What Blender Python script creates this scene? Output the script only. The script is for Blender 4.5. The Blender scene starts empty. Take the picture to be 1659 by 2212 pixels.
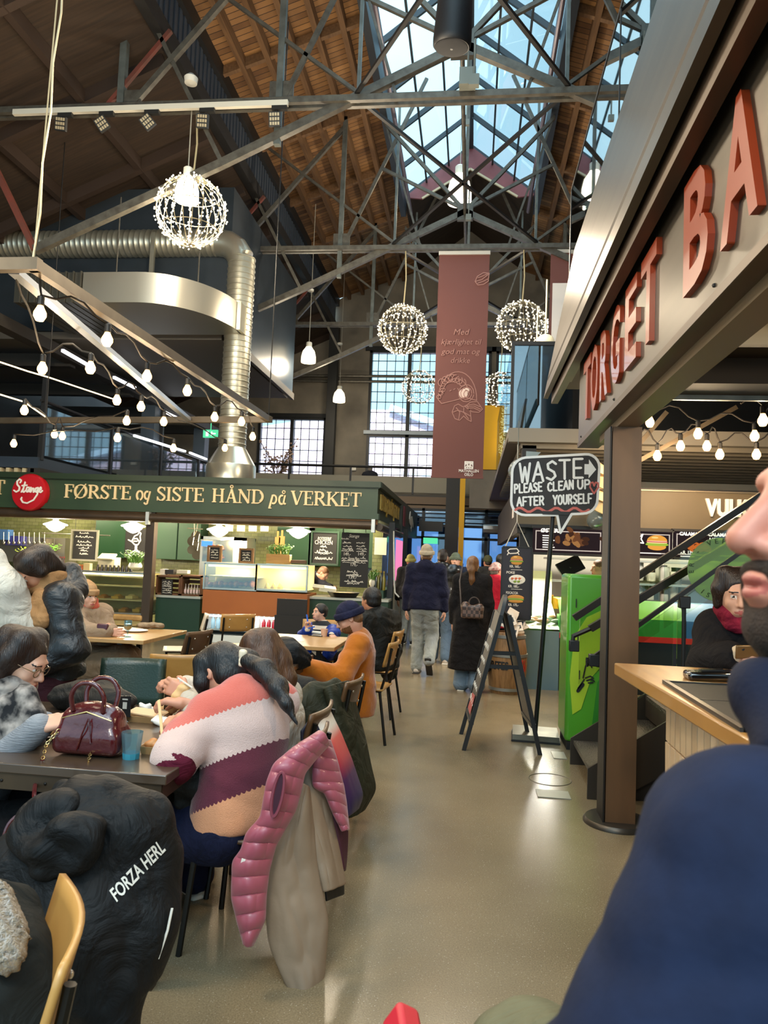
import bpy, bmesh, math, random
import numpy as np
from mathutils import Vector, Matrix
from mathutils.bvhtree import BVHTree
R = random.Random(7)
PI = math.pi
SC = bpy.context.scene
COL = SC.collection
# ---------------------------------------------------------------- camera
FPX = 1600.0
CAM = np.array([0, 0, 1.55])
vY = np.array([188, 108, FPX]); vY /= np.linalg.norm(vY)
vU = np.array([.032, -1, 0]); vU -= vU.dot(vY) * vY; vU /= np.linalg.norm(vU)
vX = np.cross(vY, vU)
cam = bpy.data.cameras.new('camera')
cam.sensor_fit = 'HORIZONTAL'; cam.sensor_width = 36; cam.lens = FPX / 1659 * 36
cam.clip_start = .05; cam.clip_end = 200
cam.dof.use_dof = True; cam.dof.focus_distance = 4.5; cam.dof.aperture_fstop = 12
co = bpy.data.objects.new('camera', cam); COL.objects.link(co)
co.matrix_world = Matrix(((vX[0], -vX[1], -vX[2], CAM[0]), (vY[0], -vY[1], -vY[2], CAM[1]), (vU[0], -vU[1], -vU[2], CAM[2]), (0, 0, 0, 1)))
SC.camera = co
def at(px, py, X=None, Y=None, Z=None):
    """the place in the hall seen at a pixel of the 1659x2212 frame, on a given plane"""
    d = np.array([px - 829.5, py - 1106, FPX]); r = (vX @ d, vY @ d, vU @ d)
    t = X / r[0] if X is not None else Y / r[1] if Y is not None else (Z - CAM[2]) / r[2]
    return Vector(CAM + t * np.array(r))
# ---------------------------------------------------------------- world, light, exposure
w = bpy.data.worlds.new('sky'); SC.world = w; w.use_nodes = True
wn = w.node_tree.nodes; wl = w.node_tree.links
bg = wn['Background']; bg.inputs[1].default_value = 1.22
tc = wn.new('ShaderNodeTexCoord'); nz = wn.new('ShaderNodeTexNoise'); nz.inputs['Scale'].default_value = 2.2; nz.inputs['Detail'].default_value = 5
rp = wn.new('ShaderNodeValToRGB')
rp.color_ramp.elements[0].position = .35; rp.color_ramp.elements[0].color = (.29, .58, .78, 1)
rp.color_ramp.elements[1].position = .65; rp.color_ramp.elements[1].color = (.56, .80, .92, 1)
wl.new(tc.outputs['Generated'], nz.inputs['Vector']); wl.new(nz.outputs[0], rp.inputs[0]); wl.new(rp.outputs[0], bg.inputs[0])
def light(name, kind, loc, power, color=(1, 1, 1), size=.1, rot=None, spot=None, sy=None):
    l = bpy.data.lights.new(name, kind); l.energy = power; l.color = color
    if kind == 'SUN': l.angle = size
    elif kind == 'AREA':
        l.size = size
        if sy: l.shape = 'RECTANGLE'; l.size_y = sy
    else: l.shadow_soft_size = size
    if kind == 'SPOT': l.spot_size = spot; l.spot_blend = .6
    o = bpy.data.objects.new(name, l); COL.objects.link(o); o.location = loc
    if rot: o.rotation_euler = rot
    return o
WARM = (1, .74, .46); WARMW = (1, .84, .62); COOL = (.72, .88, 1)
light('overcast_daylight', 'SUN', (0, 5, 20), 4.2, (.74, .89, 1), 1.6, (.12, .06, 0))
# warm fill lights added through the hall, with no lamp bodies
for (x, y, z, p) in ((-2.6, 2.0, 4.6, 150), (-4.6, 6.2, 5.0, 170), (-2.2, 6.0, 5.2, 140), (-.6, -1.5, 4.5, 150), (-6, 2.5, 5, 130), (.0, 9.5, 5.6, 120), (-2.4, 13.4, 6.2, 110)):
    light('hall_fill_glow', 'POINT', (x, y, z), p, WARMW, .25)
SC.view_settings.view_transform = 'Standard'; SC.view_settings.look = 'None'
SC.view_settings.gamma = 1; SC.view_settings.use_curve_mapping = False
SC.view_settings.exposure = 0.92
SC.cycles.use_denoising = True
SC.cycles.max_bounces = 7; SC.cycles.diffuse_bounces = 3; SC.cycles.glossy_bounces = 3; SC.cycles.transparent_max_bounces = 16
SC.cycles.transmission_bounces = 5
SC.cycles.sample_clamp_indirect = 4
SC.cycles.caustics_reflective = False; SC.cycles.caustics_refractive = False
# ---------------------------------------------------------------- materials
MATS = {}
def srgb(h):
    if isinstance(h, str):
        v = [int(h[i:i + 2], 16) / 255 for i in (0, 2, 4)]
        return tuple(((c + .055) / 1.055) ** 2.4 if c > .04 else c / 12.92 for c in v)
    return h
def M(name, col='808080', rough=.6, metal=0., col2=None, scale=6., detail=3., bump=0., bscale=60., emit=0., coat=0., stretch=(1, 1, 1), spec=.5, sheen=0., contrast=.25, sss=0., vec='Object', bstretch=None, bdet=3, bdis=0., bdist=.02):
    if name in MATS: return MATS[name]
    m = bpy.data.materials.new(name); m.use_nodes = True
    n = m.node_tree.nodes; L = m.node_tree.links; b = n['Principled BSDF']
    c = srgb(col); b.inputs['Base Color'].default_value = (*c, 1)
    b.inputs['Roughness'].default_value = rough; b.inputs['Metallic'].default_value = metal
    b.inputs['Specular IOR Level'].default_value = spec; b.inputs['Coat Weight'].default_value = coat
    b.inputs['Sheen Weight'].default_value = sheen
    if sss: b.inputs['Subsurface Weight'].default_value = sss; b.inputs['Subsurface Radius'].default_value = (.02, .008, .005)
    if col2 or bump:
        t = n.new('ShaderNodeTexCoord')
    if col2:
        mp = n.new('ShaderNodeMapping'); mp.inputs['Scale'].default_value = stretch; L.new(t.outputs[vec], mp.inputs[0])
        z = n.new('ShaderNodeTexNoise'); z.inputs['Scale'].default_value = scale; z.inputs['Detail'].default_value = detail
        L.new(mp.outputs[0], z.inputs['Vector'])
        r = n.new('ShaderNodeValToRGB'); r.color_ramp.elements[0].position = .5 - contrast; r.color_ramp.elements[1].position = .5 + contrast
        r.color_ramp.elements[0].color = (*c, 1); r.color_ramp.elements[1].color = (*srgb(col2), 1)
        L.new(z.outputs[0], r.inputs[0]); L.new(r.outputs[0], b.inputs['Base Color'])
    if bump:
        z2 = n.new('ShaderNodeTexNoise'); z2.inputs['Scale'].default_value = bscale; z2.inputs['Detail'].default_value = bdet; z2.inputs['Distortion'].default_value = bdis
        if bstretch:
            mp2 = n.new('ShaderNodeMapping'); mp2.inputs['Scale'].default_value = bstretch; L.new(t.outputs[vec], mp2.inputs[0]); L.new(mp2.outputs[0], z2.inputs['Vector'])
        else: L.new(t.outputs[vec], z2.inputs['Vector'])
        bp = n.new('ShaderNodeBump'); bp.inputs['Strength'].default_value = bump; bp.inputs['Distance'].default_value = bdist
        L.new(z2.outputs[0], bp.inputs['Height']); L.new(bp.outputs[0], b.inputs['Normal'])
    if emit:
        b.inputs['Emission Color'].default_value = (*c, 1); b.inputs['Emission Strength'].default_value = emit
    MATS[name] = m; return m
def GLASS(name, tint='ffffff', gloss=.08, rough=.02, alpha=0.):
    """thin pane: transparent with a mirror share that grows towards grazing angles"""
    if name in MATS: return MATS[name]
    m = bpy.data.materials.new(name); m.use_nodes = True; n = m.node_tree.nodes; L = m.node_tree.links
    n.remove(n['Principled BSDF']); o = n['Material Output']
    tr = n.new('ShaderNodeBsdfTransparent'); tr.inputs[0].default_value = (*srgb(tint), 1)
    gl = n.new('ShaderNodeBsdfGlossy'); gl.inputs['Roughness'].default_value = rough
    lw = n.new('ShaderNodeLayerWeight'); lw.inputs[0].default_value = .35
    mr = n.new('ShaderNodeMapRange'); mr.inputs['To Min'].default_value = gloss; mr.inputs['To Max'].default_value = max(.5, gloss)
    L.new(lw.outputs['Fresnel'], mr.inputs[0])
    mx = n.new('ShaderNodeMixShader'); L.new(mr.outputs[0], mx.inputs[0]); L.new(tr.outputs[0], mx.inputs[1]); L.new(gl.outputs[0], mx.inputs[2])
    if alpha:
        df = n.new('ShaderNodeBsdfDiffuse'); df.inputs[0].default_value = (*srgb(tint), 1)
        m2 = n.new('ShaderNodeMixShader'); m2.inputs[0].default_value = alpha
        L.new(mx.outputs[0], m2.inputs[1]); L.new(df.outputs[0], m2.inputs[2]); mx = m2
    L.new(mx.outputs[0], o.inputs[0]); MATS[name] = m; return m
def EM(name, col, s):
    if name in MATS: return MATS[name]
    m = bpy.data.materials.new(name); m.use_nodes = True; n = m.node_tree.nodes
    n.remove(n['Principled BSDF']); e = n.new('ShaderNodeEmission'); e.inputs[0].default_value = (*srgb(col), 1); e.inputs[1].default_value = s
    m.node_tree.links.new(e.outputs[0], n['Material Output'].inputs[0]); MATS[name] = m; return m
def nodes_of(m):
    return m.node_tree.nodes, m.node_tree.links, m.node_tree.nodes['Principled BSDF']
def MATH(n, L, op, a, b=None, c=None):
    k = n.new('ShaderNodeMath'); k.operation = op
    for i, v in enumerate((a, b, c)):
        if v is None: continue
        if hasattr(v, 'links') or hasattr(v, 'is_linked'): L.new(v, k.inputs[i])
        else: k.inputs[i].default_value = v
    return k.outputs[0]
# ---------------------------------------------------------------- objects
def props(o, label=None, cat=None, group=None, kind=None):
    if label: o['label'] = label
    if cat: o['category'] = cat
    if group: o['group'] = group
    if kind: o['kind'] = kind
    return o
def thing(name, label, cat, loc=(0, 0, 0), group=None, rz=0):
    o = bpy.data.objects.new(name, None); o.empty_display_size = .1; COL.objects.link(o)
    o.location = loc; o.rotation_euler = (0, 0, rz)
    return props(o, label, cat, group)
def wloc(o):
    v = Vector((0, 0, 0))
    while o is not None: v = v + o.location; o = o.parent
    return v
def link(me, name, m, parent=None, local=False, smooth=True, ang=.7, bev=0):
    """one mesh object; vertices are in world space unless local"""
    o = bpy.data.objects.new(name, me); COL.objects.link(o)
    for mm in (m if isinstance(m, (list, tuple)) else [m]): me.materials.append(mm)
    if parent is not None:
        o.parent = parent
        if not local: me.transform(Matrix.Translation(-wloc(parent)))
    elif not local and len(me.vertices):
        c = np.empty(len(me.vertices) * 3, np.float32); me.vertices.foreach_get('co', c); c = c.reshape(-1, 3)
        b = Vector(((c[:, 0].min() + c[:, 0].max()) / 2, (c[:, 1].min() + c[:, 1].max()) / 2, c[:, 2].min()))
        me.transform(Matrix.Translation(-b)); o.location = b
    if smooth:
        me.shade_smooth(); me.set_sharp_from_angle(angle=ang)
    if bev:
        d = o.modifiers.new('bevel', 'BEVEL'); d.width = bev; d.segments = 2; d.limit_method = 'ANGLE'
    return o
def rotm(rx=0, ry=0, rz=0):
    return Matrix.Rotation(rz, 3, 'Z') @ Matrix.Rotation(ry, 3, 'Y') @ Matrix.Rotation(rx, 3, 'X')
def frame_to(d, up=(0, 0, 1)):
    d = Vector(d).normalized(); up = Vector(up)
    if abs(d.dot(up)) > .98: up = Vector((0, 1, 0))
    x = up.cross(d).normalized(); y = d.cross(x)
    return x, y, d
def curve(pts, n=5):
    """smooth path through points"""
    P = [Vector(tuple(p)) for p in pts]; out = []
    for i in range(len(P) - 1):
        a, b, c, d = P[max(i - 1, 0)], P[i], P[i + 1], P[min(i + 2, len(P) - 1)]
        for k in range(n):
            t = k / n; out.append(.5 * ((2 * b) + (c - a) * t + (2 * a - 5 * b + 4 * c - d) * t * t + (3 * b - a - 3 * c + d) * t ** 3))
    return out + [P[-1]]
class MB:
    def __init__(s): s.v = []; s.f = []; s.mi = []; s.m = 0
    def add(s, vs, fs):
        b = len(s.v); s.v += [tuple(v) for v in vs]; s.f += [tuple(i + b for i in f) for f in fs]; s.mi += [s.m] * len(fs); return s
    def box(s, c, d, r=None):
        c = Vector(c); vs = []
        for x in (-.5, .5):
            for y in (-.5, .5):
                for z in (-.5, .5):
                    p = Vector((x * d[0], y * d[1], z * d[2])); vs.append(c + (r @ p if r else p))
        return s.add(vs, [(0, 1, 3, 2), (4, 6, 7, 5), (0, 4, 5, 1), (2, 3, 7, 6), (0, 2, 6, 4), (1, 5, 7, 3)])
    def bb(s, x0, x1, y0, y1, z0, z1):
        return s.box(((x0 + x1) / 2, (y0 + y1) / 2, (z0 + z1) / 2), (abs(x1 - x0), abs(y1 - y0), abs(z1 - z0)))
    def bar(s, a, b, w, h=None, up=(0, 0, 1)):
        a = Vector(a); b = Vector(b); x, y, d = frame_to(b - a, up); h = h or w
        vs = [p + x * (sx * w / 2) + y * (sy * h / 2) for p in (a, b) for sx, sy in ((-1, -1), (1, -1), (1, 1), (-1, 1))]
        return s.add(vs, [(3, 2, 1, 0), (4, 5, 6, 7), (0, 1, 5, 4), (1, 2, 6, 5), (2, 3, 7, 6), (3, 0, 4, 7)])
    def tube(s, pts, r, n=8, closed=False, cap=True):
        pts = [Vector(p) for p in pts]; N = len(pts); rr = r if isinstance(r, (list, tuple)) else [r] * N
        vs = []; px = None
        for i, p in enumerate(pts):
            d = (pts[(i + 1) % N] - pts[i - 1]) if closed else (pts[min(i + 1, N - 1)] - pts[max(i - 1, 0)])
            if d.length < 1e-9: d = Vector((0, 0, 1))
            d.normalize()
            if px is None: px = frame_to(d)[0]
            px = px - d * px.dot(d)
            if px.length < 1e-6: px = frame_to(d)[0]
            px.normalize(); py = d.cross(px)
            vs += [p + (px * math.cos(2 * PI * k / n) + py * math.sin(2 * PI * k / n)) * rr[i] for k in range(n)]
        fs = []
        for i in range(N if closed else N - 1):
            j = (i + 1) % N
            fs += [(i * n + k, i * n + (k + 1) % n, j * n + (k + 1) % n, j * n + k) for k in range(n)]
        if cap and not closed: fs += [tuple(range(n))[::-1], tuple(range((N - 1) * n, N * n))]
        return s.add(vs, fs)
    def lathe(s, prof, c=(0, 0, 0), n=24, ax=None, sy=1.):
        c = Vector(c); vs = []; N = len(prof)
        for r, z in prof:
            for k in range(n):
                p = Vector((r * math.cos(2 * PI * k / n), sy * r * math.sin(2 * PI * k / n), z)); vs.append(c + (ax @ p if ax else p))
        fs = [(i * n + k, i * n + (k + 1) % n, (i + 1) * n + (k + 1) % n, (i + 1) * n + k) for i in range(N - 1) for k in range(n)]
        if prof[0][0] > 1e-5: fs.append(tuple(range(n))[::-1])
        if prof[-1][0] > 1e-5: fs.append(tuple(range((N - 1) * n, N * n)))
        return s.add(vs, fs)
    def prism(s, poly, o, ux, uy, un, d):
        """polygon (2D, counter-clockwise) in the plane (o; ux, uy), thickened by d along un"""
        o = Vector(o); ux = Vector(ux); uy = Vector(uy); un = Vector(un); n = len(poly)
        a = [o + ux * p[0] + uy * p[1] for p in poly]
        return s.add(a + [p + un * d for p in a], [tuple(range(n))[::-1], tuple(range(n, 2 * n))] + [(i, (i + 1) % n, n + (i + 1) % n, n + i) for i in range(n)])
    def ell(s, c, r, n=14, m=8, rot=None):
        c = Vector(c); r = r if isinstance(r, (tuple, list)) else (r, r, r); vs = []; fs = []
        for i in range(m + 1):
            t = PI * i / m
            for k in range(n):
                p = Vector((r[0] * math.sin(t) * math.cos(2 * PI * k / n), r[1] * math.sin(t) * math.sin(2 * PI * k / n), r[2] * math.cos(t)))
                vs.append(c + (rot @ p if rot else p))
        for i in range(m):
            for k in range(n): fs.append((i * n + k, (i + 1) * n + k, (i + 1) * n + (k + 1) % n, i * n + (k + 1) % n))
        return s.add(vs, fs)
    def grid(s, fn, nu, nv):
        vs = [fn(i / nu, j / nv) for j in range(nv + 1) for i in range(nu + 1)]
        return s.add(vs, [(j * (nu + 1) + i, j * (nu + 1) + i + 1, (j + 1) * (nu + 1) + i + 1, (j + 1) * (nu + 1) + i) for j in range(nv) for i in range(nu)])
    def mesh(s, name):
        me = bpy.data.meshes.new(name); me.from_pydata(s.v, [], s.f)
        if any(s.mi): me.polygons.foreach_set('material_index', s.mi)
        me.validate(clean_customdata=False); me.update(); return me
    def build(s, name, m, parent=None, **k):
        return link(s.mesh(name), name, m, parent, **k)
def pieces(mb, name, m, parent, **k):
    """one object for every separate piece of the builder"""
    r = list(range(len(mb.v)))
    def find(i):
        while r[i] != i: r[i] = r[r[i]]; i = r[i]
        return i
    for f in mb.f:
        for i in f[1:]: r[find(i)] = find(f[0])
    gr = {}
    for f in mb.f: gr.setdefault(find(f[0]), []).append(f)
    for fs in gr.values():
        ids = sorted({i for f in fs for i in f}); mp = {v: i for i, v in enumerate(ids)}
        MB().add([mb.v[i] for i in ids], [tuple(mp[i] for i in f) for f in fs]).build(name, m, parent, **k)
def structure(name, mb, m, **k):
    o = mb.build(name, m, **k); o['kind'] = 'structure'; return o
def one(name, mb, m, label, cat, group=None, **k):
    return props(mb.build(name, m, **k), label, cat, group)
def copy_thing(o, loc=None, rz=None, label=None, group=None, parent=None):
    c = o.copy(); COL.objects.link(c)
    if parent: c.parent = parent
    if loc is not None: c.location = loc
    if rz is not None: c.rotation_euler = (0, 0, rz)
    if label: c['label'] = label
    if group: c['group'] = group
    for ch in list(o.children): copy_thing(ch, parent=c)
    return c
# ---------------------------------------------------------------- writing
TX = {}
def glyph_mesh(txt, ex, sh=0., bev=0., off=0.):
    k = (txt, round(ex, 5), sh, bev, off)
    if k not in TX:
        c = bpy.data.curves.new('t', 'FONT'); c.body = txt; c.size = 1; c.extrude = ex; c.shear = sh; c.offset = off; c.resolution_u = 3
        c.bevel_depth = bev; c.align_x = 'LEFT'
        o = bpy.data.objects.new('t', c); me = o.to_mesh()
        TX[k] = ([v.co.copy() for v in me.vertices], [tuple(p.vertices) for p in me.polygons]); o.to_mesh_clear()
        bpy.data.objects.remove(o); bpy.data.curves.remove(c)
    return TX[k]
def text(mb, txt, o, ux, uy, un, h, w=None, ex=.003, sh=0., align='C', off=0.):
    """letters of cap height h (stretched to width w) standing on the plane (o; ux, uy); o is the centre (C) or left (L) of the baseline"""
    vs, fs = glyph_mesh(txt, 1, sh, 0, off)
    if not vs: return mb
    o, ux, uy, un = map(Vector, (o, ux, uy, un))
    x0 = min(v.x for v in vs); x1 = max(v.x for v in vs); s = h / .7; sx = (w / (x1 - x0)) if w else s
    sh0 = (x0 + x1) / 2 if align == 'C' else x0 if align == 'L' else x1
    return mb.add([o + ux * ((v.x - sh0) * sx) + uy * (v.y * s) + un * (v.z * ex) for v in vs], fs)
def strokes(mb, paths, o, ux, uy, un, sx, sy, wd, ex=.004, cap=True):
    """pen strokes: each a list of (x, y) in unit space, scaled by sx, sy, drawn wd wide and ex thick"""
    o, ux, uy, un = map(Vector, (o, ux, uy, un))
    todo = []
    for p in paths:
        ww = wd
        if isinstance(p, tuple): p, ww = p[0], wd * p[1]
        cur = [p[0]]
        for i in range(1, len(p)):
            cur.append(p[i])
            if i < len(p) - 1:
                a1 = math.atan2((p[i][1] - p[i - 1][1]) * sy, (p[i][0] - p[i - 1][0]) * sx); a2 = math.atan2((p[i + 1][1] - p[i][1]) * sy, (p[i + 1][0] - p[i][0]) * sx)
                if abs((a2 - a1 + PI) % (2 * PI) - PI) > .75: todo.append((cur, ww)); cur = [p[i]]
        todo.append((cur, ww))
    e0x = ex
    for ip, (p, ww) in enumerate(todo):
        ex = e0x + .00035 * (ip % 9) * (1 if e0x > .0015 else .3)
        q = [Vector((a * sx, b * sy)) for a, b in p]; n = len(q); L = []; Rr = []
        for i in range(n):
            a = q[max(i - 1, 0)]; b = q[min(i + 1, n - 1)]; d = (b - a)
            if d.length < 1e-9: d = Vector((1, 0))
            d.normalize(); nn = Vector((-d.y, d.x))
            if 0 < i < n - 1:
                d1 = (q[i] - a).normalized(); k = max(.5, abs(nn.dot(Vector((-d1.y, d1.x))))); nn = nn / k
            L.append(q[i] + nn * ww / 2); Rr.append(q[i] - nn * ww / 2)
        if cap:
            d = (q[-1] - q[-2]).normalized(); e = [q[-1] + Vector((d.x * math.cos(t) - d.y * math.sin(t), d.y * math.cos(t) + d.x * math.sin(t))) * ww / 2 for t in (.6, 0, -.6)]
            d = (q[0] - q[1]).normalized(); e0 = [q[0] + Vector((d.x * math.cos(t) - d.y * math.sin(t), d.y * math.cos(t) + d.x * math.sin(t))) * ww / 2 for t in (.6, 0, -.6)]
        b = len(mb.v)
        P = lambda v, z: o + ux * v.x + uy * v.y + un * z
        vs = [P(v, 0) for v in L] + [P(v, 0) for v in Rr] + [P(v, ex) for v in L] + [P(v, ex) for v in Rr]; fs = []
        for i in range(n - 1):
            fs += [(2 * n + i, 3 * n + i, 3 * n + i + 1, 2 * n + i + 1), (i, 2 * n + i, 2 * n + i + 1, i + 1), (n + i + 1, 3 * n + i + 1, 3 * n + i, n + i)]
        fs += [(0, n, 3 * n, 2 * n), (n - 1, 3 * n - 1, 4 * n - 1, 2 * n - 1)]
        if cap:
            k = len(vs); vs += [P(v, ex) for v in e]; fs.append((4 * n - 1, k + 2, k + 1, k, 3 * n - 1))
            k = len(vs); vs += [P(v, ex) for v in e0]; fs.append((2 * n, k + 2, k + 1, k, 3 * n))
        mb.add(vs, fs)
    return mb
def arc(cx, cy, rx, ry, a0, a1, n=10):
    return [(cx + rx * math.cos(math.radians(a0 + (a1 - a0) * i / n)), cy + ry * math.sin(math.radians(a0 + (a1 - a0) * i / n))) for i in range(n + 1)]
# ---------------------------------------------------------------- soft shapes: blended solids turned into one surface
def V(*a): return np.array(a[0] if len(a) == 1 else a, float)
def C(a, b, ra, rb=None, k=None, neg=False): return ('c', V(a), V(b), ra, ra if rb is None else rb, k, neg)
def E_(c, r, rot=None, k=None, neg=False): return ('e', V(c), V(r) if not np.isscalar(r) else V(r, r, r), None if rot is None else np.array(rot), k, neg)
def B_(c, h, rot=None, rd=.01, k=None, neg=False): return ('b', V(c), V(h), None if rot is None else np.array(rot), rd, k, neg)
def prim_bounds(p):
    if p[0] == 'c':
        return np.minimum(p[1] - p[3], p[2] - p[4]), np.maximum(p[1] + p[3], p[2] + p[4])
    h = p[2]
    if p[3] is not None: h = np.abs(p[3]) @ h
    return p[1] - h, p[1] + h
def prim_eval(p, P):
    if p[0] == 'c':
        a, b, ra, rb = p[1:5]; ab = b - a; L = max(ab @ ab, 1e-12)
        t = np.clip(((P - a) @ ab) / L, 0, 1); return np.linalg.norm(P - a - t[..., None] * ab, axis=-1) - (ra + (rb - ra) * t)
    q = P - p[1]
    if p[3] is not None: q = q @ p[3]
    if p[0] == 'e':
        k0 = np.linalg.norm(q / p[2], axis=-1); k1 = np.linalg.norm(q / (p[2] ** 2), axis=-1)
        return k0 * (k0 - 1) / np.maximum(k1, 1e-6)
    d = np.abs(q) - (p[2] - p[4]); return np.linalg.norm(np.maximum(d, 0), axis=-1) + np.minimum(d.max(-1), 0) - p[4]
def sdf(prims, res=.015, k=.02, noise=None, smooth=1):
    """(verts, faces) of the blended union of prims (surface nets)"""
    lo = np.min([prim_bounds(p)[0] for p in prims if not p[-1]], 0) - 3 * res; hi = np.max([prim_bounds(p)[1] for p in prims if not p[-1]], 0) + 3 * res
    n = np.ceil((hi - lo) / res).astype(int) + 1
    D = np.full(n, 1.0, np.float32)
    ax = [lo[i] + res * np.arange(n[i]) for i in range(3)]
    for p in prims:
        kk = p[-2] if p[-2] is not None else k
        l, h = prim_bounds(p); m = kk + 3 * res
        i0 = np.maximum(np.floor((l - m - lo) / res).astype(int), 0); i1 = np.minimum(np.ceil((h + m - lo) / res).astype(int) + 1, n)
        if (i1 <= i0).any(): continue
        sl = tuple(slice(i0[i], i1[i]) for i in range(3))
        P = np.stack(np.meshgrid(*[ax[i][sl[i]] for i in range(3)], indexing='ij'), -1)
        d = prim_eval(p, P); o = D[sl]
        if p[-1]:
            hh = np.maximum(kk - np.abs(o + d), 0) / max(kk, 1e-6); D[sl] = np.maximum(o, -d) + hh * hh * kk / 4
        else:
            hh = np.maximum(kk - np.abs(o - d), 0) / max(kk, 1e-6); D[sl] = np.minimum(o, d) - hh * hh * kk / 4
    if noise is not None:
        nr = np.abs(D) < .05; I = np.argwhere(nr); D[nr] += noise(lo + I * res).astype(np.float32)
    D[[0, -1]] = np.maximum(D[[0, -1]], res); D[:, [0, -1]] = np.maximum(D[:, [0, -1]], res); D[:, :, [0, -1]] = np.maximum(D[:, :, [0, -1]], res); S = D < 0
    c8 = [(a, b, c) for a in (0, 1) for b in (0, 1) for c in (0, 1)]
    sub = lambda A, o: A[o[0]:A.shape[0] - 1 + o[0], o[1]:A.shape[1] - 1 + o[1], o[2]:A.shape[2] - 1 + o[2]]
    cnt = sum(sub(S, o).astype(np.int8) for o in c8); act = (cnt > 0) & (cnt < 8)
    idx = np.argwhere(act)
    if not len(idx): return np.zeros((0, 3)), []
    vid = np.full(act.shape, -1, np.int64); vid[act] = np.arange(len(idx))
    dv = {o: D[idx[:, 0] + o[0], idx[:, 1] + o[1], idx[:, 2] + o[2]] for o in c8}
    acc = np.zeros((len(idx), 3)); num = np.zeros(len(idx))
    for a in c8:
        for axi in range(3):
            if a[axi]: continue
            b = list(a); b[axi] = 1; b = tuple(b); da, db = dv[a], dv[b]; cr = (da < 0) != (db < 0)
            t = np.where(cr, da / np.where(cr, da - db, 1), 0); pt = np.tile(np.array(a, float), (len(idx), 1)); pt[:, axi] += t
            acc[cr] += pt[cr]; num[cr] += 1
    vs = lo + (idx + acc / num[:, None]) * res
    fs = []
    for axi in range(3):
        u_, v_ = (axi + 1) % 3, (axi + 2) % 3
        s0 = [slice(None)] * 3; s1 = [slice(None)] * 3; s0[axi] = slice(0, -1); s1[axi] = slice(1, None)
        A, Bq = S[tuple(s0)], S[tuple(s1)]; e = np.argwhere(A != Bq)
        e = e[(e[:, u_] > 0) & (e[:, v_] > 0) & (e[:, u_] < n[u_] - 1) & (e[:, v_] < n[v_] - 1)]
        ins = A[tuple(e.T)]
        q = []
        for du, dw in ((1, 1), (0, 1), (0, 0), (1, 0)):
            g = e.copy(); g[:, u_] -= du; g[:, v_] -= dw; q.append(vid[tuple(g.T)])
        q = np.stack(q, 1); q[~ins] = q[~ins][:, ::-1]; fs.append(q)
    fs = np.concatenate(fs); fs = fs[(fs >= 0).all(1)]
    for _ in range(smooth):
        acc = np.zeros_like(vs); cn = np.zeros(len(vs))
        for i in range(4):
            for j in ((i + 1) % 4, (i - 1) % 4):
                np.add.at(acc, fs[:, i], vs[fs[:, j]]); np.add.at(cn, fs[:, i], 1)
        vs = vs * .4 + .6 * acc / np.maximum(cn, 1)[:, None]
    return vs, fs
def soft(name, prims, m, parent=None, res=.015, k=.02, noise=None, smooth=1, pick=None, local=False, more=None):
    vs, fs = sdf(prims, res, k, noise, smooth)
    if more:
        V_, F_ = [vs], [fs]; b = len(vs)
        for v2, f2 in more: V_.append(v2); F_.append(np.asarray(f2) + b); b += len(v2)
        vs = np.concatenate(V_); fs = np.concatenate(F_)
    me = bpy.data.meshes.new(name); me.vertices.add(len(vs)); me.vertices.foreach_set('co', vs.astype(np.float32).ravel())
    me.loops.add(len(fs) * 4); me.loops.foreach_set('vertex_index', fs.astype(np.int32).ravel())
    me.polygons.add(len(fs)); me.polygons.foreach_set('loop_start', np.arange(0, 4 * len(fs), 4, dtype=np.int32))
    me.update(calc_edges=True)
    if pick is not None:
        me.polygons.foreach_set('material_index', pick(vs[fs].mean(1)).astype(np.int32))
    o = link(me, name, m, parent, local=local, smooth=False); me.shade_smooth()
    return o
def vnoise(P):
    i = np.floor(P); f = P - i; f = f * f * (3 - 2 * f); o = 0
    for a in (0, 1):
        for b in (0, 1):
            for c in (0, 1):
                h = np.sin((i[..., 0] + a) * 127.1 + (i[..., 1] + b) * 311.7 + (i[..., 2] + c) * 74.7) * 43758.5453
                o = o + (h - np.floor(h)) * (f[..., 0] if a else 1 - f[..., 0]) * (f[..., 1] if b else 1 - f[..., 1]) * (f[..., 2] if c else 1 - f[..., 2])
    return o
def folds(amp=.006, f=26., dirn=(0, 0, 1), seed=0., warp=1.6):
    """creases of cloth: soft ridges that run across dirn"""
    d = V(dirn); d = d / np.linalg.norm(d); x, y, _ = frame_to(tuple(d)); x, y = V(tuple(x)), V(tuple(y)); k = f / 1.5
    def fn(P):
        w = vnoise(P * 5 + seed) * warp
        q = np.stack([(P @ x) * k * .24 + w * .5 + seed * 3.7, (P @ y) * k * .24 + w * .3, (P @ d) * k + w + seed], -1)
        return -amp * 1.9 * (np.abs(2 * vnoise(q) - 1) - .33) - amp * .8 * (np.abs(2 * vnoise(q * 2.3 + 7) - 1) - .33)
    return fn
# ================================================================ THE HALL
X0 = -.35
steel = M('aged_steel', '6a675e', .45, .35, col2='4c4740', scale=9)
redsteel = M('rust_red_steel', '7d3a2c', .6, .1, col2='5a3a30', scale=5)
darksteel = M('dark_steel', '2b2a2a', .5, .3)
bronze = M('brown_bronze_steel', '463a30', .42, .5, col2='5a4938', scale=3, stretch=(1, 1, .3))
black = M('black_paint', '131313', .5)
concrete = M('concrete', '8d8577', .85, col2='6b655b', scale=1.3, detail=8, bump=.15, bscale=12)
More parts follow.
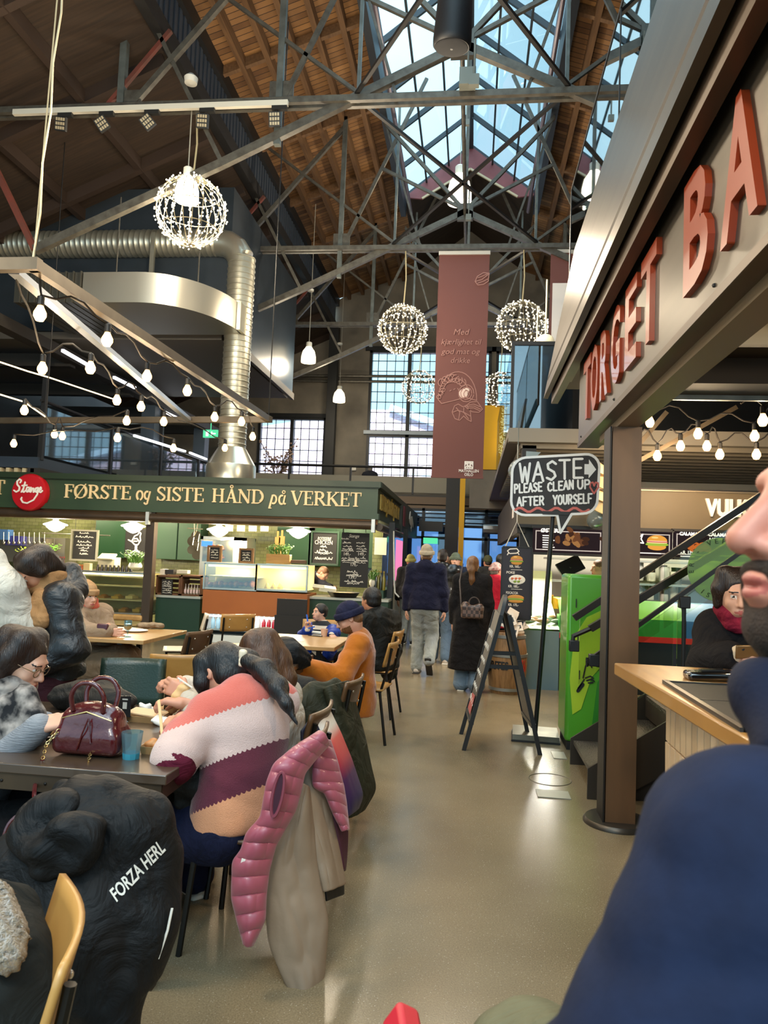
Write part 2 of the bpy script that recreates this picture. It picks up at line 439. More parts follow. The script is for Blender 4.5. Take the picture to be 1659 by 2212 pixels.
# floor: polished terrazzo
fl = M('terrazzo', '6c6355', .3, 0, spec=.5)
n, L, b = nodes_of(fl)
t = n.new('ShaderNodeTexCoord')
big = n.new('ShaderNodeTexNoise'); big.inputs['Scale'].default_value = .9; big.inputs['Detail'].default_value = 6
r1 = n.new('ShaderNodeValToRGB'); r1.color_ramp.elements[0].position = .3; r1.color_ramp.elements[0].color = (*srgb('6e6049'), 1); r1.color_ramp.elements[1].position = .72; r1.color_ramp.elements[1].color = (*srgb('8b7b60'), 1)
sp = n.new('ShaderNodeTexVoronoi'); sp.inputs['Scale'].default_value = 62
r2 = n.new('ShaderNodeValToRGB'); r2.color_ramp.elements[0].position = .06; r2.color_ramp.elements[0].color = (1, 1, 1, 1); r2.color_ramp.elements[1].position = .16; r2.color_ramp.elements[1].color = (0, 0, 0, 1)
gr = n.new('ShaderNodeTexNoise'); gr.inputs['Scale'].default_value = 170; gr.inputs['Detail'].default_value = 2
mx = n.new('ShaderNodeMixRGB'); mx.blend_type = 'OVERLAY'; mx.inputs[0].default_value = .6
m2 = n.new('ShaderNodeMixRGB'); m2.inputs[2].default_value = (*srgb('cfc6b4'), 1)
cr = n.new('ShaderNodeTexNoise'); cr.inputs['Scale'].default_value = 11; 
for a in (big, sp, gr, cr): L.new(t.outputs['Object'], a.inputs['Vector'])
L.new(big.outputs[0], r1.inputs[0]); L.new(r1.outputs[0], mx.inputs[1]); L.new(gr.outputs[0], mx.inputs[2]); L.new(sp.outputs['Distance'], r2.inputs[0])
k = MATH(n, L, 'MULTIPLY', r2.outputs[0], cr.outputs[0]); k = MATH(n, L, 'MULTIPLY', k, .9)
L.new(k, m2.inputs[0]); L.new(mx.outputs[0], m2.inputs[1]); L.new(m2.outputs[0], b.inputs['Base Color'])
rr = n.new('ShaderNodeMapRange'); rr.inputs['To Min'].default_value = .15; rr.inputs['To Max'].default_value = .29
L.new(big.outputs[0], rr.inputs[0]); L.new(rr.outputs[0], b.inputs['Roughness'])
bp = n.new('ShaderNodeBump'); bp.inputs['Strength'].default_value = .05; bp.inputs['Distance'].default_value = .01; L.new(gr.outputs[0], bp.inputs['Height']); L.new(bp.outputs[0], b.inputs['Normal'])
structure('floor', MB().bb(-14, 12, -6, 26, -.2, 0), fl)
# roof: boards over purlins
rb = M('roof_boards', '7a5433', .8)
n, L, b = nodes_of(rb); t = n.new('ShaderNodeTexCoord'); sx = n.new('ShaderNodeSeparateXYZ'); L.new(t.outputs['Object'], sx.inputs[0])
br = n.new('ShaderNodeMath'); br.operation = 'MULTIPLY'; br.inputs[1].default_value = 7.5; L.new(sx.outputs[1], br.inputs[0])
fr = MATH(n, L, 'FLOOR', br.outputs[0]); fc = MATH(n, L, 'FRACT', br.outputs[0])
cb = n.new('ShaderNodeCombineXYZ'); L.new(fr, cb.inputs[0]); L.new(MATH(n, L, 'MULTIPLY', sx.outputs[0], .35), cb.inputs[1])
wn_ = n.new('ShaderNodeTexNoise'); wn_.inputs['Scale'].default_value = 1.7; wn_.inputs['Detail'].default_value = 4; L.new(cb.outputs[0], wn_.inputs['Vector'])
ra = n.new('ShaderNodeValToRGB'); ra.color_ramp.elements[0].position = .3; ra.color_ramp.elements[0].color = (*srgb('5a3c24'), 1); ra.color_ramp.elements[1].position = .7; ra.color_ramp.elements[1].color = (*srgb('a77b4c'), 1)
L.new(wn_.outputs[0], ra.inputs[0]); gap = MATH(n, L, 'GREATER_THAN', fc, .1)
mg = n.new('ShaderNodeMixRGB'); mg.inputs[1].default_value = (.012, .008, .005, 1); L.new(gap, mg.inputs[0]); L.new(ra.outputs[0], mg.inputs[2]); L.new(mg.outputs[0], b.inputs['Base Color'])
rb2 = M('dark_roof_boards', '3a2a1c', .85, col2='241a12', scale=3, stretch=(.3, 8, 1))
YE, YS0, YS1 = 24.5, -3., 19.4
def slab(mb, x0, z0, x1, z1, y0, y1, t=.12):
    mb.add([(x0, y0, z0), (x1, y0, z1), (x1, y1, z1), (x0, y1, z0), (x0, y0, z0 + t), (x1, y0, z1 + t), (x1, y1, z1 + t), (x0, y1, z0 + t)],
           [(0, 1, 2, 3), (7, 6, 5, 4), (0, 4, 5, 1), (1, 5, 6, 2), (2, 6, 7, 3), (3, 7, 4, 0)])
EX, EZ, RZ = 1.76, 11.3, 12.68
SX, SZ = 4.5, 10.35
wood = M('roof_timber', '7b5a3a', .75, col2='5c4128', scale=4, stretch=(6, .4, 6))
for s, nm in ((-1, 'left'), (1, 'right')):
    mb = MB(); slab(mb, X0 + s * EX, EZ, X0 + s * SX, SZ, YS0, YE); o = structure('ceiling_nave_' + nm, mb, rb); o.name = 'ceiling_' + nm
    mb = MB()
    for i in range(1, 6):
        f = i / 6; x = X0 + s * (EX + (SX - EX) * f); z = EZ + (SZ - EZ) * f
        mb.bb(x - .05, x + .05, YS0, YE - .1, z - .2, z)
    for y in (2.5, 5, 7.5, 10, 12.5, 15, 17.5, 20, 22.3): mb.bar((X0 + s * EX, y, EZ - .1), (X0 + s * SX, y, SZ - .1), .09, .16)
    structure('trim_roof_purlins_' + nm, mb, wood)
    mb = MB(); slab(mb, X0 + s * SX, 9.25, X0 + s * 11.5, 6.2, YS0, YE); structure('ceiling_aisle_' + nm, mb, rb2)
    mb = MB()
    for y in range(0, 25, 2): mb.bar((X0 + s * 4.6, y + .5, 9.1), (X0 + s * 11, y + .5, 6.3), .12, .2)
    for i in range(1, 5): mb.bb(X0 + s * (SX + 1.4 * i) - .06, X0 + s * (SX + 1.4 * i) + .06, YS0, YE - .1, 9.25 - .61 * i - .2, 9.25 - .61 * i)
    structure('trim_aisle_rafters_' + nm, mb, M('aisle_rafter', '33241a', .8))
    # clerestory band of blue-grey ribbed metal with dark rails
    mb = MB(); y = YS0
    while y < YE - .2:
        mb.bb(X0 + s * SX - .02, X0 + s * SX + .02, y, y + .09, 9.4, 10.12); mb.bb(X0 + s * SX + s * .02 - .02, X0 + s * SX + s * .02 + .02, y + .09, y + .18, 9.4, 10.12); y += .18
    structure('wall_clerestory_' + nm, mb, M('blue_ribbed_metal', '49525f', .5, .3))
    mb = MB(); mb.bb(X0 + s * SX - .08, X0 + s * SX + .1, YS0, YE, 10.1, 10.38); mb.bb(X0 + s * SX - .06, X0 + s * SX + .1, YS0, YE, 9.15, 9.42)
    structure('trim_clerestory_' + nm, mb, darksteel)
    # skylight kerb
    mb = MB(); mb.bb(X0 + s * EX - .07, X0 + s * EX + .07, YS0, YS1, EZ - .5, EZ + .12); structure('trim_skylight_kerb_' + nm, mb, M('kerb_blue_black', '23282f', .5, .2))
    mb = MB(); mb.tube([(X0 + s * (EX - .2), YS0, EZ - .42), (X0 + s * (EX - .2), YS1, EZ - .42)], .05); structure('trim_rain_pipe_' + nm, mb, M('mauve_pipe', '6d6470', .4, .3))
# skylight glazing
sg = GLASS('skylight_glass', 'e8f4f6', .03, .02)
frame_m = M('skylight_bar', '31393f', .5, .3)
mb = MB()
for i in range(16):
    y = YS0 + (YS1 - YS0) * i / 15
    for s in (-1, 1): mb.bar((X0 + s * EX, y, EZ + .02), (X0, y, RZ + .02), .06, .11)
for f in (.33, .66):
    for s in (-1, 1): mb.bar((X0 + s * EX * f, YS0, RZ + (EZ - RZ) * f - .05), (X0 + s * EX * f, YS1, RZ + (EZ - RZ) * f - .05), .045, .06)
mb.bar((X0, YS0, RZ), (X0, YS1, RZ), .12, .14)
sk = structure('window_1', mb, frame_m)
mb = MB()
for s in (-1, 1): mb.add([(X0 + s * EX, YS0, EZ + .06), (X0 + s * EX, YS1, EZ + .06), (X0, YS1, RZ + .06), (X0, YS0, RZ + .06)], [(0, 1, 2, 3)])
mb.build('glass_pane', sg, sk)
# roof beyond the skylight, with its red gable board
mb = MB()
for s in (-1, 1): slab(mb, X0 + s * EX, EZ, X0, RZ, YS1, YE)
structure('ceiling_ridge_end', mb, rb2)
gd = M('gable_red', '7e4244', .6, col2='6b3638', scale=3)
mb = MB()
for s in (-1, 1):
    p = [(0, RZ), (s * EX, EZ), (s * EX * .72, EZ - .05), (0, RZ - .62)]
    mb.prism([(a, c) for a, c in (p if s < 0 else p[::-1])], (X0, YS1 - .02, 0), (1, 0, 0), (0, 0, 1), (0, -1, 0), .06)
g = structure('wall_gable_board', mb, gd)
mb = MB()
for s in (-1, 1): mb.bar((X0, YS1 - .1, RZ - .64), (X0 + s * EX * .72, YS1 - .1, EZ - .05), .05, .05)
structure('trim_gable_board', mb, M('cream_paint', 'b9a98a', .6))
mb = MB()
for s in (-1, 1):
    for f in (.75, .95): mb.bar((X0 + s * f * EX, YS1 - .2, EZ - .2), (X0 + s * f * EX, YS1 - .2, EZ + .35), .05, .05)
# trusses
def truss(Y, nm, lab):
    r = thing('roof_truss', lab, 'roof truss', (X0, Y, 8.0), 'steel roof trusses')
    P = lambda x, z: (X0 + x, Y, z)
    t = MB()
    for dy in (-.07, .07): t.bb(X0 - 7.6, X0 + 7.6, Y + dy - .035, Y + dy + .035, 7.97, 8.06)
    pieces(t, 'tie_bar', steel, r)
    u = MB()
    for s in (-1, 1):
        u.bar(P(0, 8.78), P(s * 3.4, 7.15), .1, .12); u.bar(P(s * 3.4, 7.15), P(s * 6.2, 5.9), .1, .12)
    pieces(u, 'lower_chord', steel, r)
    u = MB()
    for s in (-1, 1):
        u.bar(P(0, 8.8), P(s * EX, 10.75), .07, .07); u.bar(P(s * .05, 8.85), P(s * EX, 9.75), .06, .06)
        u.bar(P(s * 2.55, 8.05), P(s * .9, 11.7), .05, .07); u.bar(P(s * 4.85, 8.05), P(s * 2.6, 10.7), .08, .08)
        u.bar(P(s * 1.4, 8.1), P(s * 4.3, 10.3), .05, .05)
        u.bar(P(s * 3.4, 7.15), P(s * 4.5, 9.2), .06, .06); u.bar(P(s * .9, 8.05), P(s * EX, 10.8), .04, .04)
    pieces(u, 'diagonal_brace', steel, r)
    u = MB()
    for s in (-1, 1):
        u.bar(P(s * 2.6, 7.4), P(s * 2.6, 10.9), .09, .09); u.bar(P(s * 5.0, 8.0), P(s * 5.0, 9.1), .1, .1); u.bar(P(s * 1.45, 8.0), P(s * 1.45, 11.2), .05, .05)
    pieces(u, 'hanger_post', M('pale_steel', '7d837f', .4, .5, col2='5d625e'), r)
    u = MB(); u.bar(P(0, 8.7), P(0, 12.5), .07, .07); u.bb(X0 - .16, X0 + .16, Y - .05, Y + .05, 8.6, 8.95); u.build('king_post', steel, r)
    u = MB()
    for s in (-1, 1):
        u.bb(X0 + s * 2.6 - .15, X0 + s * 2.6 + .2, Y - .02, Y + .02, 8.0, 8.35); u.bb(X0 + s * 4.9 - .1, X0 + s * 4.9 + .2, Y - .02, Y + .02, 8.0, 8.3)
    pieces(u, 'gusset_plate', steel, r)
    u = MB()
    for s in (-1, 1): u.bar(P(s * 6.2, 5.9), P(s * 7.4, 8.0), .08, .08); u.bar(P(s * 5.2, 8.1), P(s * 4.3, 9.2), .06, .06)
    pieces(u, 'outer_brace', redsteel, r)
for Y, lab in ((10, 'nearest steel roof truss, its tie bar carrying the white spotlight track'), (15, 'second steel roof truss, with the long brown banner hanging below it'), (20, 'third steel roof truss, in front of the dark red skylight gable')):
    truss(Y, 'roof_truss', lab)
truss(5., 'roof_truss', 'closest steel roof truss with red braces, at the very top of the picture')
# ridge bracing and hanging pipes between the trusses
mb = MB()
for y0, y1 in ((10, 15), (15, 20), (5, 10)):
    mb.bar((X0 - 1.5, y0, 8.1), (X0 + 1.5, y1, 8.1), .05); mb.bar((X0 + 1.5, y0, 8.1), (X0 - 1.5, y1, 8.1), .05)
one('cross_bracing', mb, darksteel, 'thin dark steel bracing rods crossing between the roof trusses', 'bracing')
mb = MB(); mb.tube([(X0, 4, 8.72), (X0, 22, 8.72)], .035)
one('ridge_conduit', mb, steel, 'thin steel conduit running along the hall axis above the aisle', 'pipe')
mb = MB()
for z, y in ((7.62, 24.2), (7.45, 24.25)): mb.tube([(-9, y, z), (8, y, z)], .05)
one('wall_pipe', mb, steel, 'pair of long horizontal pipes across the far gable wall', 'pipe')
# far wall with its windows
WIN = [(-7.38, -5.02, 4.0, 6.24), (-3.62, .46, 4.0, 8.58), (.62, 3.2, 4.0, 8.58)]
mb = MB(); xs = [-13] + [v for a in WIN for v in a[:2]] + [11]
def gz(x):
    a = abs(x - X0)
    return RZ + .1 - a * .55 if a <= 4.5 else 9.3 - (a - 4.5) * .44
def wall_piece(x0, x1, z0, z1=None):
    k = [x0] + [v for v in (X0 - 4.5, X0, X0 + 4.5) if x0 < v < x1] + [x1]
    for a, c in zip(k[:-1], k[1:]):
        mb.prism([(a, z0), (c, z0), (c, z1 or gz(c)), (a, z1 or gz(a))], (0, YE, 0), (1, 0, 0), (0, 0, 1), (0, 1, 0), .4)
for i in range(0, len(xs) - 1, 2): wall_piece(xs[i], xs[i + 1], 0)
for a in WIN: wall_piece(a[0], a[1], 0, a[2]); wall_piece(a[0], a[1], a[3])
structure('wall_back', mb, concrete)
wg = GLASS('window_glass', 'e9f2f4', .04, .02)
for i, (a, c, z0, z1) in enumerate(WIN):
    mb = MB(); y = YE + .05; w = .09
    mb.bb(a, c, y - .1, y + .1, z1 - w, z1); mb.bb(a, c, y - .1, y + .1, z0, z0 + w); mb.bb(a, a + w, y - .1, y + .1, z0, z1); mb.bb(c - w, c, y - .1, y + .1, z0, z1)
    xm = [(a + c) / 2] if i != 1 else [a + 1.36, a + 2.72]
    for x in xm: mb.bb(x - .06, x + .06, y - .12, y + .12, z0, z1)
    if i: mb.bb(a, c, y - .12, y + .12, 5.62, 5.85)
    mb.bb(a - .15, c + .15, YE - .1, YE, z1 - .02, z1 + .12)
    o = structure('window_%d' % (i + 2), mb, black)
    mt = MB(); nx = round((c - a) / .3)
    for k in range(1, nx): mt.bb(a + (c - a) * k / nx - .011, a + (c - a) * k / nx + .011, y - .02, y + .02, z0, z1)
    nz_ = round((z1 - z0) / .36)
    for k in range(1, nz_): mt.bb(a, c, y - .02, y + .02, z0 + (z1 - z0) * k / nz_ - .011, z0 + (z1 - z0) * k / nz_ + .011)
    mt.build('glazing_bars', M('glazing_bar', '272a30', .5), o)
    MB().add([(a, y + .03, z0), (c, y + .03, z0), (c, y + .03, z1), (a, y + .03, z1)], [(0, 1, 2, 3)]).build('glass_pane', wg, o)
    if i:
        MB().bb(a - .1, c + .1, YE - .14, YE - .02, 5.7, 5.82).build('sill', M('pale_sill', 'aebac4', .5), o)
# brick house outside the far windows
bk = M('pink_brick', 'b07f86', .85)
n, L, b = nodes_of(bk); t = n.new('ShaderNodeTexCoord'); bt = n.new('ShaderNodeTexBrick'); mp = n.new('ShaderNodeMapping'); mp.inputs['Rotation'].default_value = (PI / 2, 0, 0)
bt.inputs['Color1'].default_value = (*srgb('e6c6d0'), 1); bt.inputs['Color2'].default_value = (*srgb('d9b0bc'), 1); bt.inputs['Mortar'].default_value = (*srgb('f2e6ec'), 1); bt.inputs['Scale'].default_value = 2.2
L.new(t.outputs['Object'], mp.inputs[0]); L.new(mp.outputs[0], bt.inputs['Vector']); L.new(bt.outputs[0], b.inputs['Base Color'])
light('house_fill_light', 'AREA', (-2.5, 28, 15), 4200, (.9, .95, 1), 3, (PI / 2 - .55, 0, 0))  # added area light that brightens the house outside the windows
h = thing('exterior_brick_house', 'pinkish brick house with a pale sloping roof seen outside the far windows', 'building', (-3, 40, 0))
mb = MB(); mb.prism([(-16, 0), (12, 0), (12, 4.5), (1.5, 7.3), (-4.4, 9.3), (-5.5, 9.3), (-16, 7.5)], (0, 38, 0), (1, 0, 0), (0, 0, 1), (0, 1, 0), 5); mb.build('wall', bk, h)
mb = MB()
for a, c in (((-4.4, 9.35), (1.5, 7.35)), ((1.5, 7.35), (12, 4.6))): mb.bar((a[0], 37.7, a[1]), (c[0], 37.7, c[1]), .5, .3)
for z in (5.1, 5.6): mb.bar((-5, 37.6, z + .5), (6, 37.6, z - .6), .12, .08)
mb.build('roof_edge', M('pale_roof', 'c3d6e4', .6), h)
# far gallery
g = MB(); g.bb(-9.9, 3, 22.0, YE, 3.15, 3.5); structure('floor_gallery', g, M('gallery_slab', '4a4640', .7))
r = thing('gallery_railing', 'black railing with a wire mesh panel along the far gallery', 'railing', (-2, 22, 3.5))
mb = MB(); mb.tube([(-9.8, 22, 4.3), (2.8, 22, 4.3)], .04); mb.build('handrail', black, r)
for x in (-9.4, -7.5, -5.6, -3.7, -1.8, .1, 2): MB().bb(x - .03, x + .03, 21.98, 22.02, 3.5, 4.3).build('post', black, r)
mm = M('wire_mesh', '8f8876', .6)
MB().bb(-9.8, 2.8, 21.99, 22.01, 3.55, 4.02).build('mesh_panel', mm, r)
mb = MB(); mb.bb(-9.8, 2.8, 21.8, 22, 3.02, 3.16); mb.bb(-9.8, 2.8, 21.85, 21.95, 3.2, 3.42); structure('trim_gallery_edge', mb, M('timber_edge', '6f5a45', .6))
# gallery columns
for (x, y, z1, wd, nm) in ((-4.75, 23.9, 9.2, .3, 0), (-.55, 20.3, 4.1, .36, 0)):
    o = structure('trim_column', MB().bb(x - wd / 2, x + wd / 2, y - .15, y + .15, 0, z1), M('black_column', '1c1c1b', .55)); o['kind'] = 'structure'
# yellow wall box and line at the end of the aisle
yl = M('yellow_panel', 'e0a908', .55)
structure('wall_yellow', MB().bb(.12, 1.6, 20, 20.2, 4.05, 5.8), yl)
mb = MB(); mb.bb(-.36, -.22, 20.1, 20.2, 0.2, 4.0); one('yellow_strip', mb, yl, 'narrow yellow vertical strip below the long brown banner', 'trim strip')
structure('wall_back_partition', MB().bb(-.1, 3.4, 20.02, 20.2, 3.0, 4.04), concrete)
# dark shopfront under the far gallery: glazed doors with daylight behind
dk = M('dark_frame', '1d2024', .5, .2)
gp = EM('far_daylight_glazing', 'a9cdf0', .75)
d = thing('glazed_entrance', 'dark framed glazed entrance with bluish daylight at the end of the aisle', 'entrance', (-.5, 21.2, 0))
mb = MB()
for x in np.arange(-3.2, 2.3, .9): mb.bb(x - .04, x + .04, 21.2, 21.28, 0, 3.05)
for z in (0.05, 1.1, 2.2, 2.55, 3.0): mb.bb(-3.2, 2.2, 21.2, 21.28, z - .035, z + .035)
for z in (2.65, 2.78, 2.9): mb.bb(-3.2, 2.2, 21.18, 21.24, z - .012, z + .012)
mb.build('frame', dk, d); MB().bb(-3.2, 2.2, 21.32, 21.34, 0, 3.0).build('pane', GLASS('entrance_glass', 'bcd0e4', .1, .05), d)
mb = MB(); mb.bb(-9.9, 4.2, 24.0, 24.1, 0, 3.1); structure('wall_under_gallery', mb, M('dark_wall', '24282e', .7))
for i, x in enumerate((-2.6, -1.5, -.1, 1.0)):
    o = structure('window_%d' % (6 + i), MB().bb(x - .42, x + .42, 23.9, 23.98, .6, 2.7), EM('daylight_window', '9fc8f2', .8))
mb = MB(); mb.bb(-1.35, -.95, 20.8, 20.84, 2.02, 2.18); o = one('exit_sign', mb, EM('exit_green', '4fbf8a', .9), 'small green lit exit sign above the far end of the aisle', 'sign')
mb = MB(); mb.bb(-1.45, -.8, 20.3, 20.6, 2.35, 2.62); one('ceiling_heater', mb, black, 'black box unit hanging under the far gallery', 'heater')
mb = MB(); mb.tube([(-3.1, 21.5, 2.95), (2, 21.5, 2.95)], .06); mb.tube([(0.3, 20.2, 2.45), (1.2, 20.2, 2.45)], .13); one('silver_pipe', mb, M('silver_tube', 'a8a8a6', .3, .8), 'thick silver pipe under the far gallery slab', 'pipe')
# ---------------------------------------------------------------- upper room box, left gallery
panel = M('dark_blue_panel', '3a424a', .38, .35, col2='30373d', scale=2)
bx = MB(); bx.bb(-12, -4.65, 13.1, 18.2, 5.65, 8.42); o = structure('wall_upper_room', bx, panel)
mb = MB(); mb.bb(-4.68, -4.6, 13.1, 18.2, 5.48, 5.64); mb.bb(-12, -4.75, 13.12, 18.1, 5.5, 5.64); structure('trim_upper_room', mb, M('soffit_grey', '625d55', .6))
structure('floor_left_gallery', MB().bb(-13, -7.9, 12.6, 24.4, 2.95, 3.15), M('gallery_edge', '3c4652', .5, .2))
structure('wall_left', MB().bb(-13.2, -12.4, -3, 24.5, 0, 6.6), M('dark_left_wall', '2a2826', .8, col2='1e1d1c', scale=1))
mb = MB()
for i, x in enumerate(np.arange(-12.2, -7.9, .16)): mb.bb(x, x + .07, 12.6, 22, 2.86, 2.94)
structure('trim_gallery_slats', mb, M('warm_slats', 'c9b994', .6))
r = thing('gallery_balustrade', 'glass balustrade with dark posts along the left upper gallery', 'balustrade', (-7.9, 16, 3.15))
gl = GLASS('balustrade_glass', 'a7bac8', .16, .03, .12)
for i, y in enumerate(np.arange(12.7, 23.2, 2.6)):
    MB().bb(-7.96, -7.88, y - .04, y + .04, 3.1, 5.2 if i % 2 == 0 else 4.2).build('post', darksteel, r)
    if y < 21.5: MB().bb(-7.92, -7.9, y + .1, y + 2.5, 3.2, 4.1).build('glass_panel', gl, r)
mb = MB(); mb.tube([(-7.92, 12.6, 4.2), (-7.92, 21.8, 4.2)], .03); mb.build('handrail', darksteel, r)
mb = MB(); mb.bb(-8.1, -7.85, 7, 24, 5.15, 5.35); mb.bb(-8.1, -7.85, 12.6, 24, 2.82, 2.95)
for y in np.arange(8.5, 24, 2.6): mb.bb(-12.4, -8, y - .1, y + .1, 5.1, 5.35)
structure('trim_gallery_beams', mb, M('gallery_beam', '38342f', .6, .2))
for y in (17.5, 21): structure('trim_gallery_column', MB().bb(-8.3, -7.95, y, y + .35, 0, 5.2), M('grey_column', '55606b', .5, .2))
for i, (a, c) in enumerate((((135, 757), (196, 792)), ((246, 815), (292, 838)), ((290, 941), (400, 975)), ((410, 978), (446, 992)), ((356, 890), (394, 908)))):
    P0, P1 = at(*a, X=-7.4 if i < 2 else -7.85), at(*c, X=-7.4 if i < 2 else -7.85)
    o = one('tube_light', MB().bar(P0, P1, .05, .05), EM('tube_glow', 'f4f6ff', 2.2), ['white tube light nearest the viewer under the left gallery roof', 'white tube light further along under the left gallery roof', 'long dim tube light along the left gallery handrail', 'short tube light at the far end of the left gallery handrail', 'tube light beside the far corner of the bulb frame'][i], 'tube light', 'tube lights of the left gallery')
p = at(455, 937, X=-7.3); t_ = thing('exit_sign', 'green and white running-man exit sign at the end of the left gallery', 'sign', p)
MB().box(p, (.42, .05, .22)).bb(p.x - .01, p.x + .01, p.y - .01, p.y + .01, p.z, 5.2).build('sign_box', EM('exit_green', '4fbf8a', .9), t_)
mb = MB(); mb.box(p + Vector((.04, -.03, 0)), (.03, .01, .11)).box(p + Vector((-.09, -.03, 0)), (.07, .01, .14)).box(p + Vector((.1, -.03, 0)), (.1, .01, .03)); mb.build('pictogram', EM('exit_white', 'ffffff', 1.2), t_)
# left dividing wall in the far bay beyond the gallery
structure('wall_right', MB().bb(7.5, 7.9, -3, 24.5, 0, 7.5), M('dark_right_wall', '3a3631', .8))
# ================================================================ helpers that read sizes off the photograph
def pbox(mb, x0, y0, x1, y1, Y, d):
    """box whose front face fills a pixel rectangle on the plane Y and runs d metres back"""
    a = at(x0, y0, Y=Y); c = at(x1, y1, Y=Y); e = at(x0, y1, Y=Y); f = at(x1, y0, Y=Y)
    mb.bb((a.x + e.x) / 2, (c.x + f.x) / 2, Y, Y + d, (e.z + c.z) / 2, (a.z + f.z) / 2); return mb
UX, UZ, UN = (1, 0, 0), (0, 0, 1), (0, -1, 0)
def ptext(mb, txt, x0, x1, yb, h, Y, ex=.004, sh=0, off=0.):
    """text between two pixel columns, baseline at the pixel row yb (in the middle), cap height h px"""
    a = at(x0, yb, Y=Y); c = at(x1, yb, Y=Y); m = (a + c) / 2; m.z = at((x0 + x1) / 2, yb, Y=Y).z
    return text(mb, txt, m, UX, UZ, UN, h * Y / FPX, w=c.x - a.x, ex=ex, sh=sh, off=off)
T, H_ = .17, .065
SER = {
 'F': (.64, [([(.16, 0), (.16, 1)], T), ([(.02, .03), (.32, .03)], H_), ([(.02, .97), (.6, .97)], H_), ([(.58, 1), (.58, .76)], H_), ([(.16, .52), (.46, .52)], H_), ([(.46, .62), (.46, .42)], H_)]),
 'E': (.68, [([(.16, 0), (.16, 1)], T), ([(.02, .03), (.62, .03)], H_), ([(.02, .97), (.6, .97)], H_), ([(.58, 1), (.58, .77)], H_), ([(.61, 0), (.61, .25)], H_), ([(.16, .52), (.46, .52)], H_), ([(.46, .62), (.46, .42)], H_)]),
 'R': (.8, [([(.16, 0), (.16, 1)], T), ([(.02, .03), (.32, .03)], H_), ([(.02, .97), (.34, .97)] + arc(.36, .735, .22, .235, 90, -90) + [(.16, .5)], H_ * 1.4), (arc(.38, .735, .2, .2, 60, -60), T), ([(.36, .5), (.7, .03)], T * .9), ([(.6, .03), (.84, .03)], H_)]),
 'S': (.6, [(arc(.3, .74, .2, .23, 20, 100) , H_ * 1.3), (arc(.3, .74, .2, .23, 100, 200) + [(.2, .6), (.4, .42)] + arc(.32, .27, .19, .23, 20, -80), T * .85), (arc(.3, .27, .22, .24, -80, -170), H_ * 1.3), ([(.5, 1), (.5, .72)], H_), ([(.07, 0), (.07, .3)], H_)]),
 'T': (.74, [([(.36, 0), (.36, 1)], T), ([(.2, .03), (.52, .03)], H_), ([(.02, .97), (.7, .97)], H_), ([(.04, 1), (.04, .74)], H_), ([(.68, 1), (.68, .74)], H_)]),
 'I': (.36, [([(.17, 0), (.17, 1)], T), ([(.02, .03), (.32, .03)], H_), ([(.02, .97), (.32, .97)], H_)]),
 'H': (.92, [([(.17, 0), (.17, 1)], T), ([(.7, 0), (.7, 1)], T), ([(.17, .51), (.7, .51)], H_)] + [([(a, z), (a + .3, z)], H_) for a in (.02, .55) for z in (.03, .97)]),
 'N': (.94, [([(.15, 0), (.15, 1)], H_ * 1.2), ([(.76, 0), (.76, 1)], H_ * 1.2), ([(.13, .98), (.76, .02)], T), ([(.02, .03), (.3, .03)], H_), ([(.02, .97), (.2, .97)], H_), ([(.62, .97), (.9, .97)], H_)]),
 'D': (.9, [([(.17, 0), (.17, 1)], T), ([(.02, .97), (.36, .97)] + arc(.4, .5, .38, .47, 80, -80) + [(.02, .03)], H_ * 1.3), (arc(.4, .5, .36, .4, 60, -60), T)]),
 'V': (.84, [([(.12, .98), (.42, .0)], T), ([(.42, .0), (.72, .98)], H_ * 1.3), ([(.0, .97), (.28, .97)], H_), ([(.58, .97), (.84, .97)], H_)]),
 'K': (.86, [([(.17, 0), (.17, 1)], T), ([(.2, .42), (.68, .97)], H_ * 1.3), ([(.34, .56), (.72, .03)], T)] + [([(.02, z), (.32, z)], H_) for z in (.03, .97)] + [([(.54, .97), (.82, .97)], H_), ([(.58, .03), (.88, .03)], H_)]),
 'Ø': (.92, [(arc(.44, .5, .37, .48, 30, 150), H_ * 1.3), (arc(.44, .5, .36, .46, 130, 230), T), (arc(.44, .5, .37, .48, 210, 330), H_ * 1.3), (arc(.44, .5, .36, .46, -50, 50), T), ([(.12, -.06), (.76, 1.06)], H_)]),
 'Å': (.86, [([(.14, .02), (.42, 1)], H_ * 1.3), ([(.4, .98), (.7, .02)], T), ([(.24, .34), (.58, .34)], H_), ([(.0, .03), (.28, .03)], H_), ([(.56, .03), (.86, .03)], H_), (arc(.42, 1.17, .09, .1, 0, 360, 14), H_)]),
 'o': (.56, [(arc(.26, .33, .2, .32, 100, 250), T * .8), (arc(.28, .33, .2, .33, -80, 100), T * .7)]),
 'g': (.56, [(arc(.24, .36, .17, .28, 60, 300), T * .75), ([(.46, .66), (.36, .1), (.3, -.14)] + arc(.2, -.14, .13, .15, -30, -170), T * .7)]),
 'p': (.62, [([(.26, .66), (.06, -.3)], T * .85), (arc(.32, .34, .19, .3, 110, -120), T * .7), ([(.0, -.29), (.2, -.29)], H_)]),
 'å': (.58, [(arc(.24, .33, .17, .31, 60, 300), T * .75), ([(.46, .66), (.37, .1), (.46, .02), (.52, .08)], T * .7), (arc(.36, .88, .09, .1, 0, 360, 14), H_)]),
}
def serif(mb, word, o, ux, uy, un, w, h, ex=.02):
    tot = sum(SER[c][0] for c in word); s = w / tot; x = 0; o = Vector(o); ux = Vector(ux)
    for c in word:
        adv, st = SER[c]
        strokes(mb, [([(p[0] * s, p[1] * h) for p in a], k) for a, k in st], o + ux * x, ux, uy, un, 1, 1, h, ex, cap=False); x += adv * s
    return mb
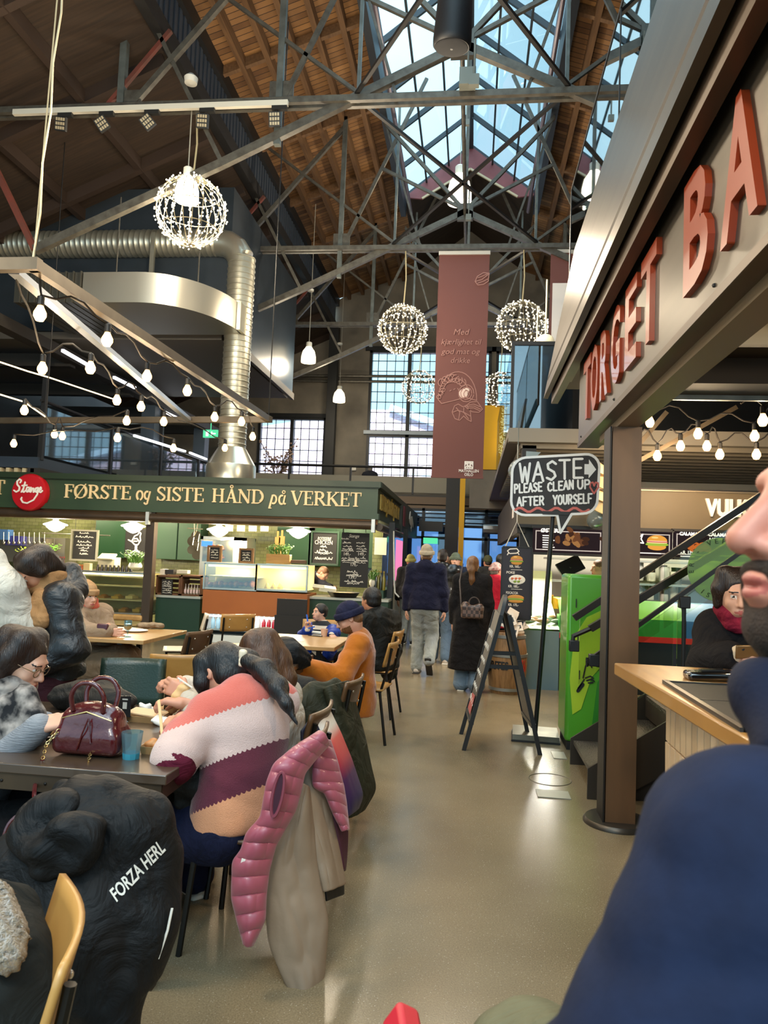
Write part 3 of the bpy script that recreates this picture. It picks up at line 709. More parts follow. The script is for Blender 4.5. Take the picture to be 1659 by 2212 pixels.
# ================================================================ THE GREEN CORNER STALL
green = M('stall_green_paint', '35482f', .45, col2='2f412b', scale=2)
dgreen = M('deep_green', '15331f', .5, col2='1a3b25', scale=2)
cream = M('cream_letter', 'ecd2a0', .5)
tile = M('olive_tile', '7f8354', .25, coat=.4)
n, L, b = nodes_of(tile); t = n.new('ShaderNodeTexCoord'); mp = n.new('ShaderNodeMapping'); mp.inputs['Rotation'].default_value = (PI / 2, 0, 0)
bt = n.new('ShaderNodeTexBrick'); bt.inputs['Scale'].default_value = 3.4; bt.inputs['Mortar Size'].default_value = .012
bt.inputs['Color1'].default_value = (*srgb('84865c'), 1); bt.inputs['Color2'].default_value = (*srgb('727748'), 1); bt.inputs['Mortar'].default_value = (*srgb('5b5a40'), 1)
L.new(t.outputs['Object'], mp.inputs[0]); L.new(mp.outputs[0], bt.inputs['Vector']); L.new(bt.outputs[0], b.inputs['Base Color'])
FY = 12.4
SX0, SX1 = -9.6, -1.6
fa = thing('shop_fascia', 'long green fascia board with cream serif lettering over the corner stall', 'shop sign', ((SX0 + SX1) / 2, FY, 2.2))
mb = MB(); mb.bb(SX0, SX1, FY, FY + .12, 2.2, 2.8); mb.bb(SX1 - .12, SX1, FY + .12, 16.2, 2.2, 2.8); mb.build('board', green, fa)
mb = MB(); mb.bb(SX0, SX1 + .05, FY - .06, FY + .1, 2.74, 2.84); mb.bb(SX1 - .05, SX1 + .06, FY, 16.2, 2.74, 2.84); mb.bb(SX0, SX1 + .03, FY - .03, FY + .1, 2.725, 2.745); mb.bb(SX1, SX1 + .03, FY, 16.2, 2.725, 2.745)
mb.build('cornice', M('stall_green_dark', '26351f', .45), fa)
mb = MB(); mb.bb(SX0, SX1 + .03, FY - .04, FY + .1, 2.2, 2.3); mb.bb(SX1, SX1 + .04, FY, 16.2, 2.2, 2.3); mb.build('moulding', green, fa)
for wd, x0, x1, yb in (('FØRSTE', 137, 283, 1083), ('og', 293, 326, 1084), ('SISTE', 337, 441, 1085.5), ('HÅND', 457, 571, 1088), ('på', 580, 619, 1090), ('VERKET', 627, 781, 1093)):
    a = at(x0, yb, Y=FY - .02); c = at(x1, yb, Y=FY - .02); yb2 = 2.408
    serif(MB(), wd, (a.x, FY, yb2), UX, UZ, UN, c.x - a.x, .24, .025).build('lettering', cream, fa, smooth=False)
mb = MB(); serif(mb, 'FØRSTEogSISTEHÅNDpåVERKET', (SX1, 12.7, 2.4), (0, 1, 0), UZ, (1, 0, 0), 3.3, .26, .025); mb.build('side_lettering', M('gold_letter', 'b99a4a', .4, .3), fa, smooth=False)
mb = MB(); serif(mb, 'T', (at(-9, 1080, Y=FY).x - .05, FY, 2.43), UX, UZ, UN, .22, .26, .025); mb.build('lettering', cream, fa, smooth=False)
# round red sign with script lettering
red = M('sign_red', 'c01622', .35, coat=.3)
c_ = at(63.5, 1063.5, Y=FY - .1); rs = thing('round_sign', 'round red sign with white script lettering on the green fascia', 'shop sign', c_)
ax = Matrix.Rotation(PI / 2, 3, 'X')
MB().lathe([(.0, -.09), (.335, -.09), (.335, .0), (.31, .035), (0, .045)], c_, 40, ax).build('disc', red, rs)
ST = [[(.20, .83), (.24, .92), (.17, .97), (.09, .88), (.1, .76), (.19, .66), (.18, .53), (.08, .47), (.0, .53)], [(.27, .47), (.33, .6), (.38, .86)], [(.28, .72), (.46, .74)], [(.33, .6), (.31, .5), (.36, .47), (.42, .54)],
      [(.54, .66), (.46, .66), (.43, .53), (.48, .48), (.55, .62), (.54, .5), (.6, .5)], [(.6, .66), (.6, .48), (.66, .63), (.71, .62), (.7, .48), (.76, .52)], [(.86, .66), (.78, .64), (.76, .52), (.81, .48), (.87, .64), (.84, .4), (.72, .18), (.5, .05), (.34, .08), (.27, .2), (.3, .26)],
      [(.89, .55), (.97, .6), (.95, .68), (.9, .62), (.91, .5), (.96, .48), (1.02, .55)]]
strokes(MB(), ST, c_ + Vector((-.26, -.045, -.22)), UX, UZ, UN, .53, .46, .028, .012).build('lettering', M('white_letter', 'f4efe6', .5), rs, smooth=False)
# neighbour's fascia further along the aisle
f2 = thing('shop_fascia', 'dark grey-green fascia of the next stall along the aisle with a white bird emblem', 'shop sign', (SX1, 18, 2.2))
MB().bb(SX1 - .1, SX1 + .05, 16.3, 21.0, 2.15, 2.85).build('board', M('grey_green', '3f4742', .5), f2)
MB().bb(SX1 + .05, SX1 + .07, 16.6, 17.0, 2.3, 2.75).build('red_panel', M('dull_red', '7e2430', .5), f2)
mb = MB(); strokes(mb, [([(0, .5), (.2, .9), (.3, .6), (.7, .7), (1, .4)], 1.), ([(.2, .5), (.6, .4), (.5, .1)], 1.)], (SX1 + .05, 18.2, 2.25), (0, 1, 0), UZ, (1, 0, 0), 1.2, .5, .13, .01); mb.build('emblem', M('white_letter', 'f4efe6', .5), f2)
# stall frame
structure('trim_stall_roof', MB().bb(SX0, SX1 - .02, FY + .12, 17, 2.74, 2.8), M('stall_soffit', '3b352c', .7))
aw = thing('awning_roller', 'long dark awning roller under the green fascia', 'awning', (-5, FY, 2.05))
MB().tube([(SX0, FY - .02, 2.1), (SX1 - .03, FY - .02, 2.1)], .075, 12).build('roller', bronze, aw)
MB().tube([(SX1 + .02, FY + .1, 2.08), (SX1 + .02, 16.4, 2.08)], .07, 12).build('side_roller', bronze, aw)
mb = MB(); mb.bb(SX0, SX1, FY + .05, FY + .12, 2.12, 2.2); mb.build('fixing_rail', M('copper_rail', 'a86b3c', .4, .6), aw)
for x in (-5.62, -1.65): MB().bb(x - .03, x + .03, FY - .1, FY + .02, 1.98, 2.2).build('bracket', M('white_bracket', 'cfcfc8', .4, .5), aw)
for (x, y, wd, nm) in ((-5.6, FY + .08, .15, 'dark brown stall post between the two display counters'), (-1.42, 13.2, .1, 'black corner post of the green stall beside the aisle'), (-1.42, 15.9, .09, 'second black post of the green stall along the aisle')):
    one('stall_post', MB().bb(x - wd / 2, x + wd / 2, y - wd / 2, y + wd / 2, 0, 2.2), bronze if wd > .12 else black, nm, 'post')
mb = MB(); mb.tube([at(851, 1147, Y=12.9), at(852, 1260, Y=12.9), at(853, 1280, Y=12.9), at(862, 1290, Y=12.9)], .014); one('awning_crank', mb, M('white_bracket'), 'thin pale awning crank rod at the corner of the green stall', 'rod')
# back wall: tiles, cupboards
structure('trim_stall_back', MB().bb(-12, -1.9, 15.6, 15.8, 0, 2.74), tile)
structure('trim_stall_side', MB().bb(-1.95, -1.75, 14.6, 15.6, 0, 2.2), tile)
def cupboard(x0, x1, y0, y1, lab, nd=1):
    a = at(x0, y0, Y=15.2); c = at(x1, y1, Y=15.2); r = thing('wall_cupboard', lab, 'cupboard', ((a.x + c.x) / 2, 15.2, c.z))
    MB().bb(a.x, c.x, 15.22, 15.6, c.z, a.z).build('body', dgreen, r)
    for i in range(nd):
        w = (c.x - a.x) / nd; MB().bb(a.x + w * i + .012, a.x + w * (i + 1) - .012, 15.19, 15.22, c.z, a.z).build('door', M('cupboard_green', '1d4426', .45), r, bev=.006)
cupboard(207, 272, 1120, 1206, 'green wall cupboard left of the bird drawing')
cupboard(336, 432, 1120, 1211, 'green two-door wall cupboard right of the brown stall post', 2)
cupboard(600, 680, 1120, 1225, 'green wall cupboard behind the cutting boards')
cupboard(668, 815, 1120, 1228, 'green wall panel behind the hanging chalk menus', 2)
# kitchen equipment at the left back
mb = MB(); pbox(mb, 0, 1160, 140, 1215, 15, .5); r = one('steel_kitchen_unit', mb, M('brushed_steel', 'b9b5a6', .3, .85), 'steel kitchen unit at the far left of the green stall', 'kitchen unit')
one('ladle_rail', MB().tube([(-8.9, 14.5, at(50, 1150, Y=14.5).z), (-7.4, 14.5, at(50, 1150, Y=14.5).z)], .012).tube([(-8.2, 14.5, 2.1), (-8.2, 14.5, 2.76)], .01), M('brushed_steel', 'b9b5a6', .3, .85), 'steel rail holding the row of ladles', 'rail')
for i in range(9):
    a = at(8 + i * 11, 1150, Y=14.5); o = one('steel_ladle', MB().tube([a, a + Vector((.01, 0, -.2))], .01, 6).ell(a + Vector((.01, 0, -.22)), (.035, .02, .035), 8, 6), M('brushed_steel'), 'hanging steel ladle in a row over the left kitchen unit', 'ladle', 'ladles over the left kitchen unit')
for i, (x, y, r_) in enumerate(((85, 1182, .11), (103, 1175, .14))):
    a = at(x, y, Y=14.8); one('steel_pot', MB().lathe([(r_ * .95, -.18), (r_, -.17), (r_, .1), (r_ * 1.05, .11)], a, 20), M('brushed_steel'), ['smaller steel pot on the left kitchen unit', 'tall steel pot on the left kitchen unit'][i], 'pot')
a = at(35, 1168, Y=14.9); one('blue_box', MB().box(a, (.35, .2, .2)), M('indigo', '3a3a7c', .5), 'indigo box on the left kitchen unit', 'box')
a = at(12, 1155, Y=14.8); one('blue_container', MB().box(a, (.22, .2, .22)), M('steelblue', '4a72a8', .5), 'blue container behind the white hoodie on the left kitchen unit', 'container')
# four milk-glass pendant lamps
opal = EM('opal_glow', 'fff3d6', 2.6)
lampd = thing('opal_pendant', 'x', 'pendant lamp', (0, 0, 0), 'opal pendant lamps of the green stall')
MB().lathe([(.0, .06), (.05, .06), (.05, .03), (.12, .0), (.21, -.03), (.22, -.045), (.2, -.06), (.16, -.065)], (0, 0, 0), 28).build('shade', M('opal_shade', 'fff4dc', .4, emit=1.3), lampd, local=True)
MB().lathe([(.17, -.05), (.16, -.09), (.1, -.14), (.04, -.17), (.0, -.18)], (0, 0, 0), 24).build('globe', opal, lampd, local=True)
MB().tube([(0, 0, .06), (0, 0, .5)], .012).build('stem', bronze, lampd, local=True)
for i, (x, y) in enumerate(((120, 1133), (288, 1136), (473, 1144), (645, 1147))):
    p = at(x, y, Y=12.95); o = lampd if i == 0 else copy_thing(lampd)
    o.location = p + Vector((0, 0, .04)); o['label'] = ['leftmost opal pendant lamp of the green stall', 'opal pendant lamp left of the brown stall post', 'opal pendant lamp above the rotisserie oven', 'rightmost opal pendant lamp, near the chalk menus'][i]
    light('opal_glow', 'POINT', p + Vector((0, 0, -.25)), 55, WARMW, .12)
for x in (-8.6, -6.9, -4.4, -2.6): light('stall_ceiling_glow', 'POINT', (x, 14.2, 2.5), 75, (1, .86, .6), .15)
# chalk boards
chalk = M('chalkboard', '1c1a18', .7); chw = M('chalk_white', 'd9d4c8', .8)
def scrib(mb, x0, x1, yb, h, Y, seed, amp=.5):
    q = random.Random(seed); a = at(x0, yb, Y=Y); c = at(x1, yb, Y=Y); n = int((c.x - a.x) / (h * Y / FPX) * 3) + 3
    p = [(i / (n - 1), q.uniform(-.1, 1) * (1 if i % 2 else .2)) for i in range(n)]
    strokes(mb, [p], (a.x, Y, (a.z + c.z) / 2), UX, UZ, UN, c.x - a.x, h * Y / FPX, h * Y / FPX * .2, .003)
def board(name, x0, y0, x1, y1, Y, lab, cat='chalkboard', fr=None, d=.03):
    a = at(x0, y0, Y=Y); c = at(x1, y1, Y=Y); r = thing(name, lab, cat, ((a.x + c.x) / 2, Y, c.z))
    pbox(MB(), x0, y0, x1, y1, Y, d).build('panel', chalk, r)
    if Y > 13:
        for x in (a.x + .04, c.x - .04): MB().tube([(x, Y + .01, max(a.z, c.z) - .02), (x, Y + .01, 2.76)], .004, 4).build('cord', black, r)
    if fr:
        mb = MB(); w = .035; z0, z1 = min(a.z, c.z), max(a.z, c.z)
        for b4 in ((a.x - w, a.x, z0 - w, z1 + w), (c.x, c.x + w, z0 - w, z1 + w), (a.x, c.x, z1, z1 + w), (a.x, c.x, z0 - w, z0)): mb.bb(b4[0], b4[1], Y - .02, Y + d, b4[2], b4[3])
        mb.build('frame', fr, r)
    return r
bw = board('chalk_menu', 158, 1147, 206, 1209, 14.2, 'framed chalkboard menu with handwriting left of the green cupboard', fr=M('grey_wood', '8d8a78', .6))
mb = MB()
for i, (x0, x1, y) in enumerate(((172, 192, 1153), (164, 202, 1161), (168, 196, 1172), (165, 198, 1179), (170, 192, 1185), (174, 190, 1191), (172, 190, 1198))): scrib(mb, x0, x1, y, 5, 14.19, i)
mb.build('handwriting', chw, bw, smooth=False)
bb_ = board('bird_drawing', 270, 1142, 316, 1206, 15.1, 'chalk drawing of a standing bird on a black board', 'chalk drawing')
mb = MB(); a = at(270, 1206, Y=15.09); bird = [[(.3, .62), (.42, .8), (.58, .86), (.66, .95), (.74, .9), (.7, .8), (.74, .66), (.62, .5), (.45, .5), (.3, .6), (.12, .66)], [(.38, .7), (.55, .72), (.66, .62)], [(.4, .62), (.56, .62)], [(.5, .5), (.5, .3), (.42, .26)], [(.56, .5), (.56, .32), (.64, .28)], [(.2, .16), (.4, .26), (.66, .26), (.84, .16), (.6, .06), (.3, .08), (.2, .16)], [(.3, .14), (.7, .16)]]
strokes(mb, bird, a, UX, UZ, UN, .44, .6, .028, .004); mb.build('drawing', chw, bb_, smooth=False)
br_ = board('chalk_menu', 676, 1150, 727, 1218, 14.6, 'square chalkboard reading rotisserie chicken beside the cutting boards', fr=dgreen)
mb = MB(); ptext(mb, 'ROTISSERIE', 686, 716, 1167, 7, 14.59, sh=.3); ptext(mb, 'CHICKEN', 680, 718, 1176, 9, 14.59)
for i, (x0, x1, y) in enumerate(((692, 706, 1183), (690, 704, 1190), (680, 718, 1195), (688, 708, 1197), (680, 718, 1209))): scrib(mb, x0, x1, y, 6, 14.59, 20 + i)
mb.build('handwriting', chw, br_, smooth=False)
bm = board('chalk_menu', 736, 1151, 796, 1269, 12.62, 'tall hanging chalk price menu at the right end of the green stall', d=.02)
mb = MB(); ptext(mb, 'Stange', 754, 776, 1161, 7, 12.61, sh=.3)
for i, (x0, x1, y) in enumerate(((738, 754, 1165), (740, 758, 1174), (742, 760, 1181), (770, 788, 1174), (770, 788, 1181), (740, 762, 1187), (770, 792, 1187), (738, 764, 1191), (770, 792, 1192), (738, 750, 1207), (778, 790, 1207), (738, 794, 1213), (740, 790, 1216), (750, 772, 1237), (752, 774, 1243), (748, 780, 1245), (744, 784, 1258), (750, 776, 1262))): scrib(mb, x0, x1, y, 5 if i % 3 else 3.5, 12.61, 40 + i)
for s_, x0, x1, y in (('149,-', 743, 757, 1200), ('149,-', 774, 790, 1200), ('179,-', 758, 772, 1223), ('139,-', 754, 770, 1250)): ptext(mb, s_, x0, x1, y, 7, 12.61)
ptext(mb, 'Stange Plate', 752, 776, 1210, 7, 12.61, sh=.3)
mb.build('handwriting', chw, bm, smooth=False)
mb = MB()
for x in (742, 790): mb.tube([at(x, 1151, Y=12.63), at(x, 1128, Y=12.63)], .006, 5)
mb.build('cord', black, bm)
fb = board('floor_chalkboard', 597, 1294, 662, 1368, 11.75, 'blank black chalkboard standing on the floor in front of the orange counter'); pbox(MB(), 592, 1330, 658, 1372, 11.7, .03).build('lower_panel', chalk, fb)
mb = MB(); a_ = at(630, 1372, Y=11.72); mb.bb(a_.x - .22, a_.x + .22, 11.71, 11.9, 0, a_.z + .02); mb.build('foot', black, fb)
# counters
def counter(name, x0, x1, ytop, Y, d, m, lab, top=None, cat='counter'):
    a = at(x0, ytop, Y=Y); c = at(x1, ytop, Y=Y); z = at((x0 + x1) / 2, ytop, Y=Y).z
    r = thing(name, lab, cat, ((a.x + c.x) / 2, Y + d / 2, 0))
    MB().bb(a.x, c.x, Y + .03, Y + d, 0, z - .04).build('front', m, r)
    MB().bb(a.x - .01, c.x + .01, Y, Y + d, z - .04, z).build('worktop', top or M('steel_top', 'b7b3a2', .35, .5), r); return r, a.x, c.x, z
counter('counter', -60, 320, 1352, 12.5, .8, dgreen, 'dark green counter left of the brown stall post', M('pale_wood', 'c9a668', .5))
mb = MB(); pbox(mb, 196, 1327, 306, 1340, 12.38, .12); one('timber_rail', mb, M('live_edge', 'c79f63', .55, col2='a57c45', scale=9), 'pale rounded timber rail along the front of the left counter', 'rail', bev=.03)
_, mx0, mx1, mz = counter('counter', 336, 432, 1287, 12.6, .8, dgreen, 'dark green counter just right of the brown stall post')
_, rx0, rx1, rz_ = counter('counter', 662, 838, 1292, 12.6, .8, dgreen, 'dark green counter under the chalk price menu')
warmin = M('case_lining', 'e6d69a', .5)
cg = GLASS('case_glass', 'f2f3e6', .1, .03)
def glass_case(name, x0, y0, x1, y1, Y, d, lab, shelf=1, glow=8):
    a = at(x0, y0, Y=Y); c = at(x1, y1, Y=Y); z0, z1 = c.z, a.z; r = thing(name, lab, 'display case', ((a.x + c.x) / 2, Y + d / 2, z0))
    MB().bb(a.x, c.x, Y, Y + d, z0, z0 + .03).build('base', M('brushed_steel'), r); MB().bb(a.x, c.x, Y + d - .03, Y + d, z0 + .03, z1).build('back_panel', warmin, r)
    for i in range(shelf): MB().bb(a.x + .02, c.x - .02, Y + .08, Y + d - .04, z0 + (z1 - z0) * (i + 1) / (shelf + 1) - .01, z0 + (z1 - z0) * (i + 1) / (shelf + 1) + .01).build('shelf', M('pale_shelf', 'd9d2b0', .4), r)
    mb = MB(); w = .015
    for x in (a.x, c.x): mb.bb(x - w, x + w, Y - w, Y + w, z0, z1)
    mb.bb(a.x, c.x, Y - w, Y + w, z1 - w, z1 + w); mb.bb(a.x, c.x, Y + d - w, Y + d + w, z1 - w, z1 + w); mb.build('frame', M('brushed_steel'), r)
    MB().bb(a.x + w, c.x - w, Y - .004, Y, z0 + .03, z1 - w).build('front_glass', cg, r); MB().bb(a.x, c.x, Y + .01, Y + d, z1, z1 + .006).build('top_glass', cg, r)
    MB().bar((a.x + .05, Y + .06, z1 - .04), (c.x - .05, Y + .06, z1 - .04), .03).build('light_strip', EM('case_strip', 'fff0b8', 4), r)
    light('case_glow', 'AREA', ((a.x + c.x) / 2, Y + d / 2, z1 - .05), glow, (1, .88, .55), d * .6, sy=(c.x - a.x) * .8 and None); return r, a.x, c.x, z0, z1
def loc_in(x, y, Y): return at(x, y, Y=Y)
glass_case('display_case', 150, 1232, 318, 1330, 12.55, .7, 'glass display case glowing yellow left of the brown stall post', 2, 14)
for i in range(10):
    p = at(165 + i * 15, 1318 if i % 2 else 1290, Y=12.9); one('food_tray', MB().box(p, (.13, .25, .05)).ell(p + Vector((0, 0, .03)), (.06, .11, .03), 10, 6), M('tray_food_%d' % (i % 3), ['d8b25a', 'c88f4a', 'e6d9a4'][i % 3], .5, bump=.3, bscale=60), 'small tray of food inside the left yellow display case', 'food tray', 'food trays in the left display case')
glass_case('display_case', 443, 1216, 552, 1277, 12.5, .6, 'glass display case of meat over the orange panel, left of the pair', 1, 8)
glass_case('display_case', 555, 1219, 662, 1280, 12.5, .6, 'glass display case over the orange panel, right of the pair beside the bending cook', 0, 8)
for i in range(9):
    p = at(456 + i * 11, 1262, Y=12.8); one('meat_piece', MB().ell(p, (.05, .12, .045 + .01 * (i % 3)), 10, 6), M('raw_meat_%d' % (i % 2), ['b06a52', 'c98a6a'][i % 2], .4, bump=.4, bscale=40), 'piece of meat laid out in the left glass case over the orange panel', 'meat', 'meat in the glass display case')
for i in range(3):
    p = at(577 + i * 14, 1270, Y=12.75); one('sauce_tub', MB().lathe([(.05, -.06), (.055, 0), (.03, .06), (.01, .09)], p, 12), M('tub_yellow', 'e0c060', .5), 'small pale sauce tub in the right glass case', 'tub', 'sauce tubs in the right glass case')
# orange counter with drinks fridge
oc = thing('orange_counter', 'orange-brown counter front with an open drinks fridge below', 'counter', (at(545, 1300, Y=12.45).x, 12.7, 0))
ORG = M('orange_panel', 'a85f24', .5, col2='9c5620', scale=2)
pbox(MB(), 437, 1279, 663, 1330, 12.42, .75).build('panel', ORG, oc)
zf = at(540, 1330, Y=12.42).z; fx0, fx1 = at(440, 1340, Y=12.42).x, at(598, 1340, Y=12.42).x
mb = MB(); mb.bb(fx0, fx1, 13.1, 13.17, 0, zf); mb.bb(fx0, fx0 + .03, 12.45, 13.1, 0, zf); mb.bb(fx1 - .03, fx1, 12.45, 13.1, 0, zf); mb.bb(fx0, fx1, 12.45, 13.1, 0, .12); mb.build('fridge_body', M('fridge_white', 'd5dcd8', .4), oc)
mb = MB(); mb.bb(fx0 + .03, fx1 - .03, 12.5, 13.1, .2, .22); mb.build('fridge_shelf', M('brushed_steel'), oc)
MB().bb(fx1, rx0, 12.45, 13.17, 0, zf).build('side_panel', dgreen, oc)
MB().bb(fx0 + .05, fx1 - .05, 12.47, 12.5, zf - .05, zf - .02).build('light_strip', EM('fridge_strip', 'f4fbff', 4), oc)
light('fridge_glow', 'AREA', ((fx0 + fx1) / 2, 12.75, zf - .06), 8, (.9, .97, 1), .4)
for i in range(13):
    x = fx0 + .1 + i * (fx1 - fx0 - .2) / 12; cl = ('a9d3e6', 'd7ecf2', 'f0b52e', 'e9efe9', 'b9232e')[0 if i < 3 else 1 if i == 3 else 2 if i < 7 else 3 if i < 10 else 4]
    b_ = thing('drink_bottle', ['pale blue water bottle in the drinks fridge', 'yellow juice bottle in the drinks fridge', 'white label bottle in the drinks fridge', 'red bottle at the right of the drinks fridge'][0 if i < 4 else 1 if i < 7 else 2 if i < 10 else 3], 'bottle', (x, 12.62, .22), 'bottles in the drinks fridge')
    MB().lathe([(.035, 0), (.038, .02), (.038, .14), (.015, .19), (.014, .22)], (x, 12.62, .22), 12).build('bottle_body', M('bottle_' + cl, cl, .15, coat=.5), b_); MB().lathe([(.016, .22), (.016, .25), (0, .25)], (x, 12.62, .22), 10).build('cap', M('cap_white', 'e8eef0', .4), b_)
# rotisserie oven
p0, p1 = at(434, 1158, Y=13.6), at(531, 1216, Y=13.6); ov = thing('rotisserie_oven', 'steel rotisserie oven with glass front behind the display cases', 'oven', ((p0.x + p1.x) / 2, 13.9, p1.z))
mb = MB(); mb.bb(p0.x, p1.x, 13.6, 14.2, p0.z - .06, p0.z); mb.bb(p0.x, p1.x, 14.15, 14.2, p1.z, p0.z); mb.bb(p0.x, p1.x, 13.6, 14.2, p1.z - .35, p1.z)
for x in (p0.x, p1.x - .26): mb.bb(x, x + (.05 if x == p0.x else .26), 13.6, 14.2, p1.z, p0.z)
mb.build('body', M('brushed_steel'), ov); MB().bb(p0.x + .05, p1.x - .26, 13.59, 13.6, p1.z, p0.z - .06).build('glass_door', cg, ov)
MB().box((p0.x + .14, 13.57, p0.z - .14), (.2, .03, .1)).build('display', EM('blue_display', '4a82ff', 1.3), ov)
for i in range(4):
    p = (p0.x + .16 + .1 * (i % 2) * 1.4, 13.8, p1.z + .1 + .16 * (i // 2)); one('roast_chicken', MB().ell(p, (.1, .09, .07), 12, 8).ell((p[0] + .08, p[1] - .03, p[2] - .02), (.05, .03, .03), 8, 6), M('roast', 'c47a34', .3, col2='8e4a1c', scale=14, bump=.2, bscale=40), 'golden roast chicken turning in the rotisserie oven', 'chicken', 'chickens in the rotisserie')
light('oven_glow', 'POINT', ((p0.x + p1.x) / 2 - .1, 13.8, p0.z - .1), 5, WARM, .04)
for i, (x0, y0, x1, y1, s_) in enumerate(((453, 1182, 474, 1210, 1), (521, 1188, 543, 1213, 2))):
    bq = board('menu_card', x0, y0, x1, y1, 12.75, ['small chalk card on the left display case', 'small chalk card right of the oven'][i], 'menu card', fr=M('card_wood', '7d5a34', .6)); mb = MB()
    for j in range(4): scrib(mb, x0 + 3, x1 - 3, y0 + 7 + j * 5.5, 4, 12.74, 70 + j + 9 * i)
    mb.build('handwriting', chw, bq, smooth=False)
# ticket row, hanging pans, boards, herb box
for i in range(4):
    a = at(495 + i * 25.5, 1141, Y=14.9); one('order_ticket', MB().box(a, (.17, .012, .13)), M('ticket', 'e6d9ae', .7), 'pale order ticket in a row along the top of the tiles', 'ticket', 'order tickets over the tiled wall')
one('ticket_rail', MB().bb(at(480, 1137, Y=14.92).x, at(610, 1137, Y=14.92).x, 14.91, 14.93, at(540, 1134, Y=14.92).z, at(540, 1131, Y=14.92).z + .05), M('brushed_steel'), 'steel rail holding the order tickets', 'rail')
one('pan_rail', MB().tube([at(405, 1141, Y=14.6), at(438, 1143, Y=14.6)], .012).tube([at(420, 1142, Y=14.6), at(420, 1120, Y=14.6)], .012), M('brushed_steel'), 'short rail from which the steel pans hang', 'rail')
for i, (x, y, r_) in enumerate(((424, 1158, .1), (418, 1170, .12), (428, 1182, .11), (416, 1188, .1), (426, 1200, .1))):
    p = at(x, y, Y=14.6 - .04 * i); o = one('steel_pan', MB().lathe([(.0, -.03), (r_ * .8, -.03), (r_, .03), (r_ * 1.02, .03)], p, 18, rotm(1.2, .5 * (i % 3 - 1), .3)).tube([p + Vector((0, 0, r_)), p + Vector((.02, 0, r_ + .16))], .012, 6), M('pan_steel', '8f8a7c', .25, .9), ['topmost hanging steel pan', 'second hanging steel pan from the top', 'third hanging steel pan from the top', 'fourth hanging steel pan from the top', 'lowest hanging steel pan'][i], 'pan', 'pans hanging by the green cupboard')
wdl = M('board_wood', 'c99a54', .55, col2='b5843f', scale=6, stretch=(6, 1, 1))
for i, (x0, x1, y0) in enumerate(((594, 604, 1160), (603, 613, 1158))):
    a, c = at(x0, y0, Y=14.4), at(x1, 1196, Y=14.4); r = one('cutting_board', MB().bb(a.x, c.x, 14.4, 14.43, c.z - .2, a.z).bb((a.x + c.x) / 2 - .018, (a.x + c.x) / 2 + .018, 14.4, 14.43, a.z, a.z + .12), wdl, ['left wooden cutting board standing on end', 'right wooden cutting board standing on end'][i], 'cutting board')
def herb(name, p, w, d, h, leaf, lab, pot, ph, cat='plant', n=46, seed=1, bowl=False, up=.22):
    q = random.Random(seed); r = thing(name, lab, cat, p)
    if bowl: MB().lathe([(w * .5, 0), (w, ph * .35), (w * 1.02, ph * .6), (w * .8, ph), (w * .75, ph)], p, 24).build('pot', pot, r)
    else: MB().bb(p[0] - w, p[0] + w, p[1] - d, p[1] + d, p[2], p[2] + ph).build('planter', pot, r, bev=.006)
    mb = MB()
    for i in range(n):
        bx_, by_ = p[0] + q.uniform(-.8, .8) * w, p[1] + q.uniform(-.8, .8) * (d if not bowl else w); hh = up * q.uniform(.5, 1.1); dx, dy = q.uniform(-.12, .12) * h, q.uniform(-.12, .12) * h
        s = [(bx_, by_, p[2] + ph * .9), (bx_ + dx * .4, by_ + dy * .4, p[2] + ph + hh * .6), (bx_ + dx, by_ + dy, p[2] + ph + hh)]
        mb.tube(s, [.006, .008, .002], 4); 
        for k in range(3):
            c = Vector(s[1]).lerp(Vector(s[2]), k / 2); u = q.uniform(0, 6.3); mb.ell(c + Vector((math.cos(u), math.sin(u), .2)) * .02, (.022, .012, .006), 6, 4, rotm(q.uniform(-.6, .6), q.uniform(-.6, .6), u))
    mb.build('foliage', leaf, r); return r
leafg = M('herb_green', '5f8a2f', .5, col2='3f6d25', scale=12)
p = at(602, 1217, Y=12.75); herb('herb_planter', (p.x, 12.75, p.z), .21, .08, 1, leafg, 'wooden box of green herbs on top of the display case', M('box_wood', 'b98d50', .6, col2='a3783f', scale=5, stretch=(1, 1, 6)), .16, seed=2, up=.17)
p = at(631, 1217, Y=12.8); one('low_planter', MB().box((p.x + .12, 12.8, p.z + .03), (.26, .12, .06)), M('dark_wood', '5c3f28', .6), 'low dark wooden tray beside the herb box', 'tray')
p = at(289, 1231, Y=12.75); herb('fern_bowl', (p.x, 12.8, p.z), .12, .1, 1.6, leafg, 'green fern in a white bowl on the left display case', M('white_ceramic', 'e4dccb', .4), .13, bowl=True, seed=3, up=.2)
p = at(58, 1222, Y=12.75); herb('herb_pot', (p.x, 12.8, p.z), .13, .1, 1.2, M('lime_leaf', '97b02f', .5), 'yellow-green plant in a pale pot at the left end of the counter', M('white_ceramic'), .16, bowl=True, seed=4, up=.16)
p = at(100, 1205, Y=13.4); herb('fern_pot', (p.x, 13.4, p.z - .05), .1, .1, 1.6, leafg, 'dark fern behind the row of sauce bottles', M('white_ceramic'), .1, bowl=True, seed=5, up=.2)
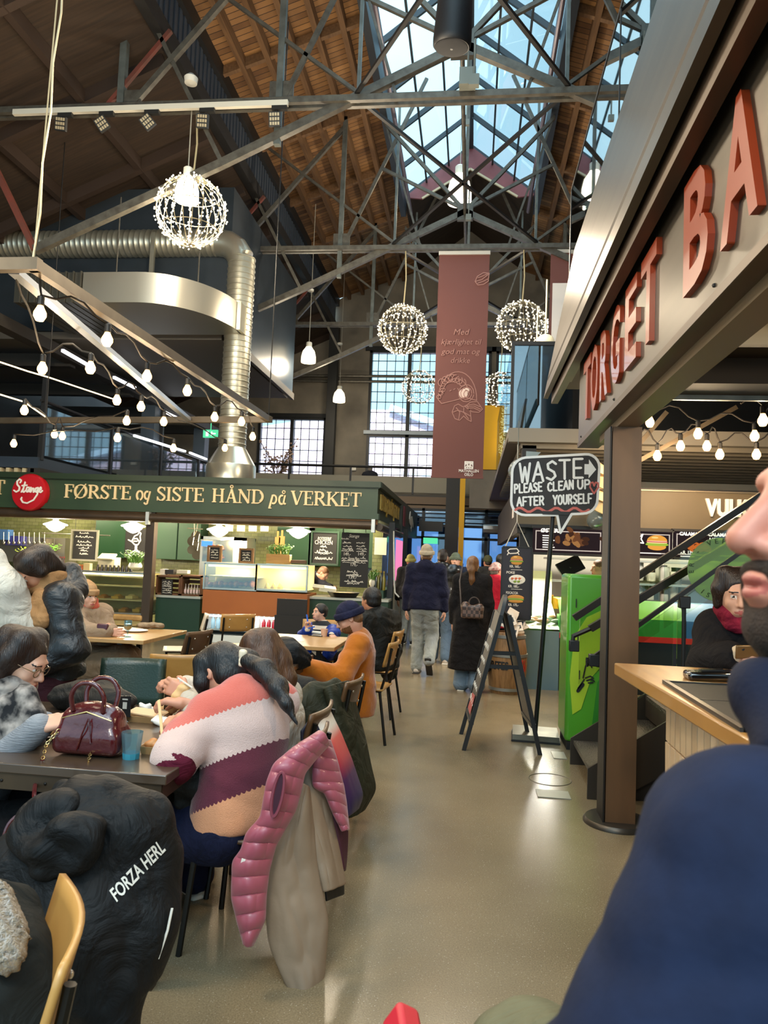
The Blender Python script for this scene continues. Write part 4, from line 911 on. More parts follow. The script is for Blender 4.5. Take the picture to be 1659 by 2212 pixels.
# shelf of bottles and jars on the left case
a = at(100, 1234, Y=12.85); c = at(320, 1234, Y=12.85); one('counter_shelf', MB().bb(a.x, c.x, 12.7, 13.2, a.z - .04, a.z), M('steel_top'), 'steel shelf along the top of the left display case', 'shelf')
zz = a.z
for i in range(8):
    x = at(106 + i * 4.4, 1234, Y=12.85).x; bt_ = thing('sauce_bottle', 'dark red sauce bottle in the row on the left shelf', 'bottle', (x, 12.85, zz), 'dark sauce bottles on the left shelf'); MB().lathe([(.016, 0), (.017, .14), (.008, .19), (.008, .25)], (x, 12.85, zz), 10).build('glass_body', M('sauce_dark', '43180f', .2, coat=.5), bt_); MB().lathe([(.01, .25), (.01, .28), (0, .28)], (x, 12.85, zz), 8).build('cap', M('red_cap', '9a2518', .4), bt_)
for i in range(9):
    x = at(143 + i * 5.6, 1234, Y=12.85).x; one('preserve_jar', MB().lathe([(.02, 0), (.022, .01), (.022, .1), (.018, .12), (.019, .15), (0, .15)], (x, 12.85, zz), 10), M('jar_amber', ['a5541f', '7b3a1a', 'c27a2a'][0], .2, coat=.5), 'amber preserve jar in the row right of the sauce bottles', 'jar', 'amber jars on the left shelf')
for i in range(9):
    x = at(205 + i * 9, 1234, Y=12.85).x; one('spice_jar', MB().lathe([(.028, 0), (.03, .1), (.02, .13), (.02, .16), (0, .16)], (x, 12.95, zz), 10), M('jar_black', '241c17', .3, coat=.4), 'small black spice jar on the left shelf behind the fern bowl', 'jar', 'black jars on the left shelf')
p = at(236, 1220, Y=13.2); one('printer_box', MB().box((p.x, 13.2, p.z + .05), (.32, .25, .18)).box((p.x, 13.1, p.z + .15), (.3, .2, .03), rotm(.5)), M('beige_plastic', 'bdb596', .5), 'beige till printer on the left shelf', 'printer')
p = at(190, 1222, Y=12.8); one('paper_stack', MB().box((p.x, 12.8, zz + .09), (.12, .1, .18)), M('kraft', 'd6ba84', .7), 'tan paper box on the left shelf', 'box')
# crates on the middle counter
cw = M('crate_wood', '6b4527', .65, col2='523218', scale=6)
for i, (x0, x1) in enumerate(((338, 388), (391, 434))):
    a, c = at(x0, 1242, Y=12.7), at(x1, 1286, Y=12.7); r = thing('wine_crate', ['wooden crate with a small chalk card on the middle counter', 'wooden crate of miniature bottles on the middle counter'][i], 'crate', ((a.x + c.x) / 2, 12.85, mz)); mb = MB()
    z1 = a.z; mb.bb(a.x, c.x, 12.7, 13.05, z1 - .03, z1); mb.bb(a.x, c.x, 12.7, 13.05, mz, mz + .03); mb.bb(a.x, a.x + .03, 12.7, 13.05, mz, z1); mb.bb(c.x - .03, c.x, 12.7, 13.05, mz, z1); mb.build('crate_box', cw, r)
    mb = MB()
    for k in range(4): mb.bb(a.x, c.x, 13.03, 13.05, mz + .04 + k * .085, mz + .1 + k * .085)
    mb.build('back_slats', cw, r)
    if i == 0:
        q = board('menu_card', 349, 1252, 372, 1284, 12.68, 'black chalk card leaning on the left crate', 'menu card'); mb = MB()
        for j in range(6): scrib(mb, 351, 370, 1258 + j * 4.6, 3.4, 12.67, 90 + j)
        mb.build('handwriting', chw, q, smooth=False)
    else:
        for k in range(6):
            x = a.x + .06 + k * .055; bt_ = thing('miniature_bottle', 'miniature bottle with a pink and white label in the right crate', 'bottle', (x, 12.8, mz + .03), 'miniature bottles in the right crate'); MB().lathe([(.02, 0), (.02, .09), (.008, .14), (.008, .18)], (x, 12.8, mz + .03), 10).build('glass_body', M('clear_bottle', 'b9a89a', .2, coat=.5), bt_); MB().box((x, 12.779, mz + .08), (.034, .006, .06)).build('paper_label', M('pink_label', 'e7c9c4', .6), bt_)
for i, (x, w_) in enumerate(((352, .1), (366, .16), (394, .2))):
    p = at(x, 1240, Y=12.85); one('counter_box', MB().box((p.x, 12.9, p.z + .04), (w_, .14, .1 - .02 * i)), M('box_%d' % i, ['e8e1d2', '2a2623', 'd8d2bd'][i], .5), ['small white card box on the left crate', 'small black box between the two crates', 'pale clear tub on the right crate'][i], 'box')
# right counter: pan, bottles, papers, cook
p = at(740, 1283, Y=12.7); r = thing('paella_pan', 'large black pan with food on the right counter of the green stall', 'pan', (p.x, 12.75, rz_))
MB().lathe([(.2, 0), (.22, .0), (.285, .09), (.29, .09), (.27, .08)], (p.x, 12.8, rz_), 28).build('bowl', M('pan_black', '1d1b18', .45, .4), r); MB().lathe([(.0, .09), (.16, .085), (.27, .07)], (p.x, 12.8, rz_), 20).build('food', M('pan_food', 'c7b077', .6, col2='7d6a3c', scale=20), r)
one('paper_wrap', MB().box(at(707, 1272, Y=12.95), (.3, .2, .07), rotm(.2, .1, .3)).box(at(688, 1268, Y=12.9), (.2, .2, .06), rotm(-.2, .1, .1)), M('paper_white', 'e6dfc8', .7), 'crumpled white paper wraps beside the pan', 'paper')
for i in range(6):
    x = at(800 + i * 5.6, 1270, Y=13.0).x; z = at(810, 1272, Y=13.0).z; bt_ = thing('oil_bottle', 'dark oil bottle standing at the right end of the green stall counter', 'bottle', (x, 13., z - .02), 'oil bottles at the right end of the green stall'); MB().lathe([(.03, 0), (.032, .2), (.012, .26), (.012, .31)], (x, 13. + .03 * (i % 2), z - .02), 12).build('glass_body', M('oil_%d' % (i % 2), ['2b2a18', '8b7a20'][i % 2], .15, coat=.6), bt_); MB().lathe([(.014, .31), (.014, .335), (0, .335)], (x, 13. + .03 * (i % 2), z - .02), 8).build('cap', M('gold_cap', 'b59a50', .3, .7), bt_)
one('end_counter', MB().bb(at(797, 1272, Y=13).x - .05, -1.5, 12.9, 14.6, 0, at(810, 1272, Y=13.0).z - .02), dgreen, 'dark green end counter carrying the oil bottles', 'counter')
p = at(802, 1268, Y=12.85); herb('potted_herb', (p.x, 12.95, p.z), .05, .05, .8, leafg, 'small potted herb left of the oil bottles', M('white_ceramic'), .13, bowl=True, seed=8, n=24, up=.15)
p0 = at(822, 1180, Y=14.55); one('wall_notice', MB().box(p0, (.24, .01, .34)), M('paper_white'), 'white paper notice on the tiled end wall', 'notice')
# pink-lit stall further along the aisle
o = one('pink_screen', MB().bb(-1.75, -1.72, 17.2, 18.6, 1.05, 2.0), EM('pink_glow', 'e2709a', .9), 'glowing pink panel of the next stall along the aisle', 'lit panel')
one('low_counter', MB().bb(-2.6, -1.6, 16.8, 21, 0, .95), M('pale_counter', 'c9c2b0', .5), 'pale low counter of the next stall along the aisle', 'counter')
structure('trim_stall_partition', MB().bb(-3, -2.9, 16.3, 21, 0, 2.8), M('pale_partition', '9d9482', .7))
# ================================================================ HANGING THINGS
alu = M('galvanised', 'cac6b4', .38, .8, col2='aaa592', scale=3)
# spiral ventilation duct
Yd = 12.99; dt, db = at(519, 560, Y=Yd), at(505, 970, Y=Yd); dx = (dt.x + db.x) / 2; zh = at(420, 525, Y=Yd).z
r = thing('ventilation_duct', 'big silver spiral ventilation duct with an elbow, standing on the green stall roof', 'ventilation duct', (dx, Yd, 2.82))
mb = MB(); pr = []; z = db.z
while z < dt.z: pr += [(.246, z), (.246, z + .06), (.256, z + .07), (.256, z + .085), (.246, z + .095)]; z += .105
mb.lathe(pr, (dx, Yd, 0), 32); mb.build('riser', alu, r)
mb = MB(); el = [(dx, Yd, pr[-1][1])] + [Vector((dx - .46 + .46 * math.cos(a), Yd, zh - .46 + .46 * math.sin(a))) for a in np.linspace(0, PI / 2, 5)]; mb.tube(el, .248, 32); mb.build('elbow', M('galvanised_smooth', 'cdc9b7', .3, .85), r, ang=.3)
mb = MB(); x = dx - .46; pr = []
while x > -11.8: pr += [(.246, x), (.246, x - .06), (.254, x - .07), (.254, x - .085), (.246, x - .095)]; x -= .105
mb.lathe([(a, -b) for a, b in pr], (0, Yd, zh), 32, Matrix(((0, 0, -1), (0, 1, 0), (1, 0, 0)))); mb.build('horizontal_run', alu, r)
mb = MB(); mb.lathe([(.45, 2.80), (.45, 3.12), (.435, 3.14), (.26, db.z), (.246, db.z + .02)], (dx, Yd, 0), 36); mb.build('hood', M('galvanised_smooth'), r)
mb = MB(); q = at(342, 540, Y=Yd); mb.bb(q.x - .04, q.x + .04, Yd - .26, Yd - .2, zh - .7, zh + .1); mb.build('strap', alu, r)
# flat rounded extract box
r = thing('extract_box', 'flat silver extract box with a rounded end hanging below the horizontal duct', 'ventilation box', (-5.8, 11.9, 5.5))
el = [(-5.5 + 1.25 * math.sin(a), 12.75 - 1.65 * math.cos(a)) for a in np.linspace(0, PI / 2, 14)]
poly = [(-6.4, 11.1)] + el + [(-4.25, 12.82), (-6.4, 12.82)]
MB().prism(poly, (0, 0, 5.5), (1, 0, 0), (0, 1, 0), (0, 0, 1), .5).build('rounded_body', M('box_alu', 'b4b0a3', .34, .8), r, ang=.3)
mb = MB()
for i in range(9): mb.bb(-6.42 - .13 * i - .12, -6.42 - .13 * i, 11.1, 12.8, 5.5, 6.0)
for i in range(9): mb.bb(-6.42 - .13 * i - .02, -6.42 - .13 * i, 11.07, 12.8, 5.49, 6.01)
mb.build('ribbed_duct', M('duct_dark', '5c5a52', .4, .6), r)
MB().bb(-4.28, -4.2, 12.5, 12.86, 5.5, 6.0).build('end_flange', M('galvanised_smooth'), r)
mb = MB()
for p in ((-6.1, 11.6), (-4.9, 12.2)): mb.tube([(p[0], p[1], 6.0), (p[0], p[1], 7.5)], .012, 5)
mb.build('hanger_rod', steel, r)
# light balls
led = EM('led_warm', 'fff6dc', 3.2); ballw = M('ball_wire', '9a8f74', .5, .3)
lampw = M('lamp_white', 'e9e4d6', .35)
def ball(cx, cy, dpx, Y, lab, n, dim=1., cord_to=None, s=.02, half=False):
    c = at(cx, cy, Y=Y); rad = dpx / 2 * Y / FPX; r = thing('light_ball', lab, 'light ball', c, 'hanging light balls'); q = random.Random(cx)
    mb = MB()
    for i in range(11):
        a = PI * i / 11
        mb.tube([c + Vector((math.cos(a) * math.sin(t), math.sin(a) * math.sin(t), math.cos(t))) * rad for t in np.linspace(0, 2 * PI, 25)[:-1]], .006, 4, closed=True)
    for zf in (-.55, 0, .55):
        k = math.sqrt(1 - zf * zf); mb.tube([c + Vector((k * math.cos(t), k * math.sin(t), zf)) * rad for t in np.linspace(0, 2 * PI, 25)[:-1]], .006, 4, closed=True)
    mb.build('wire_frame', ballw, r)
    mb = MB()
    for i in range(n):
        m = i % 22; t = math.acos(q.uniform(-1, 1)); a = 2 * PI * m / 22 + q.uniform(-.05, .05)
        p = c + Vector((math.cos(a) * math.sin(t), math.sin(a) * math.sin(t), math.cos(t))) * rad * q.uniform(.97, 1.06); mb.ell(p, s, 6, 4)
    o = mb.build('led_bulbs', EM('led_warm_%.1f' % dim, 'fff4d8', 3.2 * dim), r); o['kind'] = 'stuff'
    if cord_to: MB().tube([c + Vector((0, 0, rad)), c + Vector((.03, 0, rad + (cord_to - c.z - rad) * .5)), Vector((c.x, c.y, cord_to))], .014, 6).build('hanging_cord', M('cream_cord', 'b9aa83', .7), r)
    return c
c1 = ball(413, 457, 158, 10, 'large light ball nearest the viewer, with a lit pendant lamp inside it', 430, 1.2, 7.97, .0125)
c2 = ball(870, 712, 106, 15, 'light ball hanging just left of the long brown banner, upper one', 420, .55, 7.96, .014)
c3 = ball(1127, 706, 108, 15, 'light ball hanging just right of the long brown banner, upper one', 420, .6, 7.96, .014)
ball(905, 836, 72, 20, 'far light ball in front of the big window, low on the left of the banner', 220, .6, 7.96, .014)
ball(1080, 842, 74, 20, 'far light ball low on the right of the banner', 240, .8, 7.96, .014)
light('ball_glow', 'POINT', c1 + Vector((0, 0, -.3)), 60, WARMW, .3)
# rope of small lights on the yellow panel
mb = MB(); q = random.Random(3)
for i in range(150):
    t = q.random(); p = at(1090 - 8 * t + q.uniform(-6, 6), 880 + 105 * t, Y=19.8); mb.ell(p, .016, 5, 4)
o = one('light_curtain', mb, EM('led_yellow', 'ffe79a', 2.2), 'strand of tiny lights hanging down in front of the yellow wall panel', 'string lights'); o['kind'] = 'stuff'
# pendant lamps of the hall
def pend(cx, cy, wpx, hpx, Y, lab, em, top=None, power=0, cable_px=None):
    c = at(cx, cy, Y=Y); s = wpx * Y / FPX / 2; h = hpx * Y / FPX; r = thing('pendant_lamp', lab, 'pendant lamp', c, 'industrial pendant lamps')
    z0 = c.z - h / 2
    MB().lathe([(s * .97, z0), (s, z0 + .02), (s * .97, z0 + h * .3), (s * .8, z0 + h * .55), (s * .45, z0 + h * .72), (s * .4, z0 + h * .76)], (c.x, Y, 0), 28).build('shade', em, r)
    MB().lathe([(s * .4, z0 + h * .75), (s * .4, z0 + h * .97), (s * .3, z0 + h), (0, z0 + h)], (c.x, Y, 0), 20).build('housing', lampw, r)
    zt = top or 8.0
    MB().tube([(c.x, Y, z0 + h), (c.x, Y, zt)], .008, 5).build('cable', M('pale_cable', 'b5b0a2', .6), r)
    if power: light('pendant_glow', 'POINT', (c.x, Y, z0 - .12), power, WARMW, s * .8)
    return c
hot = M('shade_lit', 'fff2d0', .4, emit=4.5)
lit = M('shade_lit_soft', 'ffeec6', .4, emit=2.0)
c0 = pend(405, 398, 55, 80, 10.0, 'bright pendant lamp glowing inside the largest light ball', hot, 8.0, 90)
one('cable_rose', MB().lathe([(.0, .0), (.09, .02), (.1, .1), (.04, .16), (0, .17)], at(412, 183, Y=9.95), 16), lampw, 'small cream cable rose above the largest light ball', 'cable rose')
pend(993, 398, 54, 84, 16., 'bright pendant lamp in the middle of the hall below the skylight', hot, 12.2, 160)
pend(667, 761, 33, 46, 18., 'pendant lamp at the left near the big blue-grey panel', lit, 10.5, 70)
pend(733, 851, 27, 36, 22., 'farthest small pendant lamp in front of the far concrete wall', lit, 10.5, 40)
for cx, cy, Y in ((671, 631, 18.), (734, 746, 22.)):
    one('cable_rose', MB().lathe([(.0, .0), (.08, .02), (.08, .07), (0, .09)], at(cx, cy, Y=Y), 14), lampw, 'small white cable rose above the %s pendant lamp' % ('left' if Y < 20 else 'farthest'), 'cable rose')
# loudspeaker
sp_ = thing('loudspeaker', 'black cylindrical loudspeaker hanging below the skylight at the top of the picture', 'loudspeaker', at(978, 60, Y=7))
c = at(979, 60, Y=7); tilt = rotm(.12, .05, 0)
MB().lathe([(.0, -.2), (.17, -.19), (.187, -.17), (.19, -.12), (.17, .35), (.1, .5), (0, .52)], c, 32, tilt).build('housing', M('speaker_black', '17171a', .5, bump=.05, bscale=200), sp_)
MB().lathe([(0, -.205), (.15, -.2), (.165, -.192)], c, 28, tilt).build('grille', M('speaker_grille', '232326', .7, bump=.4, bscale=400), sp_); MB().lathe([(0, -.212), (.012, -.208), (.014, -.2)], c, 10, tilt).build('badge', M('badge_grey', '8c8c8c', .4), sp_)
MB().tube([c + Vector((0, 0, .5)), c + Vector((0, 0, 2.4))], .02).build('cable', black, sp_)
# small fittings on the ridge
for i, (x, y, s, Y) in enumerate(((1010, 170, .16, 9.8), (1008, 265, .07, 13), (1012, 470, .08, 14.6), (1024, 175, .1, 9.7))):
    p = at(x, y, Y=Y); one('junction_box', MB().box(p, (s * 1.4, s, s * 1.5)).tube([p, p + Vector((0, 0, .6))], .015), M('grey_box', '7d8078', .5, .3), ['grey junction box on the nearest truss king post', 'small round sensor housing under the ridge', 'small grey sensor box below the second truss', 'smaller camera box beside the nearest junction box'][i], 'junction box')
# spotlight track on the nearest truss
a, c = at(30, 236, Y=9.86), at(622, 228, Y=9.86); tr = thing('spotlight_track', 'long white spotlight track hung along the nearest truss tie bar', 'lighting track', ((a.x + c.x) / 2, 9.86, a.z))
zt = (a.z + c.z) / 2 - .02
MB().bb(a.x, c.x, 9.83, 9.89, zt - .03, zt + .05).build('rail', M('track_white', 'd8d2c2', .4), tr)
for i, (x, y, ry) in enumerate(((132, 268, .15), (221, 268, -.6), (319, 264, -.7), (438, 262, .1), (594, 258, 0))):
    p = at(x, y, Y=9.86); s = thing('track_spotlight', ['track spotlight farthest left on the white track', 'second track spotlight from the left, tilted', 'third track spotlight from the left, tilted edge-on', 'track spotlight just right of the lamp cable', 'track spotlight at the right end of the white track'][i], 'spotlight', p, 'spotlights on the white track')
    rot = rotm(.25, ry, 0); MB().box(p, (.17, .05, .19), rot).build('housing', M('spot_grey', '3b3a38', .4, .5), s)
    mb = MB()
    for k in range(12): mb.box(p + rot @ Vector((-.055 + .037 * (k % 4), -.028, -.06 + .06 * (k // 4))), (.026, .012, .04), rot)
    mb.build('lens_grid', M('lens_amber', 'c7b694', .2, .2), s); MB().tube([p + Vector((0, .02, .08)), Vector((p.x + .03, 9.86, zt - .05))], .012, 6).box((p.x + .06, 9.86, zt - .06), (.22, .06, .06)).build('arm', M('spot_grey'), s)
# chain-hung frame with bulb strings
fz = 3.55; fm = M('frame_steel', '6b6050', .4, .5, col2='544a3d', scale=4)
fr = thing('hanging_rack', 'hanging rectangular brown steel frame that carries the bulb strings on the left', 'hanging frame', (-4.5, 8, fz))
A0, A1, F0, B0, B1 = at(72, 572, Z=fz), at(580, 906, Z=fz), Vector((-9, 11.3, fz)), at(30, 585, Z=fz), at(410, 908, Z=fz)
MB().bar(A0, A1, .07, .09).build('side_bar', fm, fr); MB().bar(A0 + Vector((.05, 0, 0)), at(-140, 575, Z=fz), .07, .09).build('near_bar', fm, fr)
MB().bar(A1 + Vector((.05, 0, 0)), F0, .07, .09).build('far_bar', fm, fr); MB().bar(B0, B1, .08, .05).build('inner_bar', M('frame_grey', '8f97a3', .35, .6), fr)
mb = MB()
for i in range(9): mb.tube([at(110 - 5.5 * i, i * 62, Z=fz + 1.9 - .21 * i) if 0 else A0.lerp(A0 + Vector((.12, 0, 3.4)), 1 - i / 9) + Vector((.012 * (-1) ** i, 0, 0)), A0.lerp(A0 + Vector((.12, 0, 3.4)), 1 - (i + 1) / 9) - Vector((.012 * (-1) ** i, 0, 0))], .008, 5)
mb.tube([A0, A0 + Vector((.12, 0, 6.0))], .006, 5); mb.build('chain', M('chain_pale', 'b8ab8c', .5, .4), fr)
mb = MB(); e = at(570, 880, Z=fz); mb.tube([A1, A1 + Vector((0, 0, 6.2))], .009, 5); mb.tube([F0 + Vector((2, 0, 0)), F0 + Vector((2, 0, 5))], .008, 5); mb.build('cable', black, fr)
bulbg = EM('bulb_glow', 'ffbe70', 7); bulbh = EM('bulb_halo', 'ffe2ae', 9)
cordm = M('dark_cord', '1d1813', .6)
def bulb_at(par, p, s=1.):
    b = bpy.data.objects.new('bulb', None)
    o = MB().lathe([(0, -.075 * s), (.022 * s, -.07 * s), (.037 * s, -.042 * s), (.036 * s, -.02 * s), (.02 * s, .012 * s), (.015 * s, .025 * s)], p, 14).build('bulb', bulbg, par)
    MB().lathe([(.016 * s, .02 * s), (.021 * s, .025 * s), (.021 * s, .075 * s), (.012 * s, .085 * s)], p, 10).build('socket', black, o)
    bpy.data.objects.remove(b); return p + Vector((0, 0, .085 * s))
def bulb_string(pts, lab, Z=None, Y=None, ends=None, s=1.25, powr=0):
    P = [at(x, y, Z=Z) if Z else at(x, y, Y=Y) for x, y in pts]; r = thing('bulb_string', lab, 'string lights', P[0], 'bulb strings')
    tops = [bulb_at(r, p, s) for p in P]; path = []
    if ends: tops = [ends[0]] + tops + ([ends[1]] if len(ends) > 1 else [])
    for u, v in zip(tops[:-1], tops[1:]):
        L = (v - u).length; path += [u.lerp(v, t) - Vector((0, 0, .22 * L * t * (1 - t) - (.12 if .25 < t < .75 else .04))) if t else u for t in (0, .2, .4, .6, .8)]
    path.append(tops[-1]); MB().tube(path, .009, 6).build('cord', cordm, r)
    for p in P[::2]: light('bulb_glow', 'POINT', p - Vector((0, 0, .12)), 8, WARM, .05)
bulb_string([(87, 668), (232, 725), (318, 805), (405, 837), (464, 895), (522, 905), (546, 938)], 'string of large bulbs along the near side bar of the hanging frame', Z=3.3, ends=[A0])
bulb_string([(92, 788), (196, 787), (253, 858), (305, 872), (354, 905), (486, 963)], 'string of bulbs along the inner bar of the hanging frame', Z=3.27, ends=[B0])
bulb_string([(53, 880), (118, 933), (135, 937), (274, 903)], 'string of bulbs at the left end of the far bar of the frame', Z=3.2)
bulb_string([(30, 953), (254, 940), (375, 963)], 'lowest string of bulbs, just above the green fascia', Z=3.08)
for i, pts in enumerate((((0, 782), (60, 802), (105, 815), (245, 862)), ((0, 852), (52, 868), (105, 905)))):
    mb = MB(); P = [at(x, y, X=-7.2) for x, y in pts]; mb.tube(P, .012, 6)
    o = one('rope_light', mb, EM('rope_glow', 'ffe0a8', 2.0), ['long rope light along the left gallery beam', 'short rope light at the left edge below the long one'][i], 'rope light')
r = thing('dried_branches', 'dried blossom branches in a dark vase on the far gallery before the small window', 'plant', at(598, 1040, Y=22.3)); g = r.location
MB().lathe([(.1, 0), (.16, .1), (.12, .3), (.13, .34)], (g.x, g.y, 3.5), 16).build('vase', black, r); q = random.Random(8); mb = MB(); m2 = MB()
for i in range(16):
    e_ = at(q.uniform(556, 640), q.uniform(950, 1015), Y=22.3 + q.uniform(-.3, .3)); b0 = Vector((g.x, g.y, 3.8)); mb.tube([b0, b0.lerp(e_, .5) + Vector((0, 0, .12)), e_], .012, 4)
    for k in range(9): m2.ell(b0.lerp(e_, q.uniform(.5, 1.05)) + Vector((q.uniform(-.1, .1), 0, q.uniform(-.05, .12))), (.04, .03, .03), 6, 4)
mb.build('stem', M('stem_brown', '5a4636', .8), r); m2.build('blossom', M('blossom_dry', 'a89080', .8), r)
one('wall_thermostat', MB().box(at(763, 1012, Y=24.46), (.2, .06, .13)), lampw, 'small white box on the far concrete wall above the gallery railing', 'switch box')
# banners
ban = M('banner_brown', '70443e', .75, bump=.06, bscale=300); bpr = M('banner_print', 'a87a70', .8)
Yb = 15.0
tl, tr_, bl = at(949, 548, Y=Yb), at(1058, 548, Y=Yb), at(932, 1030, Y=Yb); bw_ = tr_.x - tl.x; zt = (tl.z + tr_.z) / 2; zb = at(986, 1031, Y=Yb).z; xc = (tl.x + tr_.x) / 2
r = thing('long_banner', 'long brown hanging banner with pale lettering and a taco drawing', 'banner', (xc, Yb, zb))
def bsurf(u, v): return Vector((xc + (u - .5) * bw_ - .0 * v, Yb + .012 * math.sin(5 * v + 2 * u), zt + (zb - zt) * v))
mb = MB(); mb.grid(lambda u, v: bsurf(u, 1 - v), 6, 30); mb.grid(lambda u, v: bsurf(1 - u, 1 - v) + Vector((0, .006, 0)), 6, 30); mb.build('cloth', ban, r)
MB().bb(xc - bw_ / 2 - .01, xc + bw_ / 2 + .01, Yb - .025, Yb + .03, zt - .02, zt + .05).build('top_rail', M('rail_white', 'd9d9d4', .4), r)
MB().bb(xc - bw_ / 2 - .01, xc + bw_ / 2 + .01, Yb - .02, Yb + .02, zb - .02, zb + .02).build('bottom_rail', ban, r)
sc_ = Yb / FPX; mb = MB()
fx = lambda x, y: at(x, y, Y=Yb - .016)
for tx, x0, x1, y in (('Med', 980, 1014, 723), ('kjærlighet til', 953, 1040, 744), ('god mat og', 953, 1037, 765), ('drikke', 974, 1015, 784)): ptext(mb, tx, x0, x1, y, 12 if tx != 'Med' else 13, Yb - .016, ex=.002, sh=.22)
mb.build('lettering', bpr, r, smooth=False)
mb = MB(); q = random.Random(5)
def dr(paths, x, y, sx, sy, wd=.016, seed=0): strokes(mb, paths, fx(x, y), UX, UZ, UN, sx * sc_, sy * sc_, wd, .003)
taco = [arc(.5, .0, .5, .95, 178, 0, 16), [(0, .02), (.1, -.12), (.4, -.02), (.7, .1), (1, 0)], arc(.45, .1, .36, .62, 170, 30, 10)] + [arc(.08 + .09 * i, .45 + .28 * math.sin(.5 + i * .35), .09, .13, 20 * i, 20 * i + 300, 8) for i in range(7)] + [arc(.02 + .05 * i, .12 * i + .1, .06, .06, 0, 320, 7) for i in range(3)] + [[(.3 + .1 * i, .3 + .05 * (i % 3)), (.33 + .1 * i, .33 + .05 * (i % 2))] for i in range(6)]
dr(taco, 946, 864, 84, 66)
dr([arc(.5, .5, .5, .5, 0, 350, 14), arc(.5, .5, .36, .36, 0, 350, 12), arc(.52, .46, .18, .2, 0, 350, 8)], 990, 868, 33, 38)
mb2 = MB(); mb2.ell(fx(1001, 850), (.09, .004, .1), 10, 5); mb2.ell(fx(1008, 843), (.06, .004, .05), 10, 5); mb2.build('egg_yolk_print', M('banner_white', 'e3c9bd', .8), r)
dr([[(0, .5), (.3, .85), (.7, .9), (1, .3), (.8, .05), (.4, .1), (0, .5)], [(.1, .5), (.5, .55), (.9, .3)], [(.2, .62), (.5, .7), (.85, .5)], [(.25, .38), (.5, .4), (.85, .18)]], 1004, 892, 38, 28)
dr([[(0, .5), (.12, .85), (.3, .95), (.55, .8), (.75, .9), (.95, .5), (1, .0), (.8, .1), (.6, .3), (.4, .05), (.15, .15), (0, .5)], [(.05, .5), (.3, .6), (.6, .5), (.95, .3)], [(.2, .75), (.4, .5), (.35, .1)], [(.6, .75), (.6, .5), (.85, .15)]], 976, 910, 42, 40)
dr([[(0, .3), (.15, .7), (.6, 1), (1, .95), (.95, .3), (.6, .05), (.2, .02), (0, .3)], [(.05, .3), (.5, .45), (.95, .85)], [(.2, .6), (.5, .7), (.9, .9)], [(.2, .15), (.6, .3), (.95, .5)]], 1026, 616, 30, 28)
mb.build('food_drawing', bpr, r, smooth=False)
mb = MB(); wht = M('white_print', 'efe6df', .7)
P = lambda x, y: fx(x, y)
lg = [[(0, 0), (1, 0), (1, 1), (0, 1), (0, 0)], [(.33, 0), (.33, 1)], [(.66, 0), (.66, 1)], [(0, 0), (.33, .5), (0, 1)], [(1, 0), (.66, .5), (1, 1)], [(.33, .1), (.66, .55)], [(.66, .1), (.33, .55)], [(.33, .55), (.5, .95), (.66, .55)], [(0, .5), (.33, 1)], [(1, .5), (.66, 1)]]
strokes(mb, lg, P(1004, 1012), UX, UZ, UN, 17 * sc_, 15 * sc_, .02, .003)
ptext(mb, 'MATHALLEN', 991, 1034, 1020, 6, Yb - .016, ex=.002, off=.02); ptext(mb, 'OSLO', 1003, 1022, 1028, 6, Yb - .016, ex=.002, off=.02)
mb.build('logo', wht, r, smooth=False)
mb = MB()
for x in (-.35, .35): mb.tube([(xc + x, Yb, zt + .04), (xc + x, Yb, 8.05)], .012, 5)
mb.build('hook', steel, r)
tl, br2 = at(1190, 545, Y=Yb), at(1290, 930, Y=Yb); r = thing('second_banner', 'brown hanging banner partly hidden behind the steel parapet at the right', 'banner', (tl.x + .5, Yb, br2.z))
MB().bb(tl.x, tl.x + 1.0, Yb - .004, Yb + .004, br2.z, tl.z).build('cloth', ban, r); MB().bb(tl.x, tl.x + 1, Yb - .025, Yb + .03, tl.z - .02, tl.z + .05).build('top_rail', M('rail_white'), r)
MB().bb(tl.x + .05, tl.x + .95, Yb - .012, Yb - .004, at(1200, 800, Y=Yb).z, at(1200, 612, Y=Yb).z).build('print', wht, r)
mb = MB(); mb.tube([(tl.x + .3, Yb, tl.z), (tl.x + .3, Yb, 8.05)], .012, 5); mb.build('hook', steel, r)
# ================================================================ RIGHT SIDE: bar structure with its sign
brushed = M('brushed_panel', '5f574c', .36, .65, col2='4b443b', scale=2, stretch=(1, .2, 4))
# leaning parapet of the mezzanine
mb = MB(); a0, a1, b0, b1 = Vector((.64, .9, 3.14)), Vector((.83, .9, 4.38)), Vector((.64, 7.14, 3.14)), Vector((.83, 6.6, 4.38)); t = Vector((.04, 0, -.005))
mb.add([a0, b0, b1, a1, a0 + t, b0 + t, b1 + t, a1 + t], [(0, 1, 2, 3), (7, 6, 5, 4), (0, 4, 5, 1), (1, 5, 6, 2), (2, 6, 7, 3), (3, 7, 4, 0)])
mb.v = [v for v in mb.v]
pp = structure('wall_parapet', mb, brushed)
mb = MB(); mb.bb(.66, 5, .5, 7.0, 3.2, 3.3); structure('ceiling_bar', mb, M('bar_soffit', '32271c', .7))
mb = MB(); mb.bb(.7, .76, .9, 7.0, 3.06, 3.2); mb.bb(.8, .83, .9, 6.6, 3.17, 3.25); structure('trim_parapet_channel', mb, bronze)
